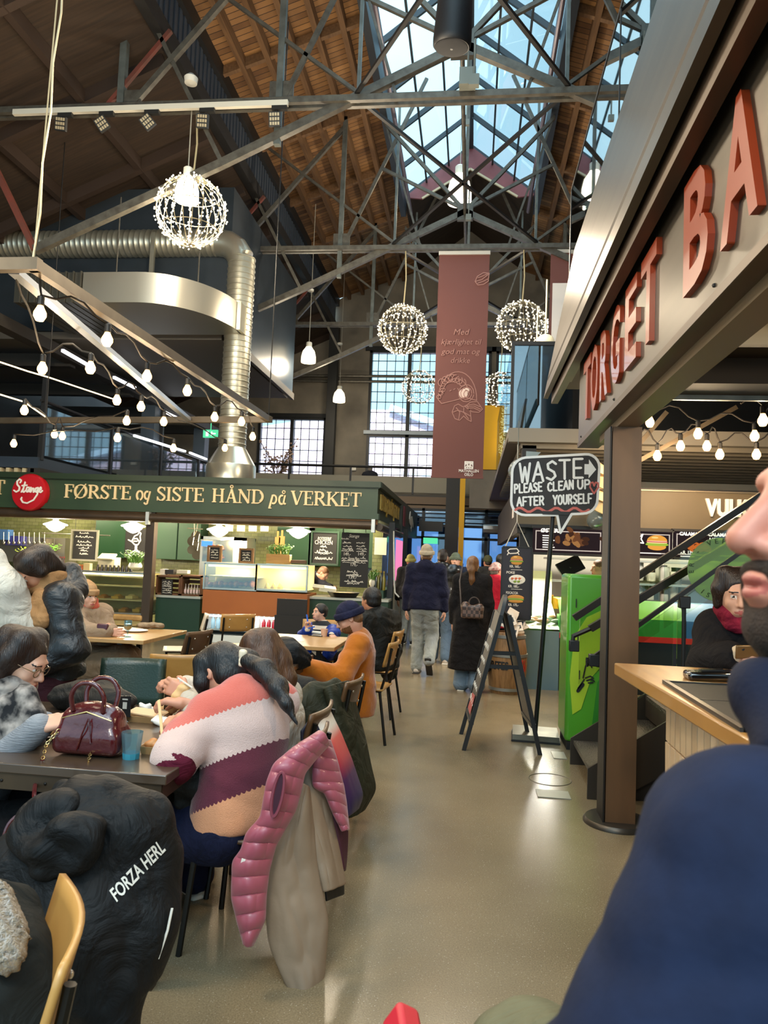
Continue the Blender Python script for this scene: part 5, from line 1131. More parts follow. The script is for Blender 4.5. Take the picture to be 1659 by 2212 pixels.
# mirror glass wall of the upper room
g = structure('wall_upper_glass', MB().bb(.94, .96, 2.0, 7.85, 4.0, 5.55), GLASS('mirror_glass', '6f8584', .62, .015))
mb = MB(); mb.bb(.935, .965, 7.83, 7.87, 4.0, 5.57); mb.bb(.935, .965, 2, 7.85, 5.54, 5.57); mb.bb(.935, .94, 5.2, 5.215, 4, 5.55); structure('trim_upper_glass', mb, darksteel)
structure('wall_upper_room_right', MB().bb(1.5, 5, 2, 7.6, 3.3, 7.5), M('dark_wall'))
# sign panel with raised letters
sgp = thing('bar_sign', 'long brushed steel sign panel with raised orange letters over the bar at the right', 'sign', (.8, 3.3, 2.5))
MB().bb(.8, .84, .7, 5.86, 2.5, 3.17).build('panel', brushed, sgp)
MB().bb(.79, .95, .7, 5.84, 2.465, 2.5).build('bottom_channel', bronze, sgp); MB().bb(.87, 1.0, .7, 5.3, 2.42, 2.465).build('lower_rail', M('rail_tan', '8c7d66', .4, .5), sgp)
orange = M('letter_orange', 'a03c1c', .32, coat=.5)
for ch, y0, y1 in (('T', 5.48, 5.16), ('O', 5.13, 4.86), ('R', 4.77, 4.5), ('G', 4.4, 4.14), ('E', 4.0, 3.72), ('T', 3.63, 3.33), ('B', 2.9, 2.6), ('A', 2.47, 2.15), ('R', 2.05, 1.75)):
    mb = MB(); text(mb, ch, (.797, (y0 + y1) / 2, 2.605), (0, -1, 0), UZ, (-1, 0, 0), .42, w=y0 - y1, ex=.022, off=.022); o = mb.build('letter', orange, sgp, smooth=False, bev=.006)
mb = MB()
for y in (.9, 2.6, 4.4, 5.7):
    mb.ell((.798, y, 2.53), .008, 6, 4); mb.ell((.798, y, 3.14), .008, 6, 4)
mb.build('rivets', darksteel, sgp)
# underside of the bar roof: dark panels, transverse beams
structure('trim_bar_beam', MB().bb(.95, 5, 5.9, 6.3, 3.0, 3.2).bb(.95, 5, 3.9, 4.1, 2.95, 3.2), M('bar_beam', '3a3026', .6))
structure('trim_bar_edge', MB().bb(.95, 5, 6.3, 6.34, 2.96, 3.02), M('pale_steel'))
one('bar_tube_light', MB().bb(1.15, 2.6, 4.7, 4.76, 2.95, 3.0).bb(1.2, 2.55, 4.72, 4.74, 3.0, 3.2), M('tube_white', 'c9bfa6', .4), 'pale tube fitting under the dark bar ceiling', 'tube light')
light('bar_lamp_glow', 'POINT', (1.9, 2.4, 2.6), 38, WARM, .12); light('bulb_cluster_glow', 'POINT', (2.4, 8.4, 2.55), 45, WARM, .2)
# column
cl = thing('steel_column', 'brown steel column on a round base plate in front of the stairs', 'column', (.93, 4.75, 0))
MB().bb(.845, 1.02, 4.67, 4.69, .03, 2.42).bb(.845, 1.02, 4.83, 4.85, .03, 2.42).bb(.92, .945, 4.69, 4.83, .03, 2.42).build('beam', M('column_brown', '6f5034', .45, .1, col2='5a402a', scale=2, stretch=(4, 4, .6)), cl)
MB().lathe([(.2, 0), (.2, .012), (.185, .03), (0, .031)], (.93, 4.76, 0), 36).build('base_plate', M('base_steel', '4a443c', .35, .6), cl); MB().bb(.828, .838, 4.66, 4.87, .03, 2.42).build('side_flange', M('flange_dark', '1d1916', .5, .3), cl)
# mezzanine at the back of the opening
structure('floor_mezzanine', MB().bb(.43, 7.4, 9.6, 9.75, 3.12, 3.3).bb(.43, 7.4, 9.75, 20, 3.2, 3.3), M('mezz_edge', '7d776c', .6, .2))
deck = MB(); y = 9.75
while y < 17: deck.prism([(0, 0), (.12, 0), (.16, .06), (.28, .06), (.32, 0), (.32, .08), (0, .08)], (.6, y, 3.06), (0, 1, 0), (0, 0, 1), (1, 0, 0), 6.8); y += .32
structure('ceiling_deck', deck, M('deck_grey', '837b6c', .5, .3))
r = thing('mezzanine_balustrade', 'glass balustrade of the right mezzanine with reflections, above the waste sign', 'balustrade', (2, 9.65, 3.3))
MB().bb(.45, 7.3, 9.66, 9.68, 3.3, 4.42).build('glass_panel', GLASS('balustrade_dark', '5b6a70', .3, .02), r); MB().bb(.44, 7.3, 9.64, 9.7, 4.4, 4.45).build('handrail', darksteel, r)
MB().bb(.44, .46, 9.7, 15, 3.3, 4.42).build('side_glass', GLASS('balustrade_clear', 'c9d2d2', .12, .02), r)
for x in (.46, 2.2, 4, 5.8): MB().bb(x - .02, x + .02, 9.63, 9.7, 3.2, 4.42).build('post', darksteel, r)
one('high_cabinet', MB().bb(.75, 1.1, 10, 10.5, 3.3, 4.1), M('dark_wood'), 'dark wooden cabinet on the right mezzanine behind the glass', 'cabinet')
for i, x in enumerate((1.3, 1.9, 2.6, 3.3, 4.1)):
    s = thing('bar_stool', 'dark stool standing on the right mezzanine behind the glass', 'stool', (x, 10.4, 3.3), 'stools on the right mezzanine'); MB().box((x, 10.4, 4.0), (.34, .34, .05)).build('seat', black, s)
    for dx in (-.14, .14): MB().bar((x + dx, 10.3, 3.3), (x + dx, 10.3, 3.98), .03).bar((x + dx, 10.5, 3.3), (x + dx, 10.5, 3.98), .03).build('leg', black, s)
for i, (x, y) in enumerate(((1158, 800), (1178, 742))):
    p = at(x, y, Y=10.2); one('globe_lamp', MB().ell(p, .13, 18, 12).tube([p, p + Vector((0, 0, .9))], .01), M('globe_opal', 'd9c9a4', .3, emit=.35), ['lower opal globe lamp on the right mezzanine', 'upper opal globe lamp partly behind the steel parapet'][i], 'globe lamp')
# bulbs under the right roof
bulb_string([(1404, 905), (1508, 930), (1630, 935)], 'string of bulbs high on the right between the column and the man', Y=8.2, ends=[at(1372, 880, Y=8.2), at(1720, 860, Y=8.2)])
bulb_string([(1372, 960), (1420, 978), (1470, 957), (1527, 957), (1555, 975), (1634, 975)], 'lower string of bulbs on the right beside the column', Y=8.6, ends=[at(1340, 930, Y=8.6), at(1720, 930, Y=8.6)])
bulb_string([(1648, 900)], 'single nearest bulb at the right edge of the picture', Y=7.2, ends=[at(1600, 872, Y=7.2), at(1720, 860, Y=7.2)])
mb = MB(); mb.bar(at(1372, 1000, Y=8.8), at(1590, 880, Y=8.8), .07, .05); mb.bar(at(1380, 960, Y=8.8), at(1440, 890, Y=8.8), .05, .05); one('light_batten', mb, fm, 'sloping brown batten that carries the right bulb strings', 'batten')
# ---------------------------------------------------------------- fish stall
fsh = thing('shop_fascia', 'grey-brown fascia of the fish stall with white letters at the right', 'shop sign', (3, 9.6, 2.06))
fm2 = M('fascia_brown', '6a5c46', .55, col2='62553f', scale=2)
MB().bb(.58, 7.4, 9.6, 9.7, 2.06, 2.53).build('board', fm2, fsh); MB().bb(.58, .68, 9.7, 17, 1.95, 2.6).build('side_board', M('fascia_dark', '39342d', .6), fsh)
MB().bb(.57, 7.4, 9.58, 9.72, 2.02, 2.06).build('lower_trim', black, fsh); MB().bb(.57, 7.4, 9.58, 9.7, 2.53, 2.545).build('top_trim', M('rail_tan'), fsh)
mb = MB(); ptext(mb, 'VULKAN', 1523, 1669, 1115, 33, 9.57, ex=.02, off=.05); mb.build('lettering', M('white_letter'), fsh, smooth=False)
mb = MB(); mb.bb(.57, .58, 10.6, 10.9, 2.2, 2.42); mb.build('side_emblem', wht, fsh)
structure('trim_fish_stall_back', MB().bb(1.0, 7.4, 13.2, 13.4, 0, 3.05), M('kitchen_tile', 'c9c3b2', .35))
structure('trim_fish_stall_post', MB().bb(.62, .8, 9.75, 9.95, 0, 3.1), darksteel)
structure('trim_fish_light_block', MB().bb(.7, 7.4, 9.72, 13.2, 2.54, 2.58), darksteel)  # cover added to keep the stall light off the deck ceiling
for x in (1.6, 3.2, 4.8): light('fish_stall_glow', 'POINT', (x, 11.2, 2.3), 75, (1, .93, .8), .2)
# lit menu boards
mbk = M('menu_black', '241d20', .4, emit=0); mwh = EM('menu_white', 'f2e9dd', .9); mln = EM('menu_line', 'bfb0a4', .7)
def EMF(nm, c): return EM('food_' + nm, c, .75)
def burger(par, cx, cy, s, Y, nm='burger_picture'):
    k = Y / FPX; mb = MB(); mb.m = 0
    c = at(cx, cy, Y=Y)
    def lay(z, wx, h, m, e=.003):
        mb.m = m; mb.ell(c + Vector((0, -e, z * s * k)), (wx * s * k, .004, h * s * k), 20, 8)
    lay(-.38, .78, .3, 0, .001); lay(-.18, .98, .16, 1, .002); lay(-.1, .9, .1, 1, .003); lay(.0, .88, .12, 2, .004); lay(.06, .92, .09, 3, .005); lay(.12, .86, .07, 4, .006)
    mb.m = 0; mb.prism([(math.cos(a) * .84 * s * k, (.14 + .5 * math.sin(a)) * s * k) for a in np.linspace(0, PI, 14)], c + Vector((0, -.006, 0)), UX, UZ, UN, .006)
    mb.m = 5; mb.ell(c + Vector((-.2 * s * k, -.014, .42 * s * k)), (.3 * s * k, .002, .08 * s * k), 10, 5)
    return mb.build(nm, [EMF('bun', 'cf8f3c'), EMF('lettuce', '8fa83a'), EMF('fish', 'd9c08a'), EMF('bacon', 'b8413c'), EMF('sauce', 'e9b7a4'), EMF('bun_light', 'e9bf72')], par)
def menu(x0, y0, x1, y1, Y, lab, rot=0):
    a = at(x0, y0, Y=Y); c = at(x1, y1, Y=Y); zt, zb = a.z, c.z
    r = thing('menu_board', lab, 'menu board', ((a.x + c.x) / 2, Y, zb)); MB().bb(a.x, c.x, Y, Y + .05, zb, zt).build('panel', EM('menu_panel', '2a2022', .55), r)
    mb = MB(); w = .012; i = .03
    for b4 in ((a.x + i, c.x - i, zt - i - w, zt - i), (a.x + i, c.x - i, zb + i, zb + i + w), (a.x + i, a.x + i + w, zb + i, zt - i), (c.x - i - w, c.x - i, zb + i, zt - i)): mb.bb(b4[0], b4[1], Y - .004, Y, b4[2], b4[3])
    mb.build('border_line', mln, r)
    mb = MB(); mb.bb(a.x - .02, c.x + .02, Y - .01, Y + .06, zt, zt + .03); mb.bb(a.x - .02, c.x + .02, Y - .01, Y + .06, zb - .03, zb); mb.build('frame', darksteel, r); return r, a, c
Ym = 9.5
r, a, c = menu(1152, 1140, 1303, 1198, Ym, 'lit menu board with a dark pile of shells, left of the steel column')
mb = MB(); ptext(mb, 'ØSTERS', 1168, 1212, 1150, 8, Ym - .004, off=.03); 
for i in range(7): pbox(mb, 1172, 1156 + i * 5, 1192 + 3 * (i % 3), 1158 + i * 5, Ym - .004, .004)
mb.build('lettering', mwh, r, smooth=False)
mb = MB(); q = random.Random(9)
for i in range(34):
    mb.m = i % 3; p = at(1243 + q.gauss(0, 17), 1166 + q.gauss(0, 9), Y=Ym - .008 - .0004 * i); mb.ell(p, (.05, .006, .03), 10, 5, rotm(0, q.uniform(0, 3), 0))
mb.build('shell_picture', [EMF('shell_a', '5d3a24'), EMF('shell_b', '8b6138'), EMF('shell_c', '3a241a')], r)
r, a, c = menu(1308, 1145, 1452, 1203, Ym, 'lit menu board with a burger picture, right of the steel column')
burger(r, 1419, 1172, 24, Ym - .006); mb = MB(); strokes(mb, [[(0, .5), (.3, .9), (.25, .5), (.9, .95), (.7, .5), (1, .1), (.3, .15), (0, .5)]], at(1372, 1175, Y=Ym - .006), UX, UZ, UN, .1, .13, .014, .003); pbox(mb, 1376, 1194, 1428, 1196, Ym - .004, .004); mb.build('lettering', mwh, r, smooth=False)
r, a, c = menu(1456, 1147, 1640, 1210, Ym, 'lit menu board reading calamari, behind the stair handrail')
mb = MB(); ptext(mb, 'CALAMARI', 1468, 1515, 1157, 7, Ym - .004, off=.03); ptext(mb, 'CALAMARI', 1530, 1578, 1159, 7, Ym - .004, off=.03); ptext(mb, '& SCAMPI', 1532, 1560, 1167, 5, Ym - .004); ptext(mb, 'KR. 175,-', 1470, 1502, 1197, 7, Ym - .004, off=.02); pbox(mb, 1470, 1201, 1500, 1203, Ym - .004, .004); mb.build('lettering', mwh, r, smooth=False)
mb = MB()
for i in range(9): mb.tube([at(1488 + 5 * i + 7 * math.cos(t), 1178 + 4 * (i % 3) + 5 * math.sin(t), Y=Ym - .01) for t in np.linspace(0, 6.28, 9)[:-1]], .012, 5, closed=True)
mb.build('squid_picture', EMF('squid', 'c8652e'), r)
# counters of the fish stall
r = thing('fish_counter', 'fish stall counter with light green and blue sloping fronts over a red line', 'counter', (3, 9.8, 0)); 
zt = 1.12
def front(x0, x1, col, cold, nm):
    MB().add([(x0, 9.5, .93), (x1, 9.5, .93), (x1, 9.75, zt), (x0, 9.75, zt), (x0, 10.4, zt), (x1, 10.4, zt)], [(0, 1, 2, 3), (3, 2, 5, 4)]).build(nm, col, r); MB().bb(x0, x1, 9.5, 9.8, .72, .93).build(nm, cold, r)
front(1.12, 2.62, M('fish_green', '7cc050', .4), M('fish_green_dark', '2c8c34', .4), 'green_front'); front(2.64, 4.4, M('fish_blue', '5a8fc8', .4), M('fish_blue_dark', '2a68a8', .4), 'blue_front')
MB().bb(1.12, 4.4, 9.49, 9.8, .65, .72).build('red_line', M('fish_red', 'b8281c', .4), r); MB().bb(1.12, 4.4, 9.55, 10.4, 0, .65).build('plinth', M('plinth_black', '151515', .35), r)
r = thing('ice_display', 'brightly lit ice display with fish beside the green machine', 'display case', (.95, 9.7, 0))
a, c = at(1132, 1285, Y=9.5), at(1206, 1364, Y=9.5)
MB().bb(a.x, 1.12, 9.5, 10.6, 0, c.z).build('base', M('slate_panel', '6b7a6c', .5, col2='5f7f94', scale=.8), r); MB().add([(a.x, 9.5, c.z + .02), (1.12, 9.5, c.z + .02), (1.12, 10.5, c.z + .3), (a.x, 10.5, c.z + .3)], [(0, 1, 2, 3)]).build('ice_bed', M('ice', 'eef3f2', .5, bump=.5, bscale=60), r)
MB().bb(a.x, 1.12, 9.5, 9.51, c.z, a.z).build('front_glass', cg, r); MB().bb(a.x, 1.12, 10.5, 10.55, c.z, a.z + .3).build('back_panel', M('case_lining2', 'eadbb0', .5), r)
light('ice_glow', 'AREA', ((a.x + 1.12) / 2, 10.0, a.z + .2), 22, (1, .96, .86), .4); q = random.Random(2)
for i in range(7): p = (a.x + .08 + .06 * i, 9.7 + .07 * (i % 3), c.z + .11 + .02 * (i % 3)); one('fish', MB().ell(p, (.1, .035, .03), 12, 8, rotm(0, 0, .5 + .2 * (i % 3))).prism([(0, -.04), (.05, .0), (0, .04)], (p[0] - .1, p[1] - .05, p[2]), (-1, 0, 0), (0, 1, 0), (0, 0, 1), .008), M('fish_skin_%d' % (i % 2), ['9aa3a0', 'c98f78'][i % 2], .3), 'small fish lying on the ice display', 'fish', 'fish on the ice display')
for i, (x, y, s) in enumerate(((1180, 1300, .1), (1168, 1262, .09), (1200, 1302, .08))):
    p = at(x, y, Y=10.7); one('mustard_tub', MB().lathe([(s, -s), (s, s), (0, s)], p, 16), M('mustard', 'd8a51e', .5), ['wide mustard yellow tub behind the ice display', 'upper mustard yellow tub behind the ice display', 'right mustard yellow tub behind the ice display'][i], 'tub')
q = random.Random(11)
for i in range(16):
    x = 1380 + 13 * (i % 8) + q.uniform(-3, 3); y = (1240 if i < 8 else 1284) + q.uniform(-3, 3); p = at(x, y, Y=12.2); h = q.uniform(.12, .3); rr_ = q.uniform(.05, .1)
    one('kitchen_pot', MB().lathe([(rr_ * .9, 0), (rr_, .01), (rr_, h), (rr_ * .9, h)], (p.x, 12.2 + .25 * (i % 2), p.z - .1), 16), M('kit_%d' % (i % 4), ['c9c6ba', 'a7a294', 'e3dcc9', '6b6a62'][i % 4], .3, .5), 'pot or container on the bright kitchen shelves of the fish stall', 'container', 'containers on the fish stall shelves')
for z in (1.32, 1.68): one('kitchen_shelf', MB().bb(1.2, 4.6, 12.05, 12.65, z - .03, z), M('brushed_steel'), 'lower steel kitchen shelf of the fish stall' if z < 1.5 else 'upper steel kitchen shelf of the fish stall', 'shelf')
p = at(1232, 1224, Y=10.2); r = thing('till_screen', 'black till screen tilted beside the cook in white', 'till', p); MB().box(p, (.34, .03, .22), rotm(-.4, -.45, .3)).build('screen', black, r); MB().tube([p, p - Vector((0, -.1, .4))], .03).build('stand', black, r)
mb = MB(); q = random.Random(4)
# hanging lamps and fish decorations by the fascia corner
for i, (x, y, l) in enumerate(((1118, 1012, .5), (1290, 1120, .5))):
    p = at(x, y, Y=9.3); o = one('fish_figure', MB().ell(p, (.1, .22, .13), 16, 10, rotm(0, .5, .2)).prism([(0, -.1), (.18, 0), (0, .1)], p + Vector((.1, 0, .12)), (1, 0, .5), (0, 0, 1), (0, 1, 0), .02).tube([p + Vector((0, 0, .1)), p + Vector((0, 0, .6))], .005, 4), M('fish_figure', '7f8b8c', .25, .4), ['silvery fish figure hanging left of the waste sign', 'silvery fish figure hanging behind the waste sign at the right'][i], 'decoration')
for i, (x, y) in enumerate(((1288, 1015), (1296, 1040), (1292, 1075), (1299, 1095))): p = at(x, y, Y=9.0); one('shell_lamp', MB().lathe([(.0, .1), (.12, .06), (.16, -.04), (.1, -.06)], p, 18, rotm(.3 * (i % 2), .4, 0)), M('shell_cream', 'c9ae80', .4), 'cream shell-like lamp shade hanging behind the waste sign', 'lamp shade', 'shell shades behind the waste sign')
# hanging tall menu
Yt = 9.25; a, c = at(1086, 1182, Y=Yt), at(1145, 1338, Y=Yt); r = thing('hanging_menu', 'tall narrow hanging menu with burger, poke and focaccia pictures above the barrel', 'menu board', ((a.x + c.x) / 2, Yt, c.z))
MB().bb(a.x, c.x, Yt, Yt + .03, c.z, a.z).build('panel', M('menu_totem', '231d26', .45), r)
mb = MB()
for b4 in ((a.x, c.x, a.z, a.z + .015), (a.x, c.x, c.z - .015, c.z), (a.x - .012, a.x, c.z, a.z), (c.x, c.x + .012, c.z, a.z)): mb.bb(b4[0], b4[1], Yt - .01, Yt + .03, b4[2], b4[3])
mb.build('frame', darksteel, r)
mp_ = M('menu_print', 'e6ddd2', .7); mb = MB()
for tx, x0, x1, y, h in (('KR. 165,-', 1101, 1124, 1226, 5), ('POKE', 1094, 1112, 1239, 5), ('KR. 185,-', 1098, 1121, 1269, 5), ('FOCACCIA', 1093, 1119, 1283, 5), ('KR. 175,-', 1098, 1120, 1309, 5)): ptext(mb, tx, x0, x1, y, h, Yt - .002, off=.02)
strokes(mb, [[(0, .5), (.2, .8), (.8, .9), (1, .5), (.8, .2), (.2, .1), (0, .5)], [(.1, .2), (.0, -.1)], [(.9, .3), (1, 0)]], at(1096, 1197, Y=Yt - .002), UX, UZ, UN, .14, .08, .012, .003)
for y in (1231, 1273): mb.bb(at(1104, y, Y=Yt).x, at(1128, y, Y=Yt).x, Yt - .004, Yt, at(1110, y, Y=Yt).z, at(1110, y, Y=Yt).z + .005)
mb.build('lettering', mp_, r, smooth=False)
fm3 = [M('pr_bun', 'c98a3a', .6), M('pr_lettuce', '7f9a34', .6), M('pr_fish', 'd9c08a', .6), M('pr_bacon', 'b8413c', .6), M('pr_sauce', 'e9b7a4', .6), M('pr_bun2', 'e9bf72', .6)]
o = burger(r, 1116, 1210, 15, Yt - .004)
for i, mm in enumerate(fm3): o.data.materials[i] = mm
mb = MB(); mb.m = 1; mb.ell(at(1117, 1252, Y=Yt - .004), (.1, .004, .06), 16, 8); mb.m = 0
for i in range(8): mb.m = i % 3; mb.ell(at(1107 + 2.6 * i, 1250 + 3 * (i % 3), Y=Yt - .008), (.02, .004, .016), 8, 5)
mb.build('poke_picture', [M('pr_salmon', 'c4623f', .6), M('pr_dish', 'e4ddd0', .6), M('pr_lettuce')], r)
mb = MB(); mb.m = 0; mb.ell(at(1114, 1291, Y=Yt - .004), (.1, .004, .035), 16, 8); mb.m = 1; mb.ell(at(1114, 1295, Y=Yt - .006), (.1, .004, .02), 16, 8); mb.m = 0; mb.ell(at(1114, 1299, Y=Yt - .007), (.09, .004, .02), 16, 8); mb.build('focaccia_picture', [fm3[0], fm3[1]], r)
mb = MB(); tp = at(1117, 1126, Y=Yt); mb.tube([(a.x + .03, Yt, a.z), tp, (c.x - .03, Yt, a.z)], .007, 5); mb.tube([tp, tp + Vector((0, .3, 1.0))], .006, 5); mb.build('cord', M('white_cord', 'c9c4b8', .6), r)
# barrel with paper bags of flyers
p = Vector((.47, 9.17, 0)); r = thing('wooden_barrel', 'old wooden barrel with stencilled letters behind the chalk easel sign', 'barrel', p)
oak = M('barrel_oak', '9b7347', .6, col2='6f4c2b', scale=3, stretch=(14, 14, 1.2), detail=6)
MB().lathe([(.19, 0), (.205, .05), (.235, .25), (.24, .36), (.232, .5), (.205, .68), (.195, .72), (.18, .72), (.18, .7), (0, .7)], p, 40).build('staves', oak, r)
for z, rad in ((.04, .207), (.44, .24), (.66, .213)): MB().lathe([(rad, z), (rad + .006, z), (rad + .006, z + .035), (rad - .003, z + .035)], p, 40).build('hoop', M('hoop_grey', '8f8d86', .4, .6), r)
def wrap_text(mb, txt, c, rad, z, h, a0, a1, ex=.003):
    vs, fs = glyph_mesh(txt, 1, 0, 0, .03); x0 = min(v.x for v in vs); x1 = max(v.x for v in vs); s = h / .7
    mb.add([Vector((c[0] + (rad + ex * (v.z > 0)) * math.cos(a0 + (a1 - a0) * (v.x - x0) / (x1 - x0)), c[1] + (rad + ex * (v.z > 0)) * math.sin(a0 + (a1 - a0) * (v.x - x0) / (x1 - x0)), z + v.y * s)) for v in vs], fs)
mb = MB(); wrap_text(mb, 'HRITES', p, .243, .3, .09, -2.75, -1.55); mb.build('stencil', black, r, smooth=False)
mb = MB(); wrap_text(mb, '76', p, .243, .28, .13, -.95, -.5); mb.build('red_number', M('stencil_red', 'a8321f', .6), r, smooth=False)
q = random.Random(21)
for i in range(13):
    a_ = q.uniform(0, 6.28); d_ = q.uniform(.02, .2); c_ = p + Vector((d_ * math.cos(a_) * 1.1, d_ * math.sin(a_) - .04, .73 + .03 * i * .55)); f_ = thing('paper_sachet', 'pale paper sachet with a dark label heaped on the barrel', 'paper sachet', c_, 'sachets on the barrel'); rt = rotm(q.uniform(.5, 1.2), q.uniform(-.5, .5), q.uniform(-.7, .7))
    MB().box(c_, (.13, .17, .012), rt).build('paper', M('sachet_paper', 'd9c9b8', .6), f_); MB().box(c_ + rt @ Vector((.01, -.01, .008)), (.07, .06, .004), rt).build('dark_label', M('sachet_label', '2b3138', .6), f_)
# chalk easel (A-frame)
r = thing('easel_sign', 'black A-frame chalk easel standing in the aisle, seen from its side', 'chalk easel', (.3, 6.55, 0))
L0, L1, R0, R1 = Vector((-.01, 6.27, 0)), Vector((-.04, 6.84, 0)), Vector((.61, 6.29, 0)), Vector((.56, 6.85, 0)); T0, T1 = Vector((.265, 6.27, 1.12)), Vector((.235, 6.84, 1.12)); U0, U1 = Vector((.33, 6.29, 1.12)), Vector((.3, 6.85, 1.12))
for a, c in ((L0, T0), (L1, T1), (R0, U0), (R1, U1)): MB().bar(a, c, .05, .035, up=(1, 0, 0)).build('leg', black, r)
for (a, b_, c, d_), nm in (((L0, L1, T0, T1), 0), ((R0, R1, U0, U1), 1)):
    q0, q1, q2, q3 = a.lerp(c, .2), b_.lerp(d_, .2), d_.lerp(d_ + (d_ - b_) * .02, .5), c
    n_ = (q1 - q0).cross(q3 - q0).normalized() * .008
    MB().add([q0 - n_, q1 - n_, q2 - n_, q3 - n_, q0 + n_, q1 + n_, q2 + n_, q3 + n_], [(3, 2, 1, 0), (4, 5, 6, 7), (0, 1, 5, 4), (1, 2, 6, 5), (2, 3, 7, 6), (3, 0, 4, 7)]).build('chalk_panel', M('easel_board', '34302e', .5, col2='45403c', scale=3), r)
mb = MB()
for k, h in enumerate((.2, .2)): mb.bar((L0.lerp(T0, h) if k == 0 else R0.lerp(U0, h)), (L1.lerp(T1, h) if k == 0 else R1.lerp(U1, h)), .04, .03)
mb.build('bottom_rail', black, r)
MB().bar(L0.lerp(T0, .62), R0.lerp(U0, .62), .03, .03).build('hinge_stay', black, r); MB().bar(L0.lerp(T0, .72), R0.lerp(U0, .72), .03, .03).build('hinge_stay', black, r)
mb = MB(); mb.prism(arc(0, 0, .285, .16, 0, 180, 12), T0.lerp(T1, .5) + Vector((.0, 0, 0)), (0, 1, 0), (.25, 0, 1), (1, 0, 0), .03); mb.build('curved_top', black, r)
mb = MB(); d1 = (L1 - L0).normalized(); d2 = (T0 - L0).normalized(); nn = Vector((-1, 0, .26)).normalized(); o0 = L0.lerp(T0, .3) + nn * .02
for j in range(6): strokes(mb, [[(i / 8, (.9 if i % 2 else .1) + .1 * math.sin(i * 3 + j)) for i in range(9)]], o0 + d1 * .08 + d2 * .12 * j, -d1, d2, nn, -.4, .05, .006, .003)
mb.build('handwriting', chw, r, smooth=False); mb = MB(); o1 = L0.lerp(T0, .24) + nn * .02; mb.prism([(.08, 0), (.4, 0), (.36, .14), (.1, .16)], o1, d1, d2, nn, .003); mb.build('red_drawing', M('chalk_red', 'a8524c', .8), r)
# waste sign on its pole
Yw = 6.75; r = thing('waste_sign', 'black speech-bubble sign on a pole reading waste, please clean up after yourself', 'sign', (.6, 6.8, 0))
def wp(x, y): return at(x, y, Y=Yw)
pts = []
O = wp(1100, 1115); 
def w2(x, y): p = wp(x, y) - O; return (p.x, p.z)
def rr_(x, y, rd, a0, a1): return [w2(x + rd * math.cos(math.radians(a)), y - rd * math.sin(math.radians(a))) for a in np.linspace(a0, a1, 7)]
outl = rr_(1134, 1083, 30, 180, 270) + [w2(1203, 1113), w2(1210, 1151), w2(1234, 1111)] + rr_(1258, 1078, 32, 270, 360) + rr_(1266, 1010, 28, 0, 95) + rr_(1138, 1021, 32, 95, 180)
MB().prism(outl, O, UX, UZ, UN, .02).build('panel', M('sign_black', '2b2624', .6), r)
mb = MB(); strokes(mb, [outl + [outl[0]]], O + Vector((0, -.02, 0)), UX, UZ, UN, 1, 1, .022, .004); mb.build('outline', M('paint_white', 'ebe6df', .6), r, smooth=False)
HL = {'W': [[(0, 1), (.25, 0), (.5, .8), (.75, 0), (1, 1)]], 'A': [[(0, 0), (.5, 1), (1, 0)], [(.2, .36), (.8, .36)]], 'S': [[(.95, .85), (.6, 1), (.15, .85), (.2, .6), (.75, .42), (.9, .2), (.5, 0), (.05, .12)]], 'T': [[(0, 1), (1, 1)], [(.5, 1), (.5, 0)]], 'E': [[(.95, 1), (.1, 1), (.1, 0), (.95, 0)], [(.1, .52), (.8, .52)]],
      'P': [[(.1, 0), (.1, 1), (.7, 1), (.95, .78), (.75, .5), (.1, .46)]], 'L': [[(.1, 1), (.1, 0), (.9, 0)]], 'C': [[(.95, .8), (.6, 1), (.2, .85), (.05, .5), (.2, .12), (.6, 0), (.95, .15)]], 'N': [[(.08, 0), (.08, 1), (.9, 0), (.9, 1)]], 'U': [[(.08, 1), (.08, .25), (.35, 0), (.7, .03), (.92, .3), (.92, 1)]], 'F': [[(.95, 1), (.1, 1), (.1, 0)], [(.1, .5), (.75, .5)]], 'R': [[(.1, 0), (.1, 1), (.7, 1), (.92, .76), (.7, .5), (.1, .48)], [(.5, .48), (.95, 0)]], 'Y': [[(0, 1), (.5, .5), (1, 1)], [(.5, .5), (.45, 0)]], 'O': [arc(.5, .5, .48, .5, 0, 360, 14)]}
mb = MB()
def hand(word, x0, x1, yb0, yb1, h, wd):
    n = len(word)
    for i, ch in enumerate(word):
        f = i / n; wch = (x1 - x0) / n; x = x0 + wch * i; y = yb0 + (yb1 - yb0) * f
        p = at(x + wch * .1, y, Y=Yw - .02); strokes(mb, HL[ch], p, (1, 0, .05), (-.03, 0, 1), UN, wch * .74 * Yw / FPX, h * Yw / FPX, wd, .005)
hand('WASTE', 1120, 1263, 1042, 1030, 40, .021); hand('PLEASE', 1110, 1172, 1065, 1060, 18, .0155); hand('CLEAN', 1182, 1240, 1061, 1055, 18, .0155); hand('UP', 1246, 1276, 1056, 1055, 18, .0155); hand('AFTER', 1116, 1176, 1093, 1090, 18, .0155); hand('YOURSELF', 1194, 1280, 1090, 1086, 19, .0155)
mb.build('lettering', M('paint_white'), r, smooth=False)
mb = MB(); p0 = at(1262, 1033, Y=Yw - .02); k = Yw / FPX; mb.prism([(0, 8 * k), (9 * k, 8 * k), (9 * k, 0), (24 * k, 19 * k), (9 * k, 40 * k), (9 * k, 30 * k), (0, 30 * k)], p0, UX, UZ, UN, .004); mb.build('arrow', M('paint_white'), r)
mb = MB(); pk = M('paint_coral', 'c9655a', .6); strokes(mb, [[(i / 24, .5 + .5 * math.sin(i * 1.05)) for i in range(25)]], at(1113, 1106, Y=Yw - .02), (1, 0, .03), UZ, UN, 152 * k, 9 * k, .022, .005)
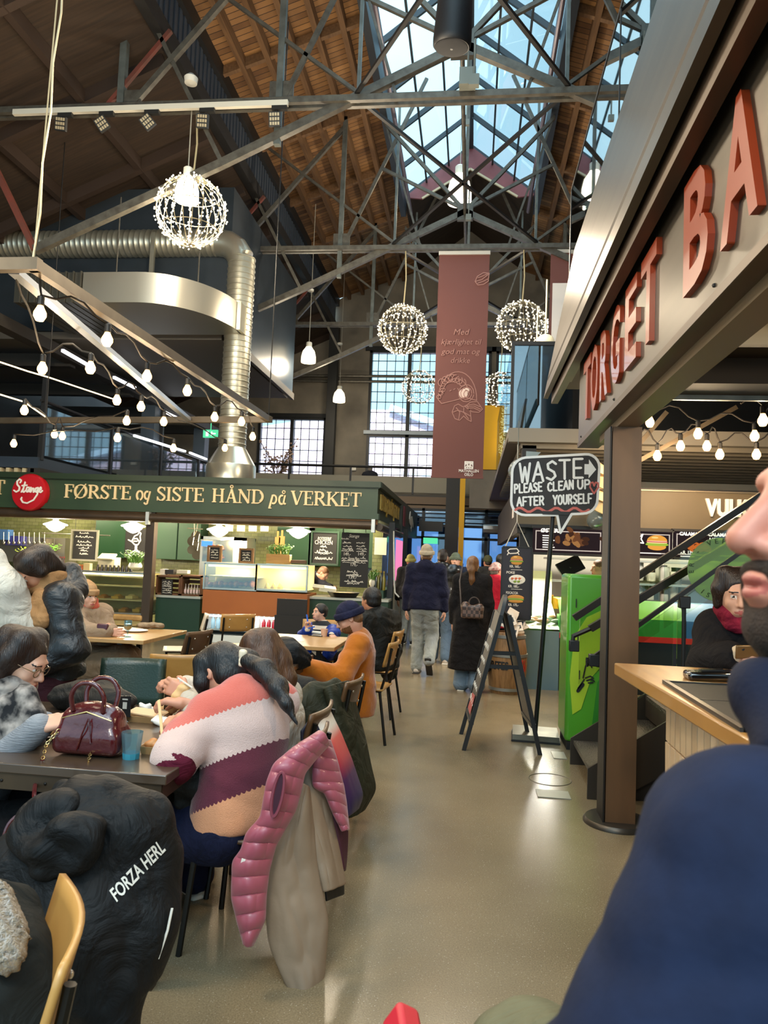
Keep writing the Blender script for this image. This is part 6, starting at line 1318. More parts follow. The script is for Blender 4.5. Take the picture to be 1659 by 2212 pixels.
strokes(mb, [[(.5, 0), (.05, .55), (.1, .9), (.35, .95), (.5, .65), (.65, .95), (.9, .9), (.95, .55), (.5, 0)]], at(1273, 1066, Y=Yw - .02), UX, UZ, UN, 19 * k, 25 * k, .014, .005); mb.build('coral_marks', pk, r, smooth=False)
MB().tube([(.72, Yw + .04, 2.02), (.62, 6.88, .06)], .021, 10).build('pole', black, r)
MB().bb(.62, .85, Yw - .03, Yw + .03, 2.0, 2.03).build('bracket', darksteel, r)
MB().box((.62, 6.88, .035), (.4, .4, .05), rotm(0, 0, -.06)).build('base_plate', M('plate_worn', '8b8778', .35, .7, col2='5f5b50', scale=6), r); MB().box((.62, 6.88, .008), (.42, .42, .014), rotm(0, 0, -.06)).build('rubber_edge', black, r)
# green machine
r = thing('green_machine', 'tall bright green recycling machine with a lime curve and hand drawing, behind the stairs', 'recycling machine', (1.08, 6.75, 0))
gm = M('machine_green', '4f9a28', .35, coat=.3); lime = M('machine_lime', 'a9c531', .35, coat=.3); gmd = M('machine_green_deep', '2f7d2a', .35, coat=.3)
MB().bb(.83, 1.33, 6.5, 7.0, .07, 1.48).build('body', gm, r, bev=.03)
mb = MB(); mb.prism([(-.43, .6), (-.4, .95), (-.3, 1.12), (-.15, 1.2), (.03, 1.24), (.03, .9), (-.1, .8), (-.25, .62), (-.33, .35), (-.4, .3)], (1.29, 6.497, 0), UX, UZ, UN, .004); mb.build('lime_curve', lime, r)
mb = MB(); mb.prism([(-.25, .1), (.03, .1), (.03, .9), (-.08, .8), (-.2, .58)], (1.29, 6.496, 0), UX, UZ, UN, .003); mb.build('deep_green_curve', gmd, r)
mb = MB(); hd = [[(0, 0), (.25, .3)], [(.2, .35), (.3, .75), (.5, .8), (.55, .7)], [(.3, .35), (.5, .42), (.62, .36)], [(.35, .27), (.55, .33), (.66, .26)], [(.42, .2), (.6, .22)], [(.62, .9), (.55, 1.12)], [(.72, .85), (.88, 1.0)], [(.74, .75), (.95, .74)]]
strokes(mb, hd, (.93, 6.49, .52), UX, UZ, UN, .2, .26, .012, .003); strokes(mb, [([(.0, .0), (.2, .28)], 2)], (.93, 6.49, .5), UX, UZ, UN, .2, .2, .014, .003)
for i in range(3): strokes(mb, [[(0, 0), (0, 1)]], (.9 + .02 * i, 6.49, 1.2 - .3 * i), UX, UZ, UN, .1, .07, .008, .003)
mb.build('hand_drawing', black, r, smooth=False)
mb = MB(); mb.bb(.85, 1.31, 6.52, 6.98, 0, .07); mb.build('plinth', black, r)
# stairs
st = thing('steel_staircase', 'dark steel staircase with checker-plate treads rising to the right behind the column', 'staircase', (1.5, 5.6, 0))
stm = M('stair_steel', '3a332b', .45, .4); chk = M('checker_plate', '5d5850', .4, .6, bump=.9, bscale=70, bstretch=(1.6, .6, 1))
for i in range(8):
    x = .84 + .27 * i; z = .19 * (i + 1); MB().bb(x, x + .3, 5.22, 6.04, z - .03, z).build('tread', chk, st)
    if i: MB().bb(x, x + .012, 5.22, 6.04, z - .16, z - .03).build('riser_plate', stm, st)
for y in (5.19, 6.05):
    MB().prism([(.82, .0), (1.0, 0), (3.2, 1.37), (3.2, 1.68), (2.99, 1.68), (.82, .2)], (0, y, 0), (1, 0, 0), (0, 0, 1), (0, 1, 0), .02).build('stringer', stm, st)
MB().prism([(1.02, .0), (3.2, .0), (3.2, 1.36)], (0, 5.24, 0), (1, 0, 0), (0, 0, 1), (0, 1, 0), .02).build('under_panel', M('under_brown', '2b231c', .6), st)
r = thing('stair_railing', 'dark stair handrails with glass panels rising to the right', 'railing', (1.5, 5.6, .9))
def rail(p0, p1, Y, w, hook=None, e=0):
    a, c = at(*p0, Y=Y), at(*p1, Y=Y); c = a + (c - a) * 1.35; mb = MB(); mb.bar(a, c, w, w * 1.25, up=(0, 1, 0))
    if hook: h = at(*hook, Y=Y); mb.tube([a, h + Vector((0, 0, .06)), h], w * .35, 8)
    mb.build('handrail', M('rail_dark', '241e19', .4, .4), r); return a, c
a1_, c1_ = rail((1240, 1335), (1572, 1117), 6.06, .05); a2_, c2_ = rail((1275, 1358), (1600, 1162), 5.6, .05, (1238, 1392)); a3_, c3_ = rail((1268, 1430), (1600, 1192), 5.2, .028, (1268, 1440))
for (a, c, y) in ((a1_, c1_, 6.06), (a3_, c3_, 5.2)):
    u0 = .03 if y > 6 else .1
    for f0, f1 in ((u0, .42), (.44, .95)):
        p0, p1 = a.lerp(c, f0), a.lerp(c, f1); dz = .55 if y > 6 else .5
        MB().prism([(p0.x, p0.z - dz), (p1.x, p1.z - dz), (p1.x, p1.z - .04), (p0.x, p0.z - .04)], (0, y, 0), (1, 0, 0), (0, 0, 1), (0, 1, 0), .012).build('glass_panel', GLASS('stair_glass', 'f0f5ee', .02, .02), r)
for x, y, Y in ((1240, 1395, 5.6), (1283, 1426, 5.2), (1478, 1301, 5.2)): p = at(x, y, Y=Y); MB().box(p, (.07, .06, .08)).build('glass_clamp', black, r, bev=.006)
p = at(1478, 1290, Y=5.2); MB().tube([p, p - Vector((0, 0, .7))], .014).build('post', darksteel, r)
# round green sticker on the stair glass
c_ = at(1557, 1231, Y=5.19); rad = 66 * 5.19 / FPX; r = thing('round_sticker', 'round translucent green sticker with dark lettering on the stair glass', 'sticker', c_)
MB().lathe([(0, 0), (rad, 0), (rad, .002), (0, .002)], c_, 48, rotm(PI / 2)).build('disc', GLASS('sticker_green', 'b9d472', .02, .1, .3), r)
mb = MB()
for i, ch in enumerate('  ER - VEPP-S    I'):
    if ch == ' ': continue
    a_ = math.radians(215 - i * 14.5); text(mb, ch, c_ + Vector((math.cos(a_) * rad * .82, -.006, math.sin(a_) * rad * .82)), (math.sin(a_), 0, -math.cos(a_)), (math.cos(a_), 0, math.sin(a_)), UN, rad * .15, ex=.001)
for i, ch in enumerate('ISIP'):
    a_ = math.radians(232 + i * 13); text(mb, ch, c_ + Vector((math.cos(a_) * rad * .95, -.006, math.sin(a_) * rad * .95)), (-math.sin(a_), 0, math.cos(a_)), (-math.cos(a_), 0, -math.sin(a_)), UN, rad * .15, ex=.001)
mb.build('lettering', M('sticker_ink', '2a3a1c', .6), r, smooth=False)
# floor plates
for i, (x0, y0, x1, y1) in enumerate(((1157, 1706, 1234, 1728), (1190, 1624, 1225, 1641))):
    a, c = at(x0, y0, Z=0), at(x1, y1, Z=0); one('floor_plate', MB().bb(min(a.x, c.x), max(a.x, c.x), c.y, a.y, 0, .006), M('floor_metal', '9c9a8c', .4, .6), ['worn metal access plate set in the floor near the stairs', 'metal floor plate beside the foot of the waste sign'][i], 'floor plate')
p = at(1188, 1684, Z=0); one('floor_ring', MB().tube([(p.x + .15 * math.cos(t), p.y + .15 * math.sin(t), .001) for t in np.linspace(0, 2 * PI, 37)[:-1]], .003, 4, closed=True), M('ring_dark', '5b5345', .4), 'faint round drain ring in the floor near the stairs', 'drain cover')
# bar counter at the right front
r = thing('bar_counter', 'bar counter with a wooden top and vertical cream tiles at the right front', 'counter', (1.4, 2.8, 0))
oakc = M('bar_oak', 'b0803f', .35, col2='8f6230', scale=2.5, stretch=(8, .8, 1), detail=6, coat=.3)
MB().prism([(.69, 3.66), (.77, 2.0), (.82, 1.0), (3.2, 1.0), (3.2, 3.62)][::-1], (0, 0, 1.045), (1, 0, 0), (0, 1, 0), (0, 0, 1), .055).build('worktop', oakc, r, bev=.006)
tl_ = M('bar_tile', 'cdb08c', .2, coat=.5, bump=.1, bscale=9); mb = MB(); tw = .075
for row in range(5):
    for i in range(28):
        y1 = 3.35 - i * tw; z1 = 1.03 - row * .21
        mb.box((.86, y1 - tw / 2, z1 - .105), (.02, tw - .006, .204), rotm(0, R.uniform(-.012, .012), R.uniform(-.03, .03)))
    for i in range(20): x = .87 + i * tw; mb.box((x + tw / 2, 3.36, 1.03 - row * .21 - .105), (tw - .006, .02, .204))
o = mb.build('tile_cladding', tl_, r, bev=.002)
MB().bb(.87, 2.4, 1.2, 3.35, 0, 1.04).build('body', M('tile_grout', '8d7558', .7), r)
r = thing('bar_mat', 'black rubber bar mat let into the bar counter top', 'bar mat', (1.2, 2.7, 1.1)); MB().bb(.79, 1.75, 2.25, 3.08, 1.1, 1.108).build('mat', M('rubber_mat', '2e2a22', .6, bump=.3, bscale=300), r)
mb = MB()
for b4 in ((.78, 1.76, 2.235, 2.255), (.78, 1.76, 3.075, 3.095), (.77, .79, 2.235, 3.095)): mb.bb(b4[0], b4[1], b4[2], b4[3], 1.1, 1.113)
mb.bb(.79, 1.75, 2.7, 2.704, 1.108, 1.1095); mb.build('rim', M('rim_dark', '17140f', .4), r)
p = at(1535, 1470, Z=1.1); r = thing('card_terminal', 'shiny black card terminal lying on the bar counter', 'card terminal', p); MB().box(p + Vector((0, 0, .022)), (.2, .1, .036), rotm(0, -.06, .0)).build('body', M('gloss_black', '0f0e0d', .12, coat=1), r, bev=.012); MB().box(p + Vector((.0, -.01, .045)), (.09, .05, .006), rotm(0, -.06, 0)).build('screen', M('gloss_black'), r)
# ================================================================ PEOPLE
def vec(p): return np.array(tuple(p), float)
def nrm(v): v = vec(v); return v / max(np.linalg.norm(v), 1e-9)
def ik(a, b, l1, l2, pole):
    a, b = vec(a), vec(b); d = b - a; L = np.linalg.norm(d); L2 = min(L, (l1 + l2) * .995); d = d / max(L, 1e-6)
    x = (l1 * l1 - l2 * l2 + L2 * L2) / (2 * L2); h = math.sqrt(max(l1 * l1 - x * x, 0)); p = vec(pole); p = p - d * (p @ d); p = nrm(p)
    return a + d * x + p * h, a + d * L2
def rot_of(x, y, z): return np.stack([nrm(x), nrm(y), nrm(z)], 1)
def head_prims(c, f, u, s=1., big=False, fem=False, beard=False):
    r = np.cross(f, u); Q = rot_of(r, f, u); P = lambda x, y, z: c + s * (Q @ np.array([x, y, z]))
    E = lambda p, rr, k=.012, neg=False: E_(P(*p), [s * a for a in rr], Q, k * s, neg)
    L = [E((0, -.014, .035), (.074, .096, .086)), E((0, .022, -.02), (.062, .076, .088), .03), E((0, .052, -.082), (.036 if fem else .042, .036, .028), .03),
         E((0, -.02, -.05), (.058, .07, .06), .03),
         C(P(-.034, .082, .03), P(.034, .082, .03), .012 * s, .012 * s, .02 * s), E((0, .088, -.062), (.03, .018, .022), .02)]
    for sg in (-1, 1):
        L += [E((sg * .034, .062, -.028), (.026, .024, .026), .02), E((sg * .032, .102, .012), (.019, .019, .013), .012, True), E((sg * .031, .078, .011), (.0145, .0145, .0125), .004),
              E((sg * .0765, -.008, .0), (.009, .019, .03), .008), E((sg * .081, -.002, .004), (.006, .009, .016), .004, True)]
    nl = 1.0 if fem else 1.12
    L += [C(P(0, .088, .022), P(0, .088 + .026 * nl, -.024), .0085 * s, .0135 * s, .012 * s), E((-.012, .1, -.03), (.009, .011, .008), .008), E((.012, .1, -.03), (.009, .011, .008), .008),
          E((-.007, .112, -.038), (.004, .006, .006), .003, True), E((.007, .112, -.038), (.004, .006, .006), .003, True),
          E((0, .1, -.056), (.022, .011, .0062), .006), E((0, .1, -.0685), (.019, .0105, .0068), .006), C(P(-.024, .097, -.0622), P(.024, .097, -.0622), .0022 * s, .0022 * s, .004 * s, True) if 0 else E((0, .112, -.0622), (.024, .008, .0014), .004, True)]
    return L, Q, P
def face_pick(c, Q, s, beard=False):
    def fn(X):
        q = (X - c) @ Q / s; x, y, z = np.abs(q[:, 0]), q[:, 1], q[:, 2]; m = np.zeros(len(X), int)
        if beard: m[(y > .0) & (z < -.05) & (z > -.14) & (x < .075) & (y > .02 + .0 * x) & ~((z > -.076) & (x < .024)) & (z < -.04 - .5 * np.maximum(.05 - x, 0) * 0)] = 4
        m[(y > .088) & (x < .025 - 200 * (z + .0622) ** 2) & (np.abs(z + .0622) < .0125)] = 1
        e = (x - .031) ** 2 + (z - .011) ** 2
        m[(y > .074) & (e < .0135 ** 2) & (np.abs(z - .011) < .007)] = 2; m[(y > .074) & (e < .0062 ** 2)] = 3
        m[(y > .06) & (x > .012) & (x < .05) & (np.abs(z - .034 + .12 * np.maximum(x - .03, 0)) < .003)] = 4
        return m
    return fn
def hand_prims(w, d, n, th=1, curl=.35, s=1., spread=.1, grip=None):
    """hand from the wrist w: fingers along d, back of the hand towards n, thumb on the side th"""
    d = nrm(d); n = nrm(vec(n) - d * (vec(n) @ d)); x = np.cross(d, n) * th; w = vec(w); k = .006 * s; L = []
    Q = rot_of(x, d, n)
    L.append(B_(w + d * .048 * s, (.038 * s, .05 * s, .014 * s), Q, .013 * s, .012 * s)); L.append(C(w - d * .03 * s, w + d * .02 * s, .025 * s, .027 * s, .02 * s))
    for i, (o, ln) in enumerate(((.03, .072), (.01, .08), (-.0105, .074), (-.03, .058))):
        p = w + (x * o + d * (.094 - .004 * abs(i - 1))) * s; a = 0; cc = curl[i] if isinstance(curl, (list, tuple)) else curl * (1 + .08 * i); rr = (.0098, .0088, .0076, .0068)
        dd = nrm(d + x * (o * spread * 12))
        for j, fr in enumerate((.45, .31, .24)):
            a += cc * (1.1 if j else .8); v = dd * math.cos(a) - n * math.sin(a); q = p + v * ln * fr * s; L.append(C(p, q, rr[j] * s, rr[j + 1] * s, k)); p = q
    tc = curl[0] if isinstance(curl, (list, tuple)) else curl
    p = w + (x * .032 + d * .02) * s; q = p + (x * .022 + d * .026 - n * .016) * s; L.append(C(p, q, .016 * s, .0125 * s, .01 * s)); v = nrm(d * .9 + x * (.45 - .6 * tc) - n * (.3 + .5 * tc))
    t = q + v * .032 * s; L.append(C(q, t, .012 * s, .0105 * s, k)); L.append(C(t, t + nrm(v - x * .25 * tc - n * .2) * .024 * s, .0105 * s, .0085 * s, k))
    return L
PINKSK = M('skin_near', 'c4826c', .5, sss=.1, col2='b87460', scale=25)
SK = [M('skin_a', 'c98f72', .5, sss=.08, col2='bd8166', scale=9), M('skin_b', 'b98263', .5, sss=.08, col2='ad7456', scale=9), M('skin_c', 'd3a287', .5, sss=.08, col2='c69177', scale=9)]
LIPM = M('lips', 'a85a52', .45); EYEW = M('eye_white', 'd8d0c6', .2); IRIS = M('iris_dark', '241812', .15)
HAIR = {k: M('hair_' + k, c, .42, col2=c2, scale=5, stretch=(14, 14, 1.5), bump=.35, bscale=30, bstretch=(6, 6, .6)) for k, c, c2 in (('black', '16110f', '0d0a09'), ('dark', '2a1a12', '1a100b'), ('brown', '5a3a22', '7a5431'), ('grey', '6d6459', '8f877b'), ('red', '8a3a1c', '6d2a14'))}
def cloth(nm, c, c2=None, rough=.85, **k): return M('cloth_' + nm, c, rough, col2=c2 or c, sheen=k.pop('sheen', 0), scale=k.pop('scale', 14), bump=k.pop('bump', .8), bscale=k.pop('bscale', 7), bdet=9, bdis=.8, bdist=.05, spec=k.pop('spec', .2), **k)
def torso_prims(J, b, low=0.):
    up, rt, fw = J['up'], J['rt'], J['fw']; Q = rot_of(rt, fw, up); s = J['s']; pel, nek = J['pel'], J['nek']; L = np.linalg.norm(nek - pel)
    lerp = lambda t: pel + (nek - pel) * t + fw * (J.get('belly', .0) * math.sin(t * PI))
    wS = J.get('w', 1.)
    return [E_(lerp(.68) - fw * .005, ((.155 * wS) * s + b, .105 * s + b, .2 * s + b * .6), Q), E_(lerp(.33), (.14 * wS * s + b, .1 * s + b, .17 * s + b), Q), E_(lerp(.02), (.162 * wS * s + b, .115 * s + b, .12 * s + b + low), Q),
            C(J['sL'], J['sR'], .058 * s + b, .058 * s + b), C(lerp(.88), lerp(1.0), .075 * s + b * .6, .06 * s + b * .5)]
def arm_prims(J, sd, b, end=1., r=(.052, .042, .031)):
    s = J['s']; S, Ee, W = J['s' + sd], J['e' + sd], J['w' + sd]; W2 = Ee + (W - Ee) * end
    return [C(S, Ee, r[0] * s + b, r[1] * s + b), C(Ee, W2, r[1] * s + b, r[2] * s + b * .8)]
def leg_prims(J, sd, b, r=(.078, .056, .04), end=1., flare=0.):
    s = J['s']; return [C(J['h' + sd], J['k' + sd], r[0] * s + b, r[1] * s + b), C(J['k' + sd], J['k' + sd] + (J['a' + sd] - J['k' + sd]) * end, r[1] * s + b, r[2] * s + b + flare)]
def pose(pel, nek, f, hed=None, hf=None, hu=None, s=1., wL=None, wR=None, eL=None, eR=None, sit=False, aL=None, aR=None, kL=None, kR=None, sL=None, sR=None, **k):
    J = dict(k); pel, nek = vec(pel), vec(nek); f3 = nrm((f[0], f[1], 0)); rt = np.cross(f3, (0, 0, 1)); up = nrm(nek - pel); fw = nrm(np.cross(up, rt)); J.update(s=s, pel=pel, nek=nek, up=up, rt=rt, fw=fw, f3=f3)
    J['hf'] = nrm(hf) if hf is not None else f3; hu_ = vec(hu) if hu is not None else np.array([0, 0, 1.]) ; J['hu'] = nrm(hu_ - J['hf'] * (hu_ @ J['hf']))
    J['hed'] = vec(hed) if hed is not None else nek + (up * .6 + np.array([0, 0, .4])) * .135 * s + f3 * .02 * s
    for sd, sg in (('L', -1), ('R', 1)):
        J['s' + sd] = vec(locals()['s' + sd]) if locals()['s' + sd] is not None else nek - up * .055 * s + rt * sg * .165 * s * J.get('w', 1.)
        w = {'L': wL, 'R': wR}[sd]; e = {'L': eL, 'R': eR}[sd]
        w = vec(w) if w is not None else J['s' + sd] + rt * sg * .07 * s + f3 * .06 * s + np.array([0, 0, -.53 * s])
        if e is None: e, w = ik(J['s' + sd], w, .285 * s, .255 * s, -f3 * .6 + rt * sg * .5 + np.array([0, 0, -.35]))
        J['e' + sd] = vec(e); J['w' + sd] = w
        J['h' + sd] = pel + rt * sg * .085 * s - np.array([0, 0, .03 * s])
        a = {'L': aL, 'R': aR}[sd]; kk = {'L': kL, 'R': kR}[sd]
        if a is None: a = np.array([*(J['h' + sd] + rt * sg * .02 + (f3 * .4 * s if sit else 0))[:2], .085 * s])
        a = vec(a)
        if kk is None: kk, a = ik(J['h' + sd], a, .43 * s, .42 * s, f3 + np.array([0, 0, .6 if sit else 0]))
        J['k' + sd] = vec(kk); J['a' + sd] = a
    return J
def person(label, J, skin=0, res=.014, hres=.006, fem=False, hair='black', style='short', top=None, legs=None, shoes=None, hat=None, glasses=False, beard=False, hands=None, handres=None, extra=(), group=None, noface=False):
    s = J['s']; c = J['hed']; r = thing('person', label, 'person', Vector((J['pel'][0], J['pel'][1], 0)), group)
    hp, Q, P = head_prims(c, J['hf'], J['hu'], s, fem=fem)
    hp.append(C(P(0, -.02, -.06), J['nek'] - J['up'] * .02, .05 * s * (.88 if fem else 1.05), .058 * s * (.9 if fem else 1.05), .03 * s))
    more = []
    bp = torso_prims(J, -.012)
    for sd in 'LR': bp += arm_prims(J, sd, -.006) + leg_prims(J, sd, -.012)
    more.append(sdf(bp, .024, .04))
    hd = hands or {}
    for sd, sg in (('L', 1), ('R', -1)):
        h = hd.get(sd, {})
        if h is None: continue
        d = nrm(h.get('d', J['w' + sd] - J['e' + sd])); n = h.get('n', -J['f3'] * 0 + J['rt'] * (-1 if sd == 'L' else 1) * 1.0)
        more.append(sdf(hand_prims(J['w' + sd], d, n, h.get('th', -sg), h.get('curl', .32), s * h.get('s', 1.), h.get('spread', .1)), handres or max(.0035, hres * .7), .006))
    hm = HAIR[hair]
    fp = face_pick(c, Q, s, beard); o = soft('body', hp, [SK[skin], LIPM, EYEW, IRIS, hm], r, hres, .012, None, 1, more=more)
    me = o.data; X = np.empty(len(me.polygons) * 3, np.float32); me.polygons.foreach_get('center', X); X = X.reshape(-1, 3).astype(float) + np.array(tuple(r.location))
    m = fp(X); nearh = np.linalg.norm(X - c, axis=1) < .2 * s; m[~nearh] = 0
    if noface: m[m == 4] = 0
    me.polygons.foreach_set('material_index', m.astype(np.int32)); me.update()
    E = lambda p, rr, k=.015, neg=False: E_(P(*p), [s * a for a in rr], Q, k * s, neg)
    cut = E((0, .108, -.018), (.07, .068, .105), .012, True)
    if style in ('short', 'crop', 'bald'):
        t = .005 if style != 'short' else .011
        if style != 'bald':
            L = [E((0, -.018, .04), (.076 + t, .097 + t, .088 + t))]; L += [E((0, -.045, -.02), (.066 + t, .062 + t, .06))]
            soft('hair', L + [cut, E((0, .1, -.06), (.1, .1, .085), .01, True), E((0, -.06, -.115), (.1, .1, .045), .01, True)], hm, r, max(.006, hres), .015, folds(.0025, 60, (1, .3, .2)))
    elif style:
        L = [E((0, -.018, .04), (.081, .103, .092)), E((0, -.05, -.02), (.074, .07, .08))]
        for ch in style: L += [C(P(*a[:3]), P(*b[:3]), a[3] * s, b[3] * s, .03 * s) for a, b in zip(ch[:-1], ch[1:])]
        soft('hair', L + [cut], hm, r, max(.006, hres), .02, folds(.003, 55, J['rt']))
    if hat:
        kind, hmat = hat[:2]
        L = [E((0, -.012, .058), (.086, .108, .092)), E((0, -.02, .03), (.088, .11, .05))]; cutl = [E((0, .03, -.055), (.2, .2, .068), .006, True)]
        if kind == 'slouch': L.append(E((0, -.05, .1), (.07, .075, .06)))
        soft('hat', L + cutl, hmat, r, max(.006, hres), .02, folds(.0012, 150, J['hu'] * 0 + np.cross(J['hf'], J['hu'])) if hres < .009 else None)
        if kind != 'cap':
            mb = MB(); ring = [P(.089 * math.cos(t), -.014 + .113 * math.sin(t), .026 + .01 * math.sin(t)) for t in np.linspace(0, 2 * PI, 33)[:-1]]
            mb2 = [C(a, ring[(i + 1) % 32], .012 * s, .012 * s) for i, a in enumerate(ring)] + [C(a + J['hu'] * .026 * s, ring[(i + 1) % 32] + J['hu'] * .026 * s, .011 * s, .011 * s) for i, a in enumerate(ring)]
            soft('hat_brim', mb2, hmat, r, max(.006, hres), .02)
        else: soft('peak', [E((0, .12, .04), (.065, .05, .01))], hmat, r, .007, .01)
    if glasses:
        mb = MB()
        for sg in (-1, 1):
            mb.tube([P(sg * .033 + .023 * math.cos(t), .104 - .004 * abs(math.cos(t)), .006 + .019 * math.sin(t)) for t in np.linspace(0, 2 * PI, 19)[:-1]], .0022 * s, 6, closed=True); mb.tube([P(sg * .056, .1, .012), P(sg * .079, .06, .014), P(sg * .081, -.01, .012)], .002 * s, 6)
        mb.tube([P(-.011, .106, .012), P(0, .108, .014), P(.011, .106, .012)], .0022 * s, 6); mb.build('glasses', M('glasses_dark', '1c1512', .3) if glasses is True else glasses, r)
    if legs:
        L = [E_(J['pel'] - J['up'] * .01, (.165 * s * J.get('w', 1.), .118 * s, .12 * s), rot_of(J['rt'], J['fw'], J['up']))]
        for sd in 'LR': L += leg_prims(J, sd, legs.get('b', .012), legs.get('r', (.082, .062, .05)), legs.get('end', .98), legs.get('flare', .0))
        soft('trousers', L, legs['m'], r, res, .03, folds(legs.get('fold', .004), 34, (0, .2, 1), legs.get('seed', 1)))
    if shoes:
        for sd in 'LR':
            if sd in shoes.get('skip', ''): continue
            a = J['a' + sd]; fd = nrm(shoes.get('d' + sd, J['f3'])); sd_ = np.cross(fd, (0, 0, 1)); un = np.cross(sd_, fd); Qs = rot_of(sd_, fd, un); lo = a - un * .052 * s
            o = soft('shoe', [E_(lo + fd * .075 * s + un * .012, (.047 * s, .13 * s, .045 * s), Qs), E_(lo - fd * .01 * s + un * .025, (.042 * s, .06 * s, .06 * s), Qs), B_(lo + fd * .065 * s - un * .075 * s, (.08, .2, .05), Qs, .004, .004, True)], shoes['m'], r, max(.007, res * .6), .02)
            soft('sole', [B_(lo + fd * .065 * s - un * .026 * s, (.046 * s, .14 * s, .012 * s), Qs, .011)], shoes.get('sole', M('sole_white', 'd9d2c4', .6)), o, .008, .01)
    if top:
        b = top.get('b', .025); L = torso_prims(J, b, top.get('low', .03)); ar = top.get('r', (.056, .047, .037))
        for sd in 'LR': L += arm_prims(J, sd, b * .75, top.get('end', .97), ar)
        if top.get('len'):
            ln = top['len']; q = J['pel'] + np.array([0, 0, -ln]) + J['f3'] * top.get('fwd', 0)
            L.append(B_(q - np.array([0, 0, .5]), (.9, .9, .5), None, .005, .01, True)) if 0 else None
            for sg in (-1, 0, 1): L.append(C(J['pel'] + J['rt'] * sg * .07 * s, q - np.array([0, 0, .12]) + J['rt'] * sg * (.07 + top.get('fl', .03)) * s, .11 * s + b, .11 * s + b + top.get('fl', .03) * .5, .05))
        if top.get('len'): L.append(B_(q - np.array([0, 0, .5]), (.9, .9, .5), None, .005, .01, True))
        if top.get('hem'):
            q = J['pel'] - J['up'] * top['hem']
            for sg in (-1, 1): L.append(C(J['pel'] + J['up'] * .12 * s + J['rt'] * sg * .07 * s * J.get('w', 1.), q - J['up'] * .1 + J['rt'] * sg * .075 * s * J.get('w', 1.), .1 * s + b, .105 * s + b, .05))
            L.append(B_(q - J['up'] * .5, (.9, .9, .5), rot_of(J['rt'], J['fw'], J['up']), .005, .01, True))
            for sd in 'LR': L += arm_prims(J, sd, b * .75, top.get('end', .97), ar)
        if top.get('cut') is not None: L.append(B_(np.array([J['pel'][0], J['pel'][1], top['cut'] - 1.]), (1.2, 1.2, 1.0), None, .005, .01, True))
        if top.get('hood'):
            n_ = J['nek']; L += [E_(n_ - J['fw'] * .085 * s + J['up'] * -.01, (.12 * s, .075 * s, .1 * s), rot_of(J['rt'], J['fw'], J['up']), .03), C(n_ + J['rt'] * .09 * s + J['fw'] * .03, n_ - J['rt'] * .09 * s + J['fw'] * .03, .045 * s, .045 * s, .03)]
        if top.get('collar'):
            n_ = J['nek'] + J['up'] * .03 * s; 
            ring = [n_ + J['rt'] * math.cos(t) * .07 * s + J['fw'] * math.sin(t) * .07 * s for t in np.linspace(0, 2 * PI, 13)[:-1]]; L += [C(a, ring[(i + 1) % 12], top['collar'], top['collar'], .02) for i, a in enumerate(ring)]
        L += list(top.get('more', ()))
        nf = folds(top.get('fold', .005), top.get('ff', 24), top.get('fd', (0.15, .1, 1)), top.get('seed', 0))
        if top.get('quilt'):
            n0 = nf; qz = top['quilt']; nf = lambda Pp: n0(Pp) - .016 * np.abs(np.sin(Pp[..., 2] * PI / qz + .5 * np.sin(Pp[..., 0] * 9))) ** .5 + .009
        soft(top.get('name', 'jacket'), L, top['m'], r, res, top.get('k', .045), nf)
    for e in extra: e(r, J, P, Q)
    return r
def scarf(m, rad=.03, tail=None):
    def fn(r, J, P, Q):
        n_ = J['nek'] + J['up'] * .045 * J['s']; s = J['s']; L = []
        for dz, rr in ((0, .082), (.032, .078), (-.03, .088)):
            ring = [n_ + J['up'] * dz * s + J['rt'] * math.cos(t) * rr * s + J['fw'] * (math.sin(t) * rr + .015) * s for t in np.linspace(0, 2 * PI, 15)[:-1]]; L += [C(a, ring[(i + 1) % 14], rad, rad, .02) for i, a in enumerate(ring)]
        if tail:
            for t in tail: L += [C(vec(a), vec(b), .045, .05, .02) for a, b in zip(t[:-1], t[1:])]
        soft('scarf', L, m, r, .009, .02, folds(.005, 60, J['up'], 2))
    return fn
navyknit = cloth('navy_fleece', '1c1d33', '15162a'); jeansl = cloth('pale_jeans', '9a9c92', '85888a', scale=5); jeansb = cloth('blue_jeans', '6d8093', '55697e', scale=5); blackw = cloth('black_wool', '121011', '191617')
leather = M('black_leather', '121314', .33, bump=.2, bscale=30, coat=.2); shoew = M('shoe_white', 'dcd0c4', .6); shoed = M('shoe_dark', '1d1a18', .5)
def walk(px, py, H, f, stride=.0, lift=None, **k):
    """a standing or walking figure whose feet meet the floor at a pixel"""
    g = at(px, py, Z=0); s = H / 1.75; f3 = np.array([f[0], f[1], 0.]) / math.hypot(*f); rt = np.cross(f3, (0, 0, 1)); g = vec(g)
    pel = g + np.array([0, 0, .93 * s]); nek = pel + np.array([0, 0, .52 * s]) + f3 * k.pop('lean', .02) * s
    aL = g - rt * .1 * s + f3 * stride * s + np.array([0, 0, .085 * s]); aR = g + rt * .1 * s - f3 * stride * s + np.array([0, 0, .085 * s])
    if lift: aR = aR + np.array([0, 0, lift * s])
    return pose(pel, nek, f, s=s, aL=aL, aR=aR, **k)
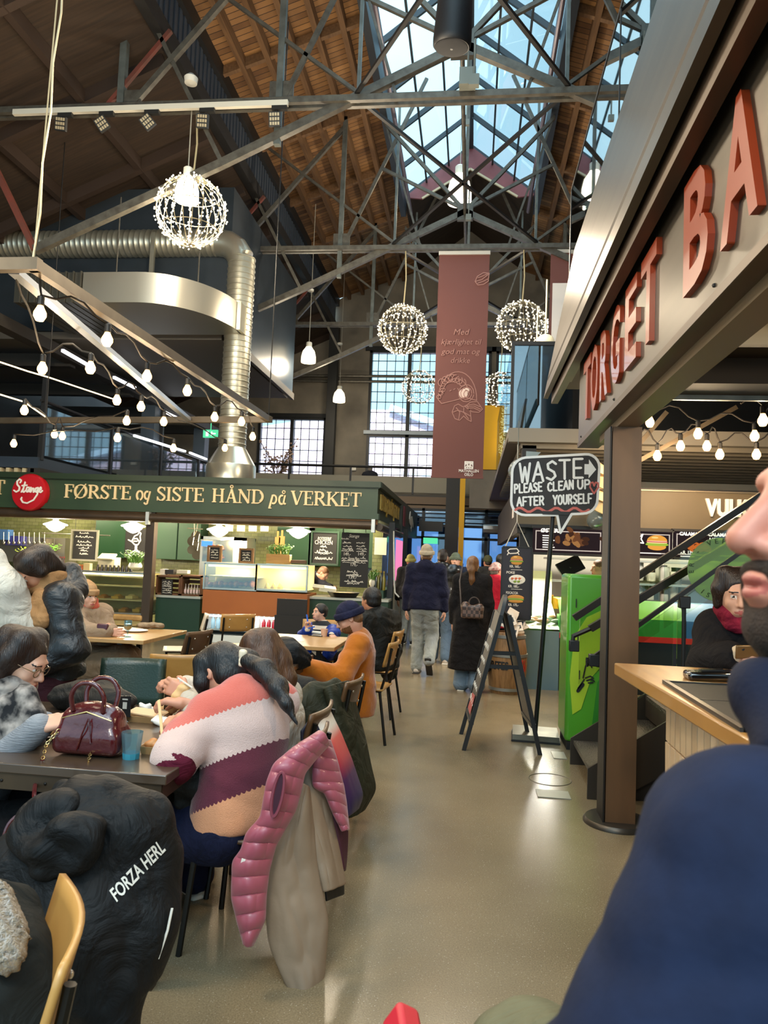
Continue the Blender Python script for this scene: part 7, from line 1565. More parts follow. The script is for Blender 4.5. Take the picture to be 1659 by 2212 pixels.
# --- people in the aisle
J = walk(912, 1458, 1.78, (.08, 1), .12, .12, w=1.12)
person('person in a navy fleece hoodie, cream beanie and pale jeans walking away down the aisle', J, 2, .016, .009, hair='brown', style='crop', hat=('slouch', cloth('cream_knit', 'b9aa94', 'a39580')), top=dict(m=navyknit, b=.03, hood=True, name='hoodie', low=-.02, hem=.07, fold=.006), legs=dict(m=jeansl, b=.02, r=(.09, .07, .06), fold=.007), shoes=dict(m=shoew, sole=shoed, dR=(.1, .5, -.85)))
J = walk(948, 1432, 1.77, (.05, 1), .1, .0, w=1.1)
person('person in a black leather jacket and light blue jeans walking beside the navy hoodie', J, 2, .018, .01, hair='dark', style='crop', top=dict(m=leather, b=.03, low=-.02, hem=.06, collar=.035, fold=.008), legs=dict(m=jeansb, b=.02, r=(.088, .068, .058)), shoes=dict(m=shoew))
J = walk(880, 1392, 1.66, (.1, 1), .05)
person('person in olive cap and dark jacket half hidden behind the navy hoodie', J, 1, .02, .011, hair='red', style='crop', hat=('slouch', cloth('olive_hat', '8a8048')), top=dict(m=blackw, b=.03, low=-.02, hem=.06), legs=dict(m=jeansl, b=.02), shoes=dict(m=shoed))
J = walk(978, 1412, 1.72, (-.1, -1), .06)
person('person facing the viewer in the aisle with grey-green beanie and dark navy jacket', J, 2, .018, .008, hair='brown', style='crop', hat=('beanie', cloth('greygreen_knit', '6c7566', '59614f')), top=dict(m=cloth('navy_jacket', '1d2436'), b=.03, low=-.02, hem=.1, collar=.03), legs=dict(m=cloth('dark_denim', '26344c'), b=.02), shoes=dict(m=shoed))
J = walk(1012, 1494, 1.66, (.1, 1), .04, wL=None)
pon = [[(0, -.1, .06, .035), (0, -.15, .05, .035), (.0, -.16, -.05, .04), (.01, -.15, -.17, .035), (.0, -.14, -.27, .015)]]
person('person in a long black coat with a brown ponytail walking away', J, 2, .016, .009, fem=True, hair='brown', style=pon, top=dict(m=blackw, b=.03, len=.62, fl=.05, collar=.03, name='coat', fold=.004), legs=dict(m=jeansb, b=.02, r=(.08, .062, .07), flare=.015), shoes=dict(m=M('boot_tan', '8a7258', .6)))
# woven bag on her back
g = at(1020, 1318, Y=8.78); r = thing('woven_handbag', 'brown woven leather handbag on the back of the long black coat', 'handbag', g)
wv = M('woven_leather', '5a4338', .35); n, L, b = nodes_of(wv); t = n.new('ShaderNodeTexCoord'); mp = n.new('ShaderNodeMapping'); mp.inputs['Rotation'].default_value = (PI / 2, .7, 0); ck = n.new('ShaderNodeTexChecker'); ck.inputs['Scale'].default_value = 24; ck.inputs[1].default_value = (*srgb('6a5145'), 1); ck.inputs[2].default_value = (*srgb('3a2a23'), 1); L.new(t.outputs['Object'], mp.inputs[0]); L.new(mp.outputs[0], ck.inputs[0]); L.new(ck.outputs[0], b.inputs['Base Color']); bp = n.new('ShaderNodeBump'); bp.inputs['Strength'].default_value = .6; L.new(ck.outputs[1], bp.inputs['Height']); L.new(bp.outputs[0], b.inputs['Normal'])
soft('bag_body', [B_(vec(g) - (0, 0, .02), (.13, .045, .08), None, .03), E_(vec(g) + (-.08, 0, .05), (.05, .035, .05)), E_(vec(g) + (.08, 0, .03), (.05, .035, .05))], wv, r, .008, .03)
MB().tube([g + Vector((-.13, 0, .04)), at(993, 1255, Y=8.8), at(1000, 1218, Y=8.95)], .008, 6).build('strap', M('strap_brown', '3a2a22', .5), r); MB().tube([g + Vector((-.04 + .0, .0, .05))] + [g + Vector((.02 + .06 * math.cos(a), 0, .08 + .07 * math.sin(a))) for a in np.linspace(PI, 0, 9)], .008, 6).build('handle', M('strap_brown'), r)
J = walk(1062, 1440, 1.58, (.75, .65), .03)
person('person in a bright red coat and patterned red woolly hat turned to the fish stall', J, 0, .018, .009, fem=True, hair='grey', style='crop', hat=('beanie', cloth('fairisle', '9d4a48', 'd6c3b8', scale=26)), top=dict(m=cloth('red_coat', 'b51f33', 'a3182c'), b=.04, len=.25, collar=.03, name='coat'), legs=dict(m=blackw, b=.015), shoes=dict(m=shoed))
J = walk(1075, 1418, 1.74, (.7, .7), .02)
person('person with dark hair and a dark scarf beside the red coat', J, 0, .02, .01, hair='black', style='short', top=dict(m=cloth('charcoal_coat', '35312f'), b=.035, low=-.02, hem=.12), legs=dict(m=blackw, b=.015), shoes=dict(m=shoed), extra=[scarf(cloth('plum_scarf', '2c1c20'), .03)])
J = walk(1050, 1385, 1.72, (-.4, .9), .02)
person('person with an olive cap standing behind the red coat', J, 0, .022, .011, hair='dark', style='crop', hat=('cap', cloth('olive_cap', '4a4a32')), top=dict(m=cloth('dark_parka', '2e2c2a'), b=.035, low=-.02, hem=.12), legs=dict(m=blackw, b=.015), shoes=dict(m=shoed))
J = walk(962, 1378, 1.66, (0, 1), .02)
person('person in a cream fur-collared coat seen between the leather jacket and the grey-green beanie', J, 2, .022, .012, fem=True, hair='brown', style='short', top=dict(m=cloth('cream_coat', 'a39a84'), b=.05, len=.2, collar=.05), legs=dict(m=blackw), shoes=dict(m=shoed))
# --- cook in white at the fish stall, cook bending in the green stall, guest on the gallery
p = at(1294, 1228, Y=10.9); J = pose((p.x + .05, 10.9, .95), (p.x + .03, 10.9, p.z - .16), (-1, -.1), hed=(p.x, 10.9, p.z), hf=(-1, -.15, -.1), wL=(p.x - .3, 10.7, 1.1), wR=(p.x - .3, 11.1, 1.1))
person('cook with cropped hair in a white coat behind the green machine', J, 2, .018, .008, hair='brown', style='crop', top=dict(m=cloth('chef_white', 'd9d6ce'), b=.03, low=.08), legs=dict(m=blackw))
p = at(702, 1237, Y=13.5); J = pose((p.x - .72, 13.55, 1.0), (p.x - .2, 13.5, p.z - .06), (1, -.1), hed=(p.x - .03, 13.48, p.z - .02), hf=(.8, -.2, -.6), hu=(.5, 0, .8), wL=(p.x + .15, 13.3, .98), wR=(p.x + .1, 13.7, .98))
person('cook in dark navy bending forward behind the right display case', J, 2, .018, .008, hair='brown', style='crop', top=dict(m=cloth('navy_work', '23242c'), b=.035, low=.05), legs=dict(m=blackw))
p = at(799, 1032, Y=22.6); J = pose((p.x, 22.6, 3.85), (p.x, 22.6, 4.16), (0, 1), s=.9, sit=True)
person('distant person in a dark jacket seated on the far gallery, seen from behind', J, 2, .025, .013, hair='grey', style='crop', top=dict(m=cloth('dark_jkt', '20222a'), b=.05))
# ================================================================ TABLES, CHAIRS AND WHAT LIES ON THEM
ply = M('plywood', 'b98a4a', .4, col2='a3763a', scale=4, stretch=(1, 8, 1), detail=6, coat=.2); plyd = M('plywood_dark', '5d4228', .4, col2='4a331f', scale=4, stretch=(1, 8, 1)); tubeb = M('chair_tube', '15130f', .35, .4)
greenpad = M('green_leatherette', '24352a', .35, bump=.1, bscale=90)
def chair(label, x, y, f, wood=ply, pad=None, group=None):
    """chair facing f; local +y is forward"""
    r = thing('dining_chair', label, 'chair', (x, y, 0), group, math.atan2(-f[0], f[1])); P = dict(local=True)
    if pad: MB().box((0, 0, .45), (.42, .42, .06)).build('seat', pad, r, bev=.025, **P)
    else: MB().grid(lambda u, v: Vector(((u - .5) * .4, (v - .5) * .4, .455 - .012 * math.sin(PI * u) * math.sin(PI * v))), 8, 8).build('seat', wood, r, **P).modifiers.new('thickness', 'SOLIDIFY').thickness = .014
    bh = (.58, .86) if pad else (.64, .84)
    o = MB().grid(lambda u, v: Vector(((u - .5) * .4, -.2 - .035 * math.sin(PI * u) - .05 * v, bh[0] + (bh[1] - bh[0]) * v)), 10, 6).build('backrest', pad or wood, r, **P); o.modifiers.new('thickness', 'SOLIDIFY').thickness = .045 if pad else .014
    mb = MB()
    for sx in (-1, 1): MB().tube([(sx * .17, -.18, .44), (sx * .17, -.23, .62), (sx * .17, -.26, .8)], .0115, 8).build('back_frame', tubeb, r, **P)
    MB().tube([(-.17, .17, .435), (.17, .17, .435), (.17, -.18, .435), (-.17, -.18, .435)], .0115, 8, closed=True).build('seat_frame', tubeb, r, **P)
    for sx in (-1, 1):
        MB().tube([(sx * .17, .16, .435), (sx * .2, .2, 0)], .0125, 8).build('leg', tubeb, r, **P); MB().tube([(sx * .17, -.17, .435), (sx * .2, -.24, 0)], .0125, 8).build('leg', tubeb, r, **P)
    if not pad:
        for sx in (-.1, .1):
            for z in (.69, .78): MB().ell((sx, -.262 + .02 * (z < .72), z), (.008, .006, .008), 8, 5).build('bolt', M('bolt_steel', 'cfc9bb', .25, .9), r, **P)
    return r
G = 'chairs along the tables on the left'
chair('dark chair under the person in the striped jumper, with a pink vest hanging on it', -.85, 3.02, (-1, .08), plyd)
chair('dark chair with a white and coral jacket over its back', -.92, 3.5, (-1, .05), plyd)
chair('dark chair with an olive jacket over its back', -.9, 4.4, (-1, .1), plyd)
chair('chair with light wooden back under the person in the orange jumper', -.88, 6.45, (-1, .1), ply)
chair('dark chair under the person in the black hooded jacket near the aisle', -.93, 7.45, (-1, .15), ply)
chair('chair under the boy in the blue jacket', -1.62, 7.95, (.1, -1), ply)
chair('dark green padded chair at the far side of the dark table', -2.02, 4.25, (.25, -1), pad=greenpad)
chair('chair with a golden plywood back and visible bolts behind the green padded chair', -2.02, 5.15, (-.3, 1), ply)
chair('dark brown chair at the near end of the pale back table', -2.62, 6.5, (-1, .25), plyd)
chair('chair with a light wooden back in front of the orange counter', -2.78, 8.6, (-.6, 1), ply)
chair('chair with a tan seat under the person in the beige puffer coat', -3.62, 6.72, (1, -.1), ply)
chair('pale plastic chair behind the pale back table', -3.2, 8.1, (-1, -.4), M('pale_plastic', 'cfc4ae', .4))
chair('dark chair under the person with glasses at the left', -2.12, 2.95, (1, 0), plyd)
chair('chair carrying the big black printed jacket at the lower left', -1.58, 2.06, (.1, 1), plyd)
chair('chair with curved plywood back at the bottom left corner', -.97, 1.27, (-.87, -.5), ply)
def table(label, x0, x1, y0, y1, m, frame, legs, th=.035, rivets=False, name='dining_table'):
    r = thing(name, label, 'table', ((x0 + x1) / 2, (y0 + y1) / 2, 0)); MB().bb(x0, x1, y0, y1, .75 - th, .75).build('tabletop', m, r, bev=.004)
    if rivets:
        mb = MB()
        for b4 in ((x0 + .01, x1 - .02, y0 + .01, y0 + .03), (x0 + .01, x1 - .02, y1 - .03, y1 - .01), (x1 - .04, x1 - .02, y0 + .01, y1 - .01)): mb.bb(b4[0], b4[1], b4[2], b4[3], .75 - th - .06, .75 - th)
        mb.build('apron', frame, r); mb = MB(); x = x1 - .12
        while x > x0: mb.ell((x, y0 + .009, .75 - th - .03), (.006, .004, .006), 8, 5); x -= .17
        mb.build('rivets', M('rivet_dark', '1b1612', .4, .5), r)
    for lx, ly in legs: MB().bb(lx - .022, lx + .022, ly - .022, ly + .022, 0, .75 - th).build('leg', frame, r)
    return r
dkt = M('dark_tabletop', '4a3a2c', .28, col2='3a2d22', scale=2.5, stretch=(1, 6, 1), coat=.35, detail=5); oakt = M('oak_tabletop', 'b58d57', .4, col2='9d7745', scale=3, stretch=(1, 8, 1), detail=6, coat=.2)
tblf = M('table_frame', '4d3d2b', .45, .5, col2='3a2e22')
table('large dark wooden table with riveted steel frame at the left front', -2.75, -1.05, 2.58, 3.63, dkt, tblf, ((-1.09, 2.62), (-2.7, 2.62), (-1.09, 3.59), (-2.7, 3.59)), .035, True)
table('dark wooden table beside the person in the orange jumper', -2.1, -1.24, 4.95, 5.95, dkt, tblf, ((-1.28, 5.9), (-2.05, 5.9), (-1.28, 5.0), (-2.05, 5.0)), .035, True)
table('pale wooden table in front of the boy in the blue jacket', -2.03, -1.17, 6.5, 7.4, oakt, black, ((-1.8, 6.95), (-1.4, 6.95)))
table('pale wooden table at the back left with a beer glass on it', -4.35, -2.82, 6.25, 7.25, oakt, black, ((-3.9, 6.75), (-3.2, 6.6), (-3.2, 7.0)))
# --- things on the front table
def onz(x, y, z=.75): return at(x, y, Z=z)
burg = M('burgundy_leather', '4a1214', .22, coat=.5, bump=.15, bscale=45); gold = M('pale_gold', 'c9ac72', .25, .9)
p = onz(172, 1640); r = thing('burgundy_handbag', 'glossy burgundy leather handbag with two handles standing on the dark table', 'handbag', p); p = vec(p) + (0, .09, 0)
soft('bag_body', [B_(p + (0, 0, .05), (.135, .075, .045), None, .03), B_(p + (0, 0, .11), (.115, .06, .05), None, .035), E_(p + (0, 0, .15), (.1, .05, .05))], burg, r, .007, .05)
for dy, sx in ((-.05, 1), (.05, 1)): MB().tube(curve([p + V(-.06, dy, .17), p + V(-.065, dy * 1.2, .23), p + V(-.03, dy * 1.3, .275), p + V(.03, dy * 1.3, .275), p + V(.065, dy * 1.2, .23), p + V(.06, dy, .17)]), .0095, 10).build('handle', burg, r)
MB().tube([p + V(-.1, -.055, .14), p + V(0, -.06, .17), p + V(.1, -.055, .14)], .003, 6).build('zip', gold, r)
mb = MB(); q0 = p + V(.07, -.06, .2); chain_pts = [q0, onz(205, 1590, .8), onz(192, 1640, .76), onz(186, 1668, .72)]
def chain(mb, pts, step=.013, rr=.0058):
    pts = [Vector(tuple(a)) for a in pts]; i = 0
    for a, b_ in zip(pts[:-1], pts[1:]):
        n_ = max(1, int((b_ - a).length / step))
        for k in range(n_):
            c = a.lerp(b_, (k + .5) / n_); d = (b_ - a).normalized(); x, y, _ = frame_to(d); u = x if i % 2 else y; i += 1
            mb.tube([c + d * math.cos(t) * rr * 1.5 + u * math.sin(t) * rr for t in np.linspace(0, 2 * PI, 9)[:-1]], .0017, 4, closed=True)
chain(mb, chain_pts); o = mb.build('chain', gold, r)
mb = MB(); chain(mb, [p + V(-.1, -.07, .1), onz(100, 1608, .8), onz(92, 1640, .76)]); mb.build('chain', gold, r)
MB().tube(curve([onz(92, 1640, .755), onz(82, 1665, .70), at(74, 1720, Y=2.52), at(83, 1750, Y=2.5), at(55, 1752, Y=2.48), at(20, 1780, Y=2.46), at(3, 1830, Y=2.45)]), .008, 6).build('strap', burg, r)
mb = MB(); mb.tube([p + V(.02, -.08, .15), p + V(0, -.085, .09), p + V(-.02, -.08, .03)], .003, 5); mb.tube([p + V(.02, -.08, .15), p + V(.035, -.083, .06)], .003, 5); mb.build('lace', burg, r)
glassb = GLASS('blue_glass', 'cfeaf0', .1, .03, .06)
gb2 = M('blue_glass_base', '5cc4dd', .05); n, L, b = nodes_of(gb2); b.inputs['Transmission Weight'].default_value = .6; b.inputs['IOR'].default_value = 1.3
def tumbler(x, y, lab, s=1.):
    p = onz(x, y); r = thing('water_glass', lab, 'glass', p); MB().lathe([(.03 * s, .004), (.033 * s, .03 * s), (.036 * s, .05 * s), (.041 * s, .1 * s), (.0385 * s, .1 * s), (.033 * s, .05 * s), (.03 * s, .012)], p, 10).build('tumbler', glassb, r, ang=.2); MB().lathe([(.0, 0), (.031 * s, 0), (.033 * s, .022), (.0, .022)], p, 10).build('glass_base', gb2, r, ang=.2)
tumbler(283, 1638, 'pale blue faceted water glass in front of the card stand'); tumbler(219, 1592, 'pale blue water glass behind the burgundy handbag')
p = onz(268, 1562); r = thing('card_stand', 'small black printed card in a chrome stand on the dark table', 'card stand', p); chrome = M('chrome', 'd0ccc2', .12, 1.)
MB().lathe([(.0, 0), (.026, 0), (.025, .008), (.008, .016), (.006, .035), (0, .036)], p, 24).build('base', chrome, r); MB().box(p + Vector((0, 0, .075)), (.052, .004, .095), rotm(0, -.02, .1)).build('card', M('card_black', '141313', .3), r)
mb = MB(); mb.box(p + Vector((0, -.003, .08)), (.02, .002, .03)); mb.box(p + Vector((0, -.003, .108)), (.026, .002, .006)); mb.build('print', M('card_print', 'a9a59c', .6), r, smooth=False)
kraft_ = M('kraft_card', 'b48c5c', .75, col2='a27c4e', scale=9); napk = M('napkin_white', 'e2ddd2', .85)
def tray(x, y, w, d, h, lab, food=None, rz=0):
    p = onz(x, y); r = thing('food_tray', lab, 'food tray', p); mb = MB(); Q = rotm(0, 0, rz)
    a = [Q @ Vector((sx * w / 2, sy * d / 2, 0)) for sx, sy in ((-1, -1), (1, -1), (1, 1), (-1, 1))]; k = 1.18; bb_ = [Vector((v.x * k, v.y * k, h)) for v in a]; ins = [Vector((v.x * (k - .06), v.y * (k - .06), h)) for v in a]; fl_ = [Vector((v.x * .94, v.y * .94, .005)) for v in a]
    mb.add([p + v for v in a + bb_ + ins + fl_], [(3, 2, 1, 0)] + [(i, (i + 1) % 4, 4 + (i + 1) % 4, 4 + i) for i in range(4)] + [(4 + i, 4 + (i + 1) % 4, 8 + (i + 1) % 4, 8 + i) for i in range(4)] + [(8 + i, 8 + (i + 1) % 4, 12 + (i + 1) % 4, 12 + i) for i in range(4)] + [(12, 13, 14, 15)]); mb.build('card_tray', kraft_, r, ang=.3); return r, p
r, p = tray(336, 1625, .085, .075, .03, 'small brown card tray of potatoes at the table edge')
q = random.Random(31)
soft('potatoes', [E_(vec(p) + (q.uniform(-.025, .025), q.uniform(-.02, .02), .025 + q.uniform(0, .02)), (.018, .014, .013)) for i in range(9)], M('potato', 'c98f4e', .5, col2='a8552f', scale=30), r, .004, .004)
r, p = tray(318, 1556, .17, .11, .03, 'larger brown card tray under a paper on the dark table', rz=-.05)
MB().box(p + Vector((0, .01, .034)), (.17, .1, .006), rotm(.05, .08, 0)).build('paper_liner', M('liner', 'd3b48b', .8), r)
for i, (x, y, sz) in enumerate(((352, 1566, .05), (384, 1570, .045), (316, 1534, .04))):
    p = onz(x, y); soft_ = soft('paper_napkin', [B_(vec(p) + (0, 0, .012), (sz, sz * .6, .01), np.array(rotm(.3, .4, .3 * i)), .008), E_(vec(p) + (.01, 0, .02), (sz * .5, sz * .4, .016))], napk, None, .006, .01, folds(.005, 70)); props(soft_, ['crumpled white napkin left of the raised elbow', 'white napkin under the hand with the fork', 'white napkin on the larger card tray'][i], 'napkin'); 
p0, p1 = onz(230, 1588), onz(277, 1606); one('wooden_knife', MB().bar(p0 + Vector((0, 0, .006)), p1 + Vector((0, 0, .006)), .022, .004), M('pale_birch', 'dcb783', .6), 'flat pale wooden knife beside the blue glass', 'cutlery')
p = onz(92, 1592); r = thing('paper_plate', 'white paper plate with bread under the hand at the left', 'plate', p); MB().lathe([(.0, .004), (.06, .004), (.085, .014), (.086, .016), (.06, .008), (0, .007)], p, 28).build('plate', napk, r); soft('bread', [E_(vec(p) + (.03, 0, .03), (.03, .025, .02)), E_(vec(p) + (.05, .01, .05), (.022, .02, .03))], M('bread', 'c9a271', .8, col2='a97e48', scale=30), r, .005, .01)
# black bag behind the handbag
p = at(140, 1560, Z=.75); r = thing('black_bag', 'soft black bag with a white tag lying at the far side of the dark table', 'bag', p + Vector((0, .25, 0)))
bagm = cloth('black_nylon', '24221f', '1b1917', rough=.6); pb = vec(p) + (0, .22, 0)
soft('bag_body', [E_(pb + (-.08, .05, .06), (.16, .1, .075)), E_(pb + (.08, 0, .06), (.15, .09, .07)), E_(pb + (.0, .06, .1), (.12, .08, .05))], bagm, r, .01, .05, folds(.008, 30)); MB().box(at(190, 1522, Y=float(pb[1]) - .1), (.015, .004, .035), rotm(0, .4, 0)).build('tag', napk, r)
# --- back tables
p = onz(275, 1376); r = thing('beer_glass', 'stemmed glass of amber beer on the pale back table', 'glass', p); MB().lathe([(.034, 0), (.034, .004), (.006, .01), (.006, .05), (.03, .075), (.037, .1), (.034, .15), (.032, .15), (.034, .1)], p, 20).build('stem_glass', glassb, r); MB().lathe([(0, .06), (.028, .078), (.034, .1), (.033, .118), (0, .118)], p, 20).build('beer', M('beer', 'c47a12', .1, coat=.6, emit=.15), r)
p = onz(322, 1358); o = soft('wool_gloves', [E_(vec(p) + (-.05, 0, .03), (.08, .06, .03)), E_(vec(p) + (.04, 0, .035), (.06, .06, .035)), E_(vec(p) + (.1, .02, .03), (.05, .05, .028))], cloth('oatmeal', 'a08d72', '7d6c58'), None, .01, .015, folds(.005, 60)); props(o, 'folded oatmeal gloves on the pale back table', 'gloves')
p = onz(292, 1364); one('paper_plate', MB().lathe([(.0, .003), (.09, .003), (.12, .012), (.12, .015), (.09, .008), (0, .007)], p, 28), napk, 'pale plate behind the beer glass', 'plate')
p = onz(236, 1364); r = thing('phone', 'white phone lying beside the hand of the person in beige', 'phone', p); MB().box(p + Vector((0, 0, .006)), (.15, .07, .009)).build('phone_body', M('phone_white', 'd6d2c8', .3), r, bev=.003)
p = onz(700, 1375); one('paper_cup', MB().lathe([(.028, 0), (.036, .075), (.033, .075), (.026, .006), (0, .006)], p, 24), M('cup_peach', 'd2a78c', .7), 'peach paper cup on the table in front of the boy', 'cup')
p = onz(683, 1374); one('dark_phone', MB().box(p + Vector((0, 0, .006)), (.15, .075, .009), rotm(0, 0, -.2)), M('gloss_black'), 'dark phone lying beside the paper cup', 'phone', bev=.003)
p = onz(688, 1369); one('paper_napkin', MB().box(p + Vector((0, .02, .01)), (.14, .07, .016), rotm(.05, .05, .1)), napk, 'white napkin behind the dark phone on the boy\'s table', 'napkin'); p = onz(643, 1385); one('receipt', MB().box(p + Vector((0, 0, .002)), (.12, .05, .002), rotm(0, 0, .1)), napk, 'small white slip on the near edge of the boy\'s table', 'paper')
def heap(name, lab, cat, pts, m, res=.012, k=.04, noise=None, extra=None):
    """soft object laid out through photograph pixels: (x, y, depth, radius)"""
    L = []
    for ch in pts:
        q = [(vec(at(a[0], a[1], Y=a[2])), a[3]) for a in ch]
        if len(q) == 1: L.append(E_(q[0][0], q[0][1]))
        L += [C(a[0], b_[0], a[1], b_[1]) for a, b_ in zip(q[:-1], q[1:])]
    r = thing(name, lab, cat, Vector(tuple(L[0][1])))
    o = soft('fabric', L, m, r, res, k, noise); return r, o
heap('black_bundle', 'black jacket bundled on the dark table beside the phone', 'jacket', [[(585, 1420, 5.5, .1), (620, 1412, 5.5, .12), (650, 1425, 5.5, .08)], [(610, 1400, 5.5, .07), (630, 1415, 5.45, .09)]], cloth('black_shell', '17181a', '101112', rough=.5), .014, .05, folds(.014, 26, (.3, .2, 1), 3))
heap('shoulder_bag', 'small black shoulder bag beside the knee of the person in orange', 'bag', [[(628, 1490, 5.0, .09), (665, 1498, 5.0, .085)], [(640, 1475, 5.0, .06), (668, 1480, 5.0, .05)]], bagm, .012, .04, folds(.006, 40))
# ---------------------------------------------------------------- seated and near people
orange_k = cloth('orange_knit', 'b5660f', 'a5590b', sheen=.4, bump=.4)
# person in the striped jumper
sw = M('striped_knit', 'c4a59b', .9, sheen=.3); n, L, b = nodes_of(sw); t = n.new('ShaderNodeTexCoord')
J1 = pose(at(520, 1768, Y=2.97), at(520, 1492, Y=3.1), (-.72, .69), hed=at(478, 1452, Y=3.2), hf=(-.75, .45, -.5), w=1.12, belly=-.05, sit=True,
          sL=at(452, 1548, Y=2.98), sR=at(600, 1518, Y=3.2), eL=at(378, 1640, Y=2.78), wL=at(398, 1556, Y=2.98), eR=at(430, 1600, Y=3.45), wR=at(398, 1520, Y=3.35), kL=at(350, 1800, Y=3.0), kR=at(380, 1790, Y=3.3), aL=(-1.25, 3.05, .085), aR=(-1.2, 3.35, .085))
ax_ = nrm(nrm(J1['nek'] - J1['pel']) + nrm(at(480, 1640, Y=3) - at(560, 1680, Y=3)) * .42)
rt = bpy.data.objects.new('tmp', None)
dt_ = n.new('ShaderNodeVectorMath'); dt_.operation = 'DOT_PRODUCT'; dt_.inputs[1].default_value = tuple(ax_); L.new(t.outputs['Object'], dt_.inputs[0]); bpy.data.objects.remove(rt)
d2 = n.new('ShaderNodeVectorMath'); d2.operation = 'DOT_PRODUCT'; sd_ = nrm(np.cross(ax_, (0, 1, 0))); d2.inputs[1].default_value = tuple(sd_); L.new(t.outputs['Object'], d2.inputs[0])
base = float(ax_ @ (J1['pel'] - np.array([J1['pel'][0], J1['pel'][1], 0])))
sc_n = MATH(n, L, 'MULTIPLY', MATH(n, L, 'ABSOLUTE', MATH(n, L, 'SINE', MATH(n, L, 'MULTIPLY', d2.outputs['Value'], 190.))), .008)
hv = MATH(n, L, 'ADD', MATH(n, L, 'SUBTRACT', dt_.outputs['Value'], base), sc_n); Ls = float(np.linalg.norm(J1['nek'] - J1['pel']))
rmp = n.new('ShaderNodeValToRGB'); rmp.color_ramp.interpolation = 'CONSTANT'; e = rmp.color_ramp.elements
cols = [(0, 'c98a62'), (.17, '561428'), (.46, 'c4a89f'), (.80, 'bd5a4c')]
e[0].position = 0; e[0].color = (*srgb(cols[0][1]), 1); e[1].position = cols[1][0]; e[1].color = (*srgb(cols[1][1]), 1)
for ps, cc in cols[2:]: k_ = e.new(ps); k_.color = (*srgb(cc), 1)
L.new(MATH(n, L, 'MULTIPLY', hv, 1 / Ls), rmp.inputs[0]); L.new(rmp.outputs[0], b.inputs['Base Color'])
nzk = n.new('ShaderNodeTexNoise'); nzk.inputs['Scale'].default_value = 220; bpk = n.new('ShaderNodeBump'); bpk.inputs['Strength'].default_value = .35; bpk.inputs['Distance'].default_value = .01; L.new(t.outputs['Object'], nzk.inputs['Vector']); L.new(nzk.outputs[0], bpk.inputs['Height']); L.new(bpk.outputs[0], b.inputs['Normal'])
def sleeve(nm, sd, m, f0, f1, b, r=(.05, .047, .04)):
    def fn(rr, J, P, Q):
        S, Ee, W = J['s' + sd], J['e' + sd], J['w' + sd]; soft(nm, [C(Ee + (W - Ee) * f0, Ee + (W - Ee) * f1, r[1] + b, r[2] + b)], m, rr, .009, .02, folds(.003, 60, W - Ee))
    return fn
def tail(rr, J, P, Q):
    q_ = [(vec(at(x, y, Y=Y)), r_) for x, y, Y, r_ in ((535, 1428, 3.12, .035), (570, 1448, 3.08, .042), (600, 1485, 3.02, .036), (618, 1520, 2.98, .022), (642, 1566, 2.96, .006))]
    soft('ponytail', [C(a_[0], b_[0], a_[1], b_[1]) for a_, b_ in zip(q_[:-1], q_[1:])], HAIR['black'], rr, .007, .03, folds(.004, 60, (0, 1, .3)))
def clip(rr, J, P, Q):
    c = at(523, 1420, Y=3.12); soft('hair_clip', [E_(vec(c) + (0, 0, .02 * k_), (.016, .016, .012)) for k_ in (-1.5, -.6, .4, 1.2)] + [E_(vec(c) + (.012, 0, .02), (.012, .012, .012))], M('clip_pearl', 'd6c7ac', .4), rr, .005, .008)
ponyt = [[(.02, -.1, .03, .04), (.04, -.13, -.01, .05), (.07, -.15, -.09, .045), (.1, -.14, -.18, .028), (.11, -.12, -.24, .01)], [(-.05, .03, .06, .05), (-.075, .05, -.02, .03), (-.07, .075, -.1, .012)], [(.06, .02, .05, .05), (.078, .03, -.03, .03)]]
person('person in a coral, cream and burgundy striped jumper leaning over the dark table', J1, 0, .012, .0055, fem=True, hair='black', style=ponyt, top=dict(m=sw, b=.02, hem=.06, low=-.02, name='jumper', r=(.062, .056, .05), end=.55, fold=.006, ff=18, k=.05), legs=dict(m=cloth('navy_trousers', '181c36', '12152a'), b=.03, r=(.1, .075, .06)), shoes=dict(m=shoew),
       hands=dict(L=dict(d=(-1, .25, -.25), n=(-.1, -.45, .9), curl=.75, th=1), R=dict(d=(-.9, -.1, .1), n=(0, 0, 1), curl=.6)), extra=[clip, tail, sleeve('sleeve_cuff', 'L', cloth('peach_knit', 'c98a70'), .5, .93, .008), sleeve('sleeve_band', 'L', cloth('burgundy_knit', '561428'), -.05, .13, .042)])
# wooden fork in that hand
f0, f1 = at(343, 1512, Y=2.93), at(354, 1622, Y=2.80); r = thing('wooden_fork', 'pale wooden fork held over the small potato tray', 'cutlery', f1)
d_ = (f1 - f0).normalized(); xx = d_.cross(Vector((0, 1, 0))).normalized(); MB().bar(f0, f0.lerp(f1, .7), .012, .003, up=(0, 1, 0)).build('handle', M('pale_birch'), r); mb = MB(); mb.bar(f0.lerp(f1, .68), f0.lerp(f1, .82), .026, .003, up=(0, 1, 0))
for k_ in (-1, 0, 1): mb.bar(f0.lerp(f1, .8) + xx * .009 * k_, f1 + xx * .009 * k_, .006, .003, up=(0, 1, 0))
mb.build('tines', M('pale_birch'), r)
# black bag on the lap
heap('lap_bag', 'black bag held on the lap of the person in the striped jumper', 'bag', [[(400, 1680, 2.92, .07), (445, 1700, 2.92, .07)], [(405, 1730, 2.95, .055), (450, 1735, 2.95, .05)], [(425, 1660, 2.95, .05), (440, 1690, 2.93, .05)]], bagm, .009, .03, folds(.006, 45))
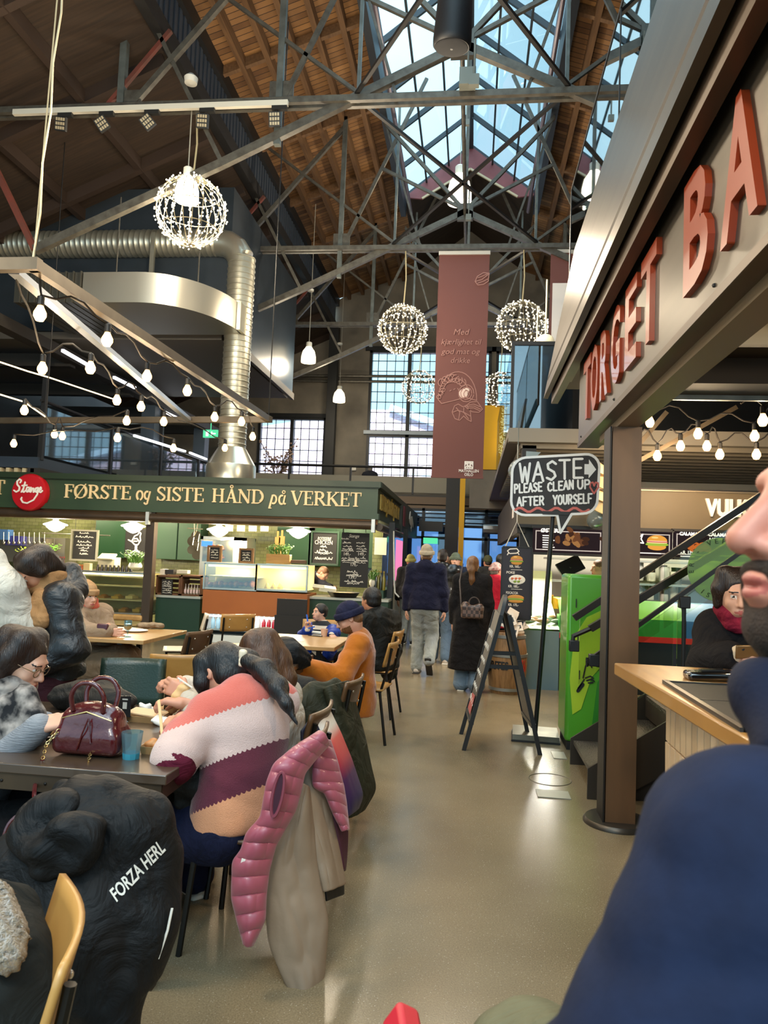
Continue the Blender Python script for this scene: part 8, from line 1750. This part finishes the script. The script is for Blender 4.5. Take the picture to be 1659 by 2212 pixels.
# second person at that table
white_k = cloth('white_knit', 'cbbfae', 'b9ad9b')
J2 = pose(at(610, 1690, Y=3.58), at(592, 1490, Y=3.62), (-1, .1), hed=at(556, 1422, Y=3.68), hf=(-.9, .2, -.45), sit=True, wL=at(402, 1500, Y=3.45), wR=at(400, 1478, Y=3.6), kL=(-1.35, 3.5, .5), kR=(-1.35, 3.75, .5), aL=(-1.3, 3.5, .085), aR=(-1.3, 3.75, .085))
longh = [[(.05, -.04, .08, .06), (.075, -.03, -.02, .045), (.085, -.01, -.12, .035), (.08, .0, -.17, .02)], [(-.05, -.04, .08, .06), (-.075, -.03, -.02, .045), (-.085, .0, -.12, .035), (-.08, .02, -.18, .02)], [(0, -.08, .06, .07), (.02, -.1, -.05, .06), (.02, -.1, -.15, .05), (.01, -.09, -.2, .03)], [(.04, -.08, .0, .05), (.05, -.08, -.16, .04)], [(-.04, -.08, .0, .05), (-.05, -.08, -.16, .04)]]
hl = M('hair_highlight', '2b1a11', .4, col2='5c3a20', scale=3, stretch=(9, 9, .7), bump=.3, bscale=30, bstretch=(6, 6, .6)); HAIR['highlight'] = hl
person('person with long brown highlighted hair and a white top behind the striped jumper', J2, 0, .014, .006, fem=True, hair='highlight', style=longh, top=dict(m=white_k, b=.02, low=.0, fold=.006, name='top'), legs=dict(m=blackw, b=.02), shoes=dict(m=shoed), hands=dict(L=dict(d=(-.8, .0, .3), n=(-.2, -.9, .3), curl=.7, th=1), R=dict(d=(-.9, -.2, .1), n=(0, -.2, 1), curl=.6)))
p0, p1 = at(372, 1532, Y=3.42), at(398, 1488, Y=3.42); o = soft('pastry', [C(vec(p0), vec(p1), .024, .03), E_((vec(p0) + vec(p1)) / 2 + (0, -.01, 0), (.03, .025, .045))], M('pastry', 'c79a5e', .6, col2='e2c08c', scale=18), None, .006, .02, folds(.003, 60)); props(o, 'bitten golden pastry roll held in the hands above the card tray', 'pastry')
p0, p1 = at(384, 1464, Y=3.4), at(416, 1486, Y=3.4); one('white_fork', MB().bar(p0, p1, .012, .004), napk, 'white plastic fork held above the pastry', 'cutlery')
# person with glasses
J3 = pose(at(-60, 1760, Y=2.95), at(-2, 1510, Y=2.98), (1, .1), hed=at(48, 1428, Y=3.0), hf=(.86, .0, -.45), hu=(.3, 0, .9), sit=True, eR=at(-30, 1665, Y=2.78), wR=at(88, 1568, Y=2.76), wL=at(95, 1560, Y=3.0), kL=(-1.4, 3.1, .5), kR=(-1.4, 2.85, .5), aL=(-1.6, 3.1, .085), aR=(-1.6, 2.85, .085))
hair3 = [[(.05, -.02, .09, .055), (.082, -.02, .02, .04), (.085, -.03, -.08, .045), (.075, -.05, -.17, .045), (.06, -.05, -.26, .03)], [(-.05, -.02, .09, .055), (-.082, .0, .02, .035), (-.085, -.02, -.1, .035), (-.07, -.03, -.2, .03)], [(0, -.09, .05, .07), (0, -.1, -.1, .07), (0, -.09, -.22, .05)]]
lg = M('grey_rib_knit', '8d8f93', .9, col2='7d7f84', scale=9, bump=.6, bscale=60, bstretch=(.4, .4, 6)); scm = M('scarf_mono', '101013', .9, col2='9a9088', scale=16, contrast=.12)
person('person with glasses in a grey jumper and black and white scarf at the left', J3, 2, .012, .005, fem=True, hair='dark', style=hair3, glasses=M('glasses_tortoise', '6d5236', .25), top=dict(m=lg, b=.02, r=(.06, .052, .042), fold=.004, name='jumper'), legs=dict(m=blackw, b=.02), shoes=dict(m=shoed), hands=dict(R=dict(d=(.9, .1, .25), n=(.1, -.5, .8), curl=.6, th=-1), L=dict(d=(.8, -.2, .1), n=(0, -.2, 1), curl=.6)),
       extra=[scarf(scm, .04, [[at(20, 1520, Y=2.85), at(30, 1580, Y=2.84), at(25, 1650, Y=2.86)], [at(55, 1500, Y=2.86), at(72, 1550, Y=2.84), at(70, 1610, Y=2.85)]])])
# standing person bending in the black puffer
p_ = cloth('shiny_black', '131416', '1b1c1f', rough=.42, spec=.5)
J4 = pose(at(118, 1420, Y=4.2), at(108, 1272, Y=4.15), (-.55, -.6), hed=at(78, 1232, Y=4.05), hf=(-.45, -.5, -.75), hu=(-.2, -.3, .5), w=1.15, wL=at(60, 1440, Y=3.95), wR=at(70, 1420, Y=4.2), aL=(-2.35, 4.15, .085), aR=(-2.5, 4.35, .085))
hair4 = [[(.05, .0, .08, .055), (.08, .0, .0, .035), (.08, -.01, -.06, .03)], [(-.05, .0, .08, .055), (-.08, .0, .0, .035)], [(0, -.08, .04, .07), (0, -.09, -.08, .05)]]
hoodp = [C(at(150, 1240, Y=4.25), at(165, 1275, Y=4.2), .075, .07), C(at(130, 1250, Y=4.2), at(160, 1300, Y=4.1), .06, .06), C(at(120, 1240, Y=4.3), at(165, 1255, Y=4.3), .05, .06)]
person('person in a shiny black puffer jacket and tan scarf bending forward at the left', J4, 1, .013, .006, fem=True, hair='dark', style=hair4, top=dict(m=p_, b=.035, hem=.1, low=-.02, r=(.068, .058, .046), fold=.007, ff=16, k=.03, more=hoodp), legs=dict(m=cloth('burgundy_trousers', '37161c', '2b1015'), b=.03, r=(.1, .085, .08)), shoes=dict(m=shoed), extra=[scarf(cloth('tan_scarf', 'a87b50', '946a42'), .035, [[at(88, 1290, Y=4.0), at(78, 1330, Y=3.98), at(70, 1370, Y=3.98)], [at(100, 1290, Y=4.0), at(95, 1340, Y=3.96)]])])
# person in the white hoodie at the edge
J5 = pose(at(-55, 1440, Y=3.95), at(-45, 1250, Y=3.95), (-.3, -1), hed=at(-60, 1190, Y=3.95), w=1.15, s=.98, wR=at(-40, 1420, Y=3.8), wL=at(10, 1450, Y=4.0), aL=(-2.5, 3.95, .085), aR=(-2.75, 3.95, .085))
person('person in a white hooded sweatshirt cut off by the left edge', J5, 2, .014, .009, hair='dark', style='short', top=dict(m=cloth('white_sweat', 'd0c8ba', 'c2b9a9'), b=.05, low=-.02, hem=.06, hood=True, r=(.08, .068, .055), fold=.01, ff=16, name='hoodie', more=[C(at(-20, 1210, Y=3.9), at(-15, 1245, Y=3.9), .08, .09)]), legs=dict(m=blackw), shoes=dict(m=shoed))
# person in beige
beige = cloth('beige_puffer', '8f7a66', '857058', sheen=.1)
J6 = pose(at(195, 1428, Y=6.75), at(186, 1316, Y=6.75), (.95, -.3), hed=at(188, 1288, Y=6.7), hf=(.9, -.45, -.1), sit=True, w=1.1, wR=at(232, 1366, Y=6.4), wL=at(236, 1362, Y=6.6), kL=at(268, 1425, Y=6.9), kR=at(258, 1432, Y=6.6), aL=(-3.1, 6.9, .085), aR=(-3.12, 6.65, .085))
person('person in a beige puffer coat and beige woolly hat seated at the pale back table', J6, 2, .016, .0075, fem=True, hair='grey', style='crop', hat=('slouch', cloth('beige_knit', 'b08d66', 'a07d58')), top=dict(m=beige, b=.045, low=.04, collar=.035, quilt=.11, r=(.072, .065, .05), fold=.005, name='coat'), legs=dict(m=cloth('taupe_skirt', '75624f', '66543f'), b=.05, r=(.13, .11, .08), fold=.01), shoes=dict(m=shoed), extra=[scarf(cloth('coral_scarf', 'c0604f'), .022)])
p = at(222, 1356, Y=6.35); one('small_purse', MB().box(p, (.1, .04, .07)), M('plum_purse', '4a2530', .4), 'small plum purse hanging on the beige coat', 'purse', bev=.01)
# boy
s_ = .74; J7 = pose(at(694, 1412, Y=7.85), at(697, 1352, Y=7.8), (-.35, -1), hed=at(691, 1324, Y=7.8), hf=(-.75, -.75, .05), s=s_, sit=True, wR=at(664, 1360, Y=7.5), wL=at(716, 1373, Y=7.35))
stripe = M('boy_stripe', '16181b', .9); n, L, b = nodes_of(stripe); t = n.new('ShaderNodeTexCoord'); sx = n.new('ShaderNodeSeparateXYZ'); L.new(t.outputs['Object'], sx.inputs[0]); st_ = MATH(n, L, 'GREATER_THAN', MATH(n, L, 'FRACT', MATH(n, L, 'MULTIPLY', sx.outputs[2], 11.)), .55); mg = n.new('ShaderNodeMixRGB'); mg.inputs[1].default_value = (.012, .014, .018, 1); mg.inputs[2].default_value = (*srgb('cfc2ae'), 1); L.new(st_, mg.inputs[0]); L.new(mg.outputs[0], b.inputs['Base Color'])
def openjacket(rr, J, P, Q):
    L = []; bl = cloth('royal_blue', '173a9a', '12307f', rough=.5)
    for sd in 'LR':
        sg = 1 if sd == 'R' else -1; L += arm_prims(J, sd, .03, .85, (.05, .045, .04)); L += [C(J['s' + sd] + J['fw'] * .05, J['pel'] + J['rt'] * sg * .11 + J['fw'] * .07, .05, .055), C(J['s' + sd], J['pel'] + J['rt'] * sg * .12, .06, .07)]
    soft('jacket', L, bl, rr, .013, .04, folds(.006, 30))
person('boy in a blue jacket and striped jumper sitting behind the pale table', J7, 2, .012, .0065, hair='black', style='short', top=dict(m=stripe, b=.018, low=.0, fold=.003, name='jumper'), legs=dict(m=blackw), shoes=dict(m=shoed), hands=dict(R=dict(d=(.1, -.2, 1), n=(-.2, 1, .1), curl=.8, th=-1), L=dict(d=(.4, -.8, -.2), n=(0, -.2, 1), curl=.3)), extra=[openjacket])
p = at(662, 1340, Y=7.48); one('blue_spoon', MB().bar(p + Vector((0, 0, .06)), p - Vector((-.02, 0, .05)), .016, .005, up=(0, 1, 0)).bar(p + Vector((.09, 0, -.06)), p + Vector((-.02, 0, -.09)), .012, .005, up=(0, 1, 0)), M('spoon_blue', '2c5fc0', .4), 'blue spoon held up in the boy\'s hand', 'cutlery')
# person in orange
J8 = pose(at(776, 1512, Y=6.25), at(776, 1372, Y=6.2), (-1, -.12), hed=at(755, 1336, Y=6.15), hf=(-.86, -.2, -.42), sit=True, w=1.05, eR=None, wL=at(652, 1440, Y=5.75), wR=at(700, 1470, Y=6.4), eL=at(738, 1462, Y=5.85), kL=at(690, 1490, Y=6.05), kR=at(690, 1480, Y=6.4), aL=(-1.35, 6.1, .085), aR=(-1.35, 6.4, .085))
person('person in an orange jumper and navy woolly hat sitting and looking at a phone', J8, 2, .013, .0065, hair='brown', style='crop', beard=True, glasses=True, hat=('beanie', cloth('navy_knit', '25263f', '1d1e33')), top=dict(m=orange_k, b=.03, low=-.02, hem=.1, r=(.064, .056, .048), fold=.007, ff=20, name='jumper'), legs=dict(m=blackw, b=.02), shoes=dict(m=shoed), hands=dict(L=dict(d=(-1, -.1, .15), n=(.1, -.9, -.3), curl=.7, th=1), R=dict(d=(-1, -.2, 0), n=(0, 0, 1), curl=.4)))
p = at(623, 1428, Y=5.72); r = thing('held_phone', 'phone with a blue back held up by the person in orange', 'phone', p); MB().box(p, (.012, .07, .15), rotm(0, -.55, .35)).build('case', M('case_blue', '5c86c8', .3), r, bev=.004); MB().box(p + Vector((-.006, -.0, -.004)), (.006, .066, .146), rotm(0, -.55, .35)).build('edge', M('gloss_black'), r)
# person in black hooded jacket near the aisle
J9 = pose(at(818, 1420, Y=7.4), at(815, 1330, Y=7.4), (-.8, .6), hed=at(801, 1297, Y=7.42), hf=(-.75, .65, -.05), sit=True, w=1.1)
person('person with short dark hair in a black hooded jacket sitting with back to the aisle', J9, 1, .015, .0075, hair='black', style='short', top=dict(m=cloth('black_parka', '151615', '1c1d1b', rough=.6), b=.05, low=-.02, hem=.12, hood=True, r=(.07, .065, .055), fold=.012, ff=18), legs=dict(m=blackw, b=.02), shoes=dict(m=shoed))
# ---------------------------------------------------------------- jackets over the chairs
pinkm = M('pink_quilt', '9c4a58', .4, col2='8c3f4e', scale=5, coat=.15, sheen=.2); beigem = M('beige_trench', '8a7661', .6, col2='7a6753', scale=4, bump=.15, bscale=18)
def quiltn(f=34, amp=.009, d=(.3, 0, 1), seed=0):
    dd = nrm(d)
    return lambda P: -amp * (1 - np.abs(np.sin((P @ dd) * f + seed + .8 * np.sin(P[..., 0] * 18)))) ** 2 + .003 * np.sin(P @ V(40, 25, 31)) 
def drape(r, name, L, Rr, m, bulge=.05, fold=.02, nf=4., quilt=0, seed=0., th=.014, nu=22, nv=46, slant=0.):
    """hanging cloth lofted between two edges given as (x, y, depth) in the photograph; folds run along it"""
    def ev(P):
        P = np.array([tuple(at(p[0], p[1], Y=p[2])) for p in P]); d = np.r_[0, np.cumsum(np.linalg.norm(np.diff(P, axis=0), axis=1))]; t = np.linspace(0, d[-1], nv + 1)
        Q = np.stack([np.interp(t, d, P[:, k]) for k in range(3)], 1)
        for _ in range(4): Q[1:-1] = (Q[:-2] + 2 * Q[1:-1] + Q[2:]) / 4
        return Q, d[-1]
    (A, la), (Bq, lb) = ev(L), ev(Rr); ln = (la + lb) / 2; out = -nrm((A.mean(0) + Bq.mean(0)) / 2 - CAM); mb = MB()
    def fn(u, v):
        k = int(round(v * nv)); p = A[k] * (1 - u) + Bq[k] * u; w = np.linalg.norm(Bq[k] - A[k]); e_ = math.sin(PI * u)
        q = np.array([u * nf + .6 * float(vnoise(np.array([v * ln * 5, u * 2, seed]))), v * ln * 2.2, seed * 3.1])
        h = bulge * e_ ** .6 + fold * (abs(2 * float(vnoise(q)) - 1) - .4) * (.3 + .7 * e_) + fold * .4 * (abs(2 * float(vnoise(q * np.array([2.1, 4, 1]) + 5)) - 1) - .4)
        if quilt: h += .022 * abs(math.sin(PI * (v * ln / quilt + slant * u))) ** .5 * e_ ** .4
        return Vector(tuple(p + out * h))
    mb.grid(fn, nu, nv); o = mb.build(name, m, r); o.modifiers.new('thickness', 'SOLIDIFY').thickness = th; s = o.modifiers.new('smooth', 'SUBSURF'); s.levels = s.render_levels = 1; return o
r = thing('beige_coat', 'beige trench coat hanging from the chair down to the floor with small black print', 'coat', at(650, 2120, Y=2.8))
drape(r, 'back_panel', [(640, 1628, 2.93), (655, 1720, 2.86), (675, 1818, 2.84), (692, 1880, 2.83), (702, 1925, 2.83)], [(700, 1628, 3.0), (712, 1720, 3.0), (722, 1800, 2.98), (734, 1870, 2.97), (742, 1911, 2.96)], beigem, .03, .02, 2.5, seed=1)
o = drape(r, 'sleeve', [(648, 1690, 2.84), (618, 1762, 2.78), (587, 1851, 2.76), (573, 1919, 2.75), (584, 2037, 2.74), (617, 2115, 2.73), (640, 2158, 2.73)], [(662, 1700, 2.86), (677, 1818, 2.84), (684, 1885, 2.83), (706, 1987, 2.82), (700, 2060, 2.81), (694, 2122, 2.8), (688, 2152, 2.8)], beigem, .05, .034, 3.2, seed=4)
drape(r, 'dark_lining', [(698, 1905, 2.9), (702, 1946, 2.9)], [(738, 1900, 3.0), (738, 1932, 3.0)], black, .01, .004, 2, seed=2, nv=8)
mb = MB()
def decal(mb, txt, target, px, py, Y, ux, uy, h, w=None, off=.03, sh=0):
    """print that lies on a draped surface"""
    vs, fs = glyph_mesh(txt, 1, sh, 0, off); ux, uy = Vector(ux).normalized(), Vector(uy).normalized(); x0 = min(v.x for v in vs); x1 = max(v.x for v in vs); k = h / .7; kx = w / (x1 - x0) if w else k; o_ = at(px, py, Y=Y); M_ = target.data; loc = wloc(target)
    bv = BVHTree.FromPolygons([v.co + loc for v in M_.vertices], [tuple(p.vertices) for p in M_.polygons]); d = (o_ - Vector(CAM)).normalized(); out = []
    fv = sorted({i for f in fs for i in f}); 
    for v in vs:
        p = o_ + ux * ((v.x - x0) * kx) + uy * (v.y * k); hit = bv.ray_cast(p - d * .6, d); q = hit[0] if hit[0] else p; out.append(q - d * (.004 if v.z > 0 else .001))
    mb.add(out, fs)
decal(mb, 'NDAM', o, 632, 1893, 2.75, (1, 0, -.0), UZ, .011, .035); decal(mb, 'BN', o, 597, 1872, 2.75, UX, UZ, .011, .022); mb.build('print', black, r, smooth=False)
r = thing('pink_vest', 'dusty pink quilted vest hanging over the chair of the striped jumper', 'vest', at(540, 2030, Y=2.68))
drape(r, 'front_panel', [(692, 1584, 2.86), (638, 1618, 2.74), (594, 1654, 2.68), (580, 1692, 2.66), (568, 1767, 2.65), (535, 1804, 2.64), (526, 1838, 2.64), (507, 1860, 2.64), (505, 1936, 2.64), (518, 1987, 2.64), (533, 2036, 2.64)], [(708, 1604, 2.88), (674, 1642, 2.8), (653, 1669, 2.75), (645, 1710, 2.73), (634, 1750, 2.71), (614, 1784, 2.7), (591, 1825, 2.69), (577, 1879, 2.68), (570, 1936, 2.67), (568, 1985, 2.66), (540, 2040, 2.65)], pinkm, .03, .012, 2.2, .062, 1, slant=.7, nv=120)
drape(r, 'back_panel', [(690, 1596, 2.9), (681, 1642, 2.88), (678, 1696, 2.88), (705, 1708, 2.9), (722, 1750, 2.92), (744, 1792, 2.94)], [(708, 1600, 2.95), (723, 1642, 2.96), (737, 1696, 2.97), (743, 1737, 2.98), (748, 1794, 2.98)], pinkm, .02, .008, 2.2, .05, 3, slant=-.8, nv=60)
drape(r, 'plum_lining', [(712, 1712, 2.97), (722, 1780, 2.97), (732, 1840, 2.98), (738, 1880, 2.98)], [(745, 1760, 3.03), (747, 1800, 3.03), (744, 1850, 3.03), (740, 1882, 3.03)], M('plum_lining', '3d1526', .6), .01, .008, 2, seed=6, nv=16)
lo_ = [at(600 + 11 * math.cos(t) - 9 * math.sin(t), 1716 + 48 * math.sin(t), Y=2.60) for t in np.linspace(0, 2 * PI, 25)[:-1]]; MB().add(lo_, [tuple(range(24))]).build('armhole', M('plum_lining'), r, smooth=False); MB().tube(lo_, .006, 6, closed=True).build('armhole_binding', M('pink_binding', '7e3946', .6), r)
p = at(524, 1866, Y=2.60); one('white_tag', MB().box(p, (.014, .004, .034), rotm(0, .2, 0)), napk, 'small white tag on the pink vest', 'tag')
# ombre jacket
om = M('ombre_shell', 'd8c9b8', .5); n, L, b = nodes_of(om); t = n.new('ShaderNodeTexCoord'); sx = n.new('ShaderNodeSeparateXYZ'); L.new(t.outputs['Object'], sx.inputs[0]); rp_ = n.new('ShaderNodeValToRGB'); e = rp_.color_ramp.elements; e[0].position = .1; e[0].color = (*srgb('241c4a'), 1); e[1].position = .9; e[1].color = (*srgb('dccfc0'), 1)
for ps, cc in ((.38, '4a2350'), (.58, 'b5343f'), (.78, 'd4564f')): k_ = e.new(ps); k_.color = (*srgb(cc), 1)
o_z0, o_z1 = at(720, 1770, Y=3.5).z, at(690, 1530, Y=3.5).z
mr = n.new('ShaderNodeMapRange'); L.new(MATH(n, L, 'ADD', sx.outputs[2], MATH(n, L, 'MULTIPLY', sx.outputs[0], -.5)), mr.inputs[0])
r = thing('ombre_jacket', 'white to coral to violet jacket over the back of the second chair', 'jacket', at(730, 1760, Y=3.5))
ol = [(672, 1545, 3.4), (690, 1580, 3.38), (704, 1612, 3.38), (722, 1660, 3.38), (730, 1710, 3.38), (742, 1768, 3.38)]; o = drape(r, 'shell', ol, [(708, 1534, 3.6), (732, 1584, 3.6), (756, 1642, 3.6), (772, 1690, 3.6), (781, 1718, 3.6), (770, 1745, 3.6)], om, .05, .022, 2.4, seed=7)
drape(r, 'inner_side', [(648, 1578, 3.3), (650, 1620, 3.3), (655, 1660, 3.3)], ol[:4], M('navy_lining', '14142a', .7), .01, .01, 2, seed=3, nv=14)
bz = r.location.z; mr.inputs['From Min'].default_value = o_z0 - bz; mr.inputs['From Max'].default_value = o_z1 - bz; L.new(mr.outputs[0], rp_.inputs[0]); L.new(rp_.outputs[0], b.inputs['Base Color'])
olm = cloth('olive_shell', '2d2e20', '242519', rough=.6)
r, o = heap('olive_jacket', 'dark olive jacket hanging over the third chair down towards the floor', 'jacket', [[(640, 1535, 4.1, .06), (680, 1500, 4.2, .065), (725, 1488, 4.3, .055)], [(650, 1560, 4.1, .06), (690, 1545, 4.2, .09), (720, 1600, 4.3, .08)]], olm, .012, .06, folds(.012, 20, (1, .3, .25), 4))
drape(r, 'back_panel', [(700, 1486, 4.15), (715, 1540, 4.12), (733, 1610, 4.12), (748, 1690, 4.12), (750, 1768, 4.12)], [(752, 1470, 4.4), (772, 1540, 4.42), (788, 1600, 4.42), (800, 1660, 4.42), (811, 1704, 4.42), (784, 1748, 4.4)], olm, .07, .04, 3.2, seed=9)
# big black printed jacket at the lower left
bj = cloth('black_softshell', '161718', '0f1011', rough=.6)
r, o = heap('printed_jacket', 'big black jacket with white capital lettering draped over a chair at the lower left', 'jacket',
   [[(110, 1790, 2.0, .1), (200, 1780, 2.0, .12), (290, 1800, 2.02, .1), (330, 1850, 2.04, .07)], [(70, 1860, 1.95, .1), (80, 1980, 1.92, .1), (100, 2080, 1.92, .1)], [(180, 1880, 1.98, .14), (200, 2000, 1.95, .14), (235, 2120, 1.95, .1), (245, 2230, 1.93, .07)], [(290, 1880, 2.02, .1), (310, 1990, 2.0, .085), (290, 2080, 2.0, .07)], [(345, 1850, 2.06, .04), (350, 1920, 2.06, .035)], [(200, 1750, 2.15, .07), (235, 1730, 2.2, .06)], [(145, 1790, 2.25, .05), (150, 1710, 2.3, .045)], [(130, 2000, 1.95, .12), (170, 2130, 1.95, .1)]],
   bj, .011, .05, folds(.018, 13, (1, .2, .35), 1, 1.5))
heap('jacket_hood', 'x', 'x', [[(60, 1800, 1.9, .05), (110, 1850, 1.86, .05), (165, 1850, 1.85, .045), (188, 1800, 1.86, .04), (150, 1790, 1.84, .04), (110, 1830, 1.83, .04)], [(95, 1760, 1.92, .05), (140, 1745, 1.92, .05)]], bj, .008, .03, folds(.008, 22, (.4, .2, 1), 2))
hd_ = [ob for ob in bpy.data.objects if ob.name == 'jacket_hood'][0]; ch_ = hd_.children[0]; ch_.name = 'hood'; off_ = hd_.location - r.location; ch_.parent = r; ch_.location = off_; bpy.data.objects.remove(hd_)
mb = MB(); decal(mb, 'FORZA HERL', o, 252, 1948, 1.85, at(366, 1828, Y=1.85) - at(252, 1948, Y=1.85), at(240, 1930, Y=1.85) - at(252, 1948, Y=1.85), .034, (at(366, 1828, Y=1.85) - at(252, 1948, Y=1.85)).length, .02); mb.build('lettering', M('print_white', 'ddd8cc', .6), r, smooth=False)
mb = MB(); mb.tube([at(372, 1962, Y=1.96), at(362, 2010, Y=1.95), at(342, 2070, Y=1.95)], .0035, 6); mb.build('piping', M('print_white'), r)
# fur-trimmed coat at the left bottom edge
heap('fur_trim_coat', 'dark coat with pale fur trim cut off by the lower left corner', 'coat', [[(-60, 2050, 1.5, .14), (0, 2120, 1.45, .1), (40, 2180, 1.42, .08)], [(-20, 2200, 1.4, .14), (30, 2250, 1.4, .1)]], cloth('dark_green_coat', '1a1c1a'), .014, .05, folds(.01, 30))
heap('fur_collar', 'pale tan fur collar on the dark coat in the lower left corner', 'fur collar', [[(-25, 1960, 1.4, .045), (0, 2010, 1.36, .035), (12, 2050, 1.34, .03), (24, 2068, 1.33, .02)]], cloth('tan_fur', 'b59a72', '94784f', sheen=.6, bump=1, bscale=120), .008, .03, lambda P: .006 * np.sin(P @ V(210, 140, 180)) + .005 * np.sin(P @ V(-160, 230, 120)))
p = at(878, 2225, Y=1.1); one('red_corner', MB().box(p - Vector((0, 0, .03)), (.04, .12, .05), rotm(.3, .5, .4)), M('bright_red', 'b81f2e', .5), 'red corner of a bag just showing at the bottom edge', 'bag', bev=.008)
# ---------------------------------------------------------------- person behind the bar and the bearded man
J10 = pose((1.62, 3.95, .85), at(1612, 1345, Y=3.92), (-.35, -1), hed=at(1590, 1284, Y=3.86), hf=(-.1, -1, -.25), w=.95, wR=at(1588, 1416, Y=3.68), wL=at(1660, 1430, Y=3.65), eR=at(1530, 1440, Y=3.85))
hair10 = [[(.05, -.02, .09, .05), (.08, .0, .03, .03), (.082, .0, -.05, .025)], [(-.05, -.02, .09, .05), (-.08, .0, .03, .03), (-.082, .0, -.05, .025)], [(0, -.09, .05, .06), (0, -.09, -.1, .05)]]
person('person in a black coat and crimson scarf holding a phone behind the bar counter', J10, 2, .012, .006, fem=True, hair='dark', style=hair10, top=dict(m=blackw, b=.035, low=-.02, hem=.2, r=(.066, .06, .05), end=.8, fold=.005, name='coat'), legs=dict(m=blackw), shoes=dict(m=shoed), hands=dict(R=dict(d=(.9, -.3, .1), n=(-.1, -.5, .85), curl=.6, th=1, s=.95), L=dict(d=(-.8, -.3, .1), n=(0, -.5, .8), curl=.6)),
       extra=[scarf(cloth('crimson_scarf', '8c1f35', '6d1628'), .036), sleeve('sleeve_cuff', 'R', cloth('cream_cuff', 'c9b79c'), .55, .98, .012)])
p = at(1617, 1408, Y=3.62); r = thing('gold_phone', 'golden brown phone with three lenses held over the bar counter', 'phone', p); MB().box(p, (.12, .012, .065), rotm(.2, -.05, .1)).build('case', M('case_gold', '6d5330', .3, .4), r, bev=.006)
for dx in (-.045, -.028): MB().lathe([(.007, 0), (.007, .004), (0, .004)], p + Vector((dx, -.008, .012)), 12, rotm(PI / 2)).build('lens', M('gloss_black'), r)
# bearded man: profile at the right edge, very near
navyj = M('navy_jacket_near', '152039', .85, spec=.2, col2='10182d', scale=30, bump=.05, bscale=120)
hc = np.array([.362, .70, 1.594]); hf_ = nrm((-1, -.1, .09))
Jm = pose((.62, .72, .86), (.475, .70, 1.42), (-1, -.1), hed=hc, hf=hf_, s=1.05, w=1.1, sL=at(1665, 1925, Y=.56), eL=at(1440, 2480, Y=.52), wL=np.array([.05, .62, 1.0]), sR=np.array([.55, .93, 1.36]), eR=np.array([.45, 1.0, 1.08]), wR=np.array([.3, .9, .95]), kL=np.array([.13, 1.32, .68]), kR=np.array([.34, 1.42, .68]), aL=np.array([.2, 1.25, .28]), aR=np.array([.4, 1.35, .28]))
SK.append(PINKSK)
def beardfn(rr, J, P, Q):
    s = J['s']; E = lambda p, r3, k=.012, neg=False: E_(P(*p), [s * a for a in r3], Q, k * s, neg)
    soft('beard', [E((0, .067, -.094), (.045, .04, .03)), E((.045, .04, -.07), (.026, .05, .05)), E((-.045, .04, -.07), (.026, .05, .05)), E((0, .045, -.118), (.042, .042, .028)), E((0, .097, -.047), (.03, .0125, .0085)), E((.024, .09, -.062), (.009, .014, .02)), E((-.024, .09, -.062), (.009, .014, .02)), E((0, .106, -.062), (.0225, .02, .0105), .004, True)], M('beard_hair', '2c1d14', .8, col2='4a3324', scale=90, bump=1., bscale=500), rr, .004, .01)
def collarfn(rr, J, P, Q):
    a, c_, d_ = vec(at(1655, 1500, Y=.66)), vec(at(1700, 1590, Y=.62)), vec(at(1740, 1470, Y=.72))
    soft('collar', [C(a, c_, .018, .02), C(a, d_, .02, .025), C(c_, vec(at(1720, 1640, Y=.6)), .02, .03), C(vec(at(1622, 1466, Y=.68)), a, .010, .018)], M('collar_navy', '0b1226', .8, spec=.2, bump=.1, bscale=200), rr, .005, .03)
person('bearded man in profile at the right edge in a navy jacket, very close', Jm, 3, .009, .0024, noface=True, hair='brown', style='short', top=dict(m=navyj, b=.02, low=-.02, hem=.05, r=(.062, .062, .055), fold=.012, ff=16, fd=(-.4, .2, 1), end=.95, k=.04), legs=dict(m=cloth('khaki', '6d6a52', '5f5c46'), b=.03, r=(.1, .085, .07)), extra=[beardfn, collarfn], hands=dict(L=dict(d=(-.7, .4, -.5), n=(0, -.3, 1), curl=.4), R=dict(d=(-.9, 0, -.3), n=(0, 0, 1), curl=.4)))
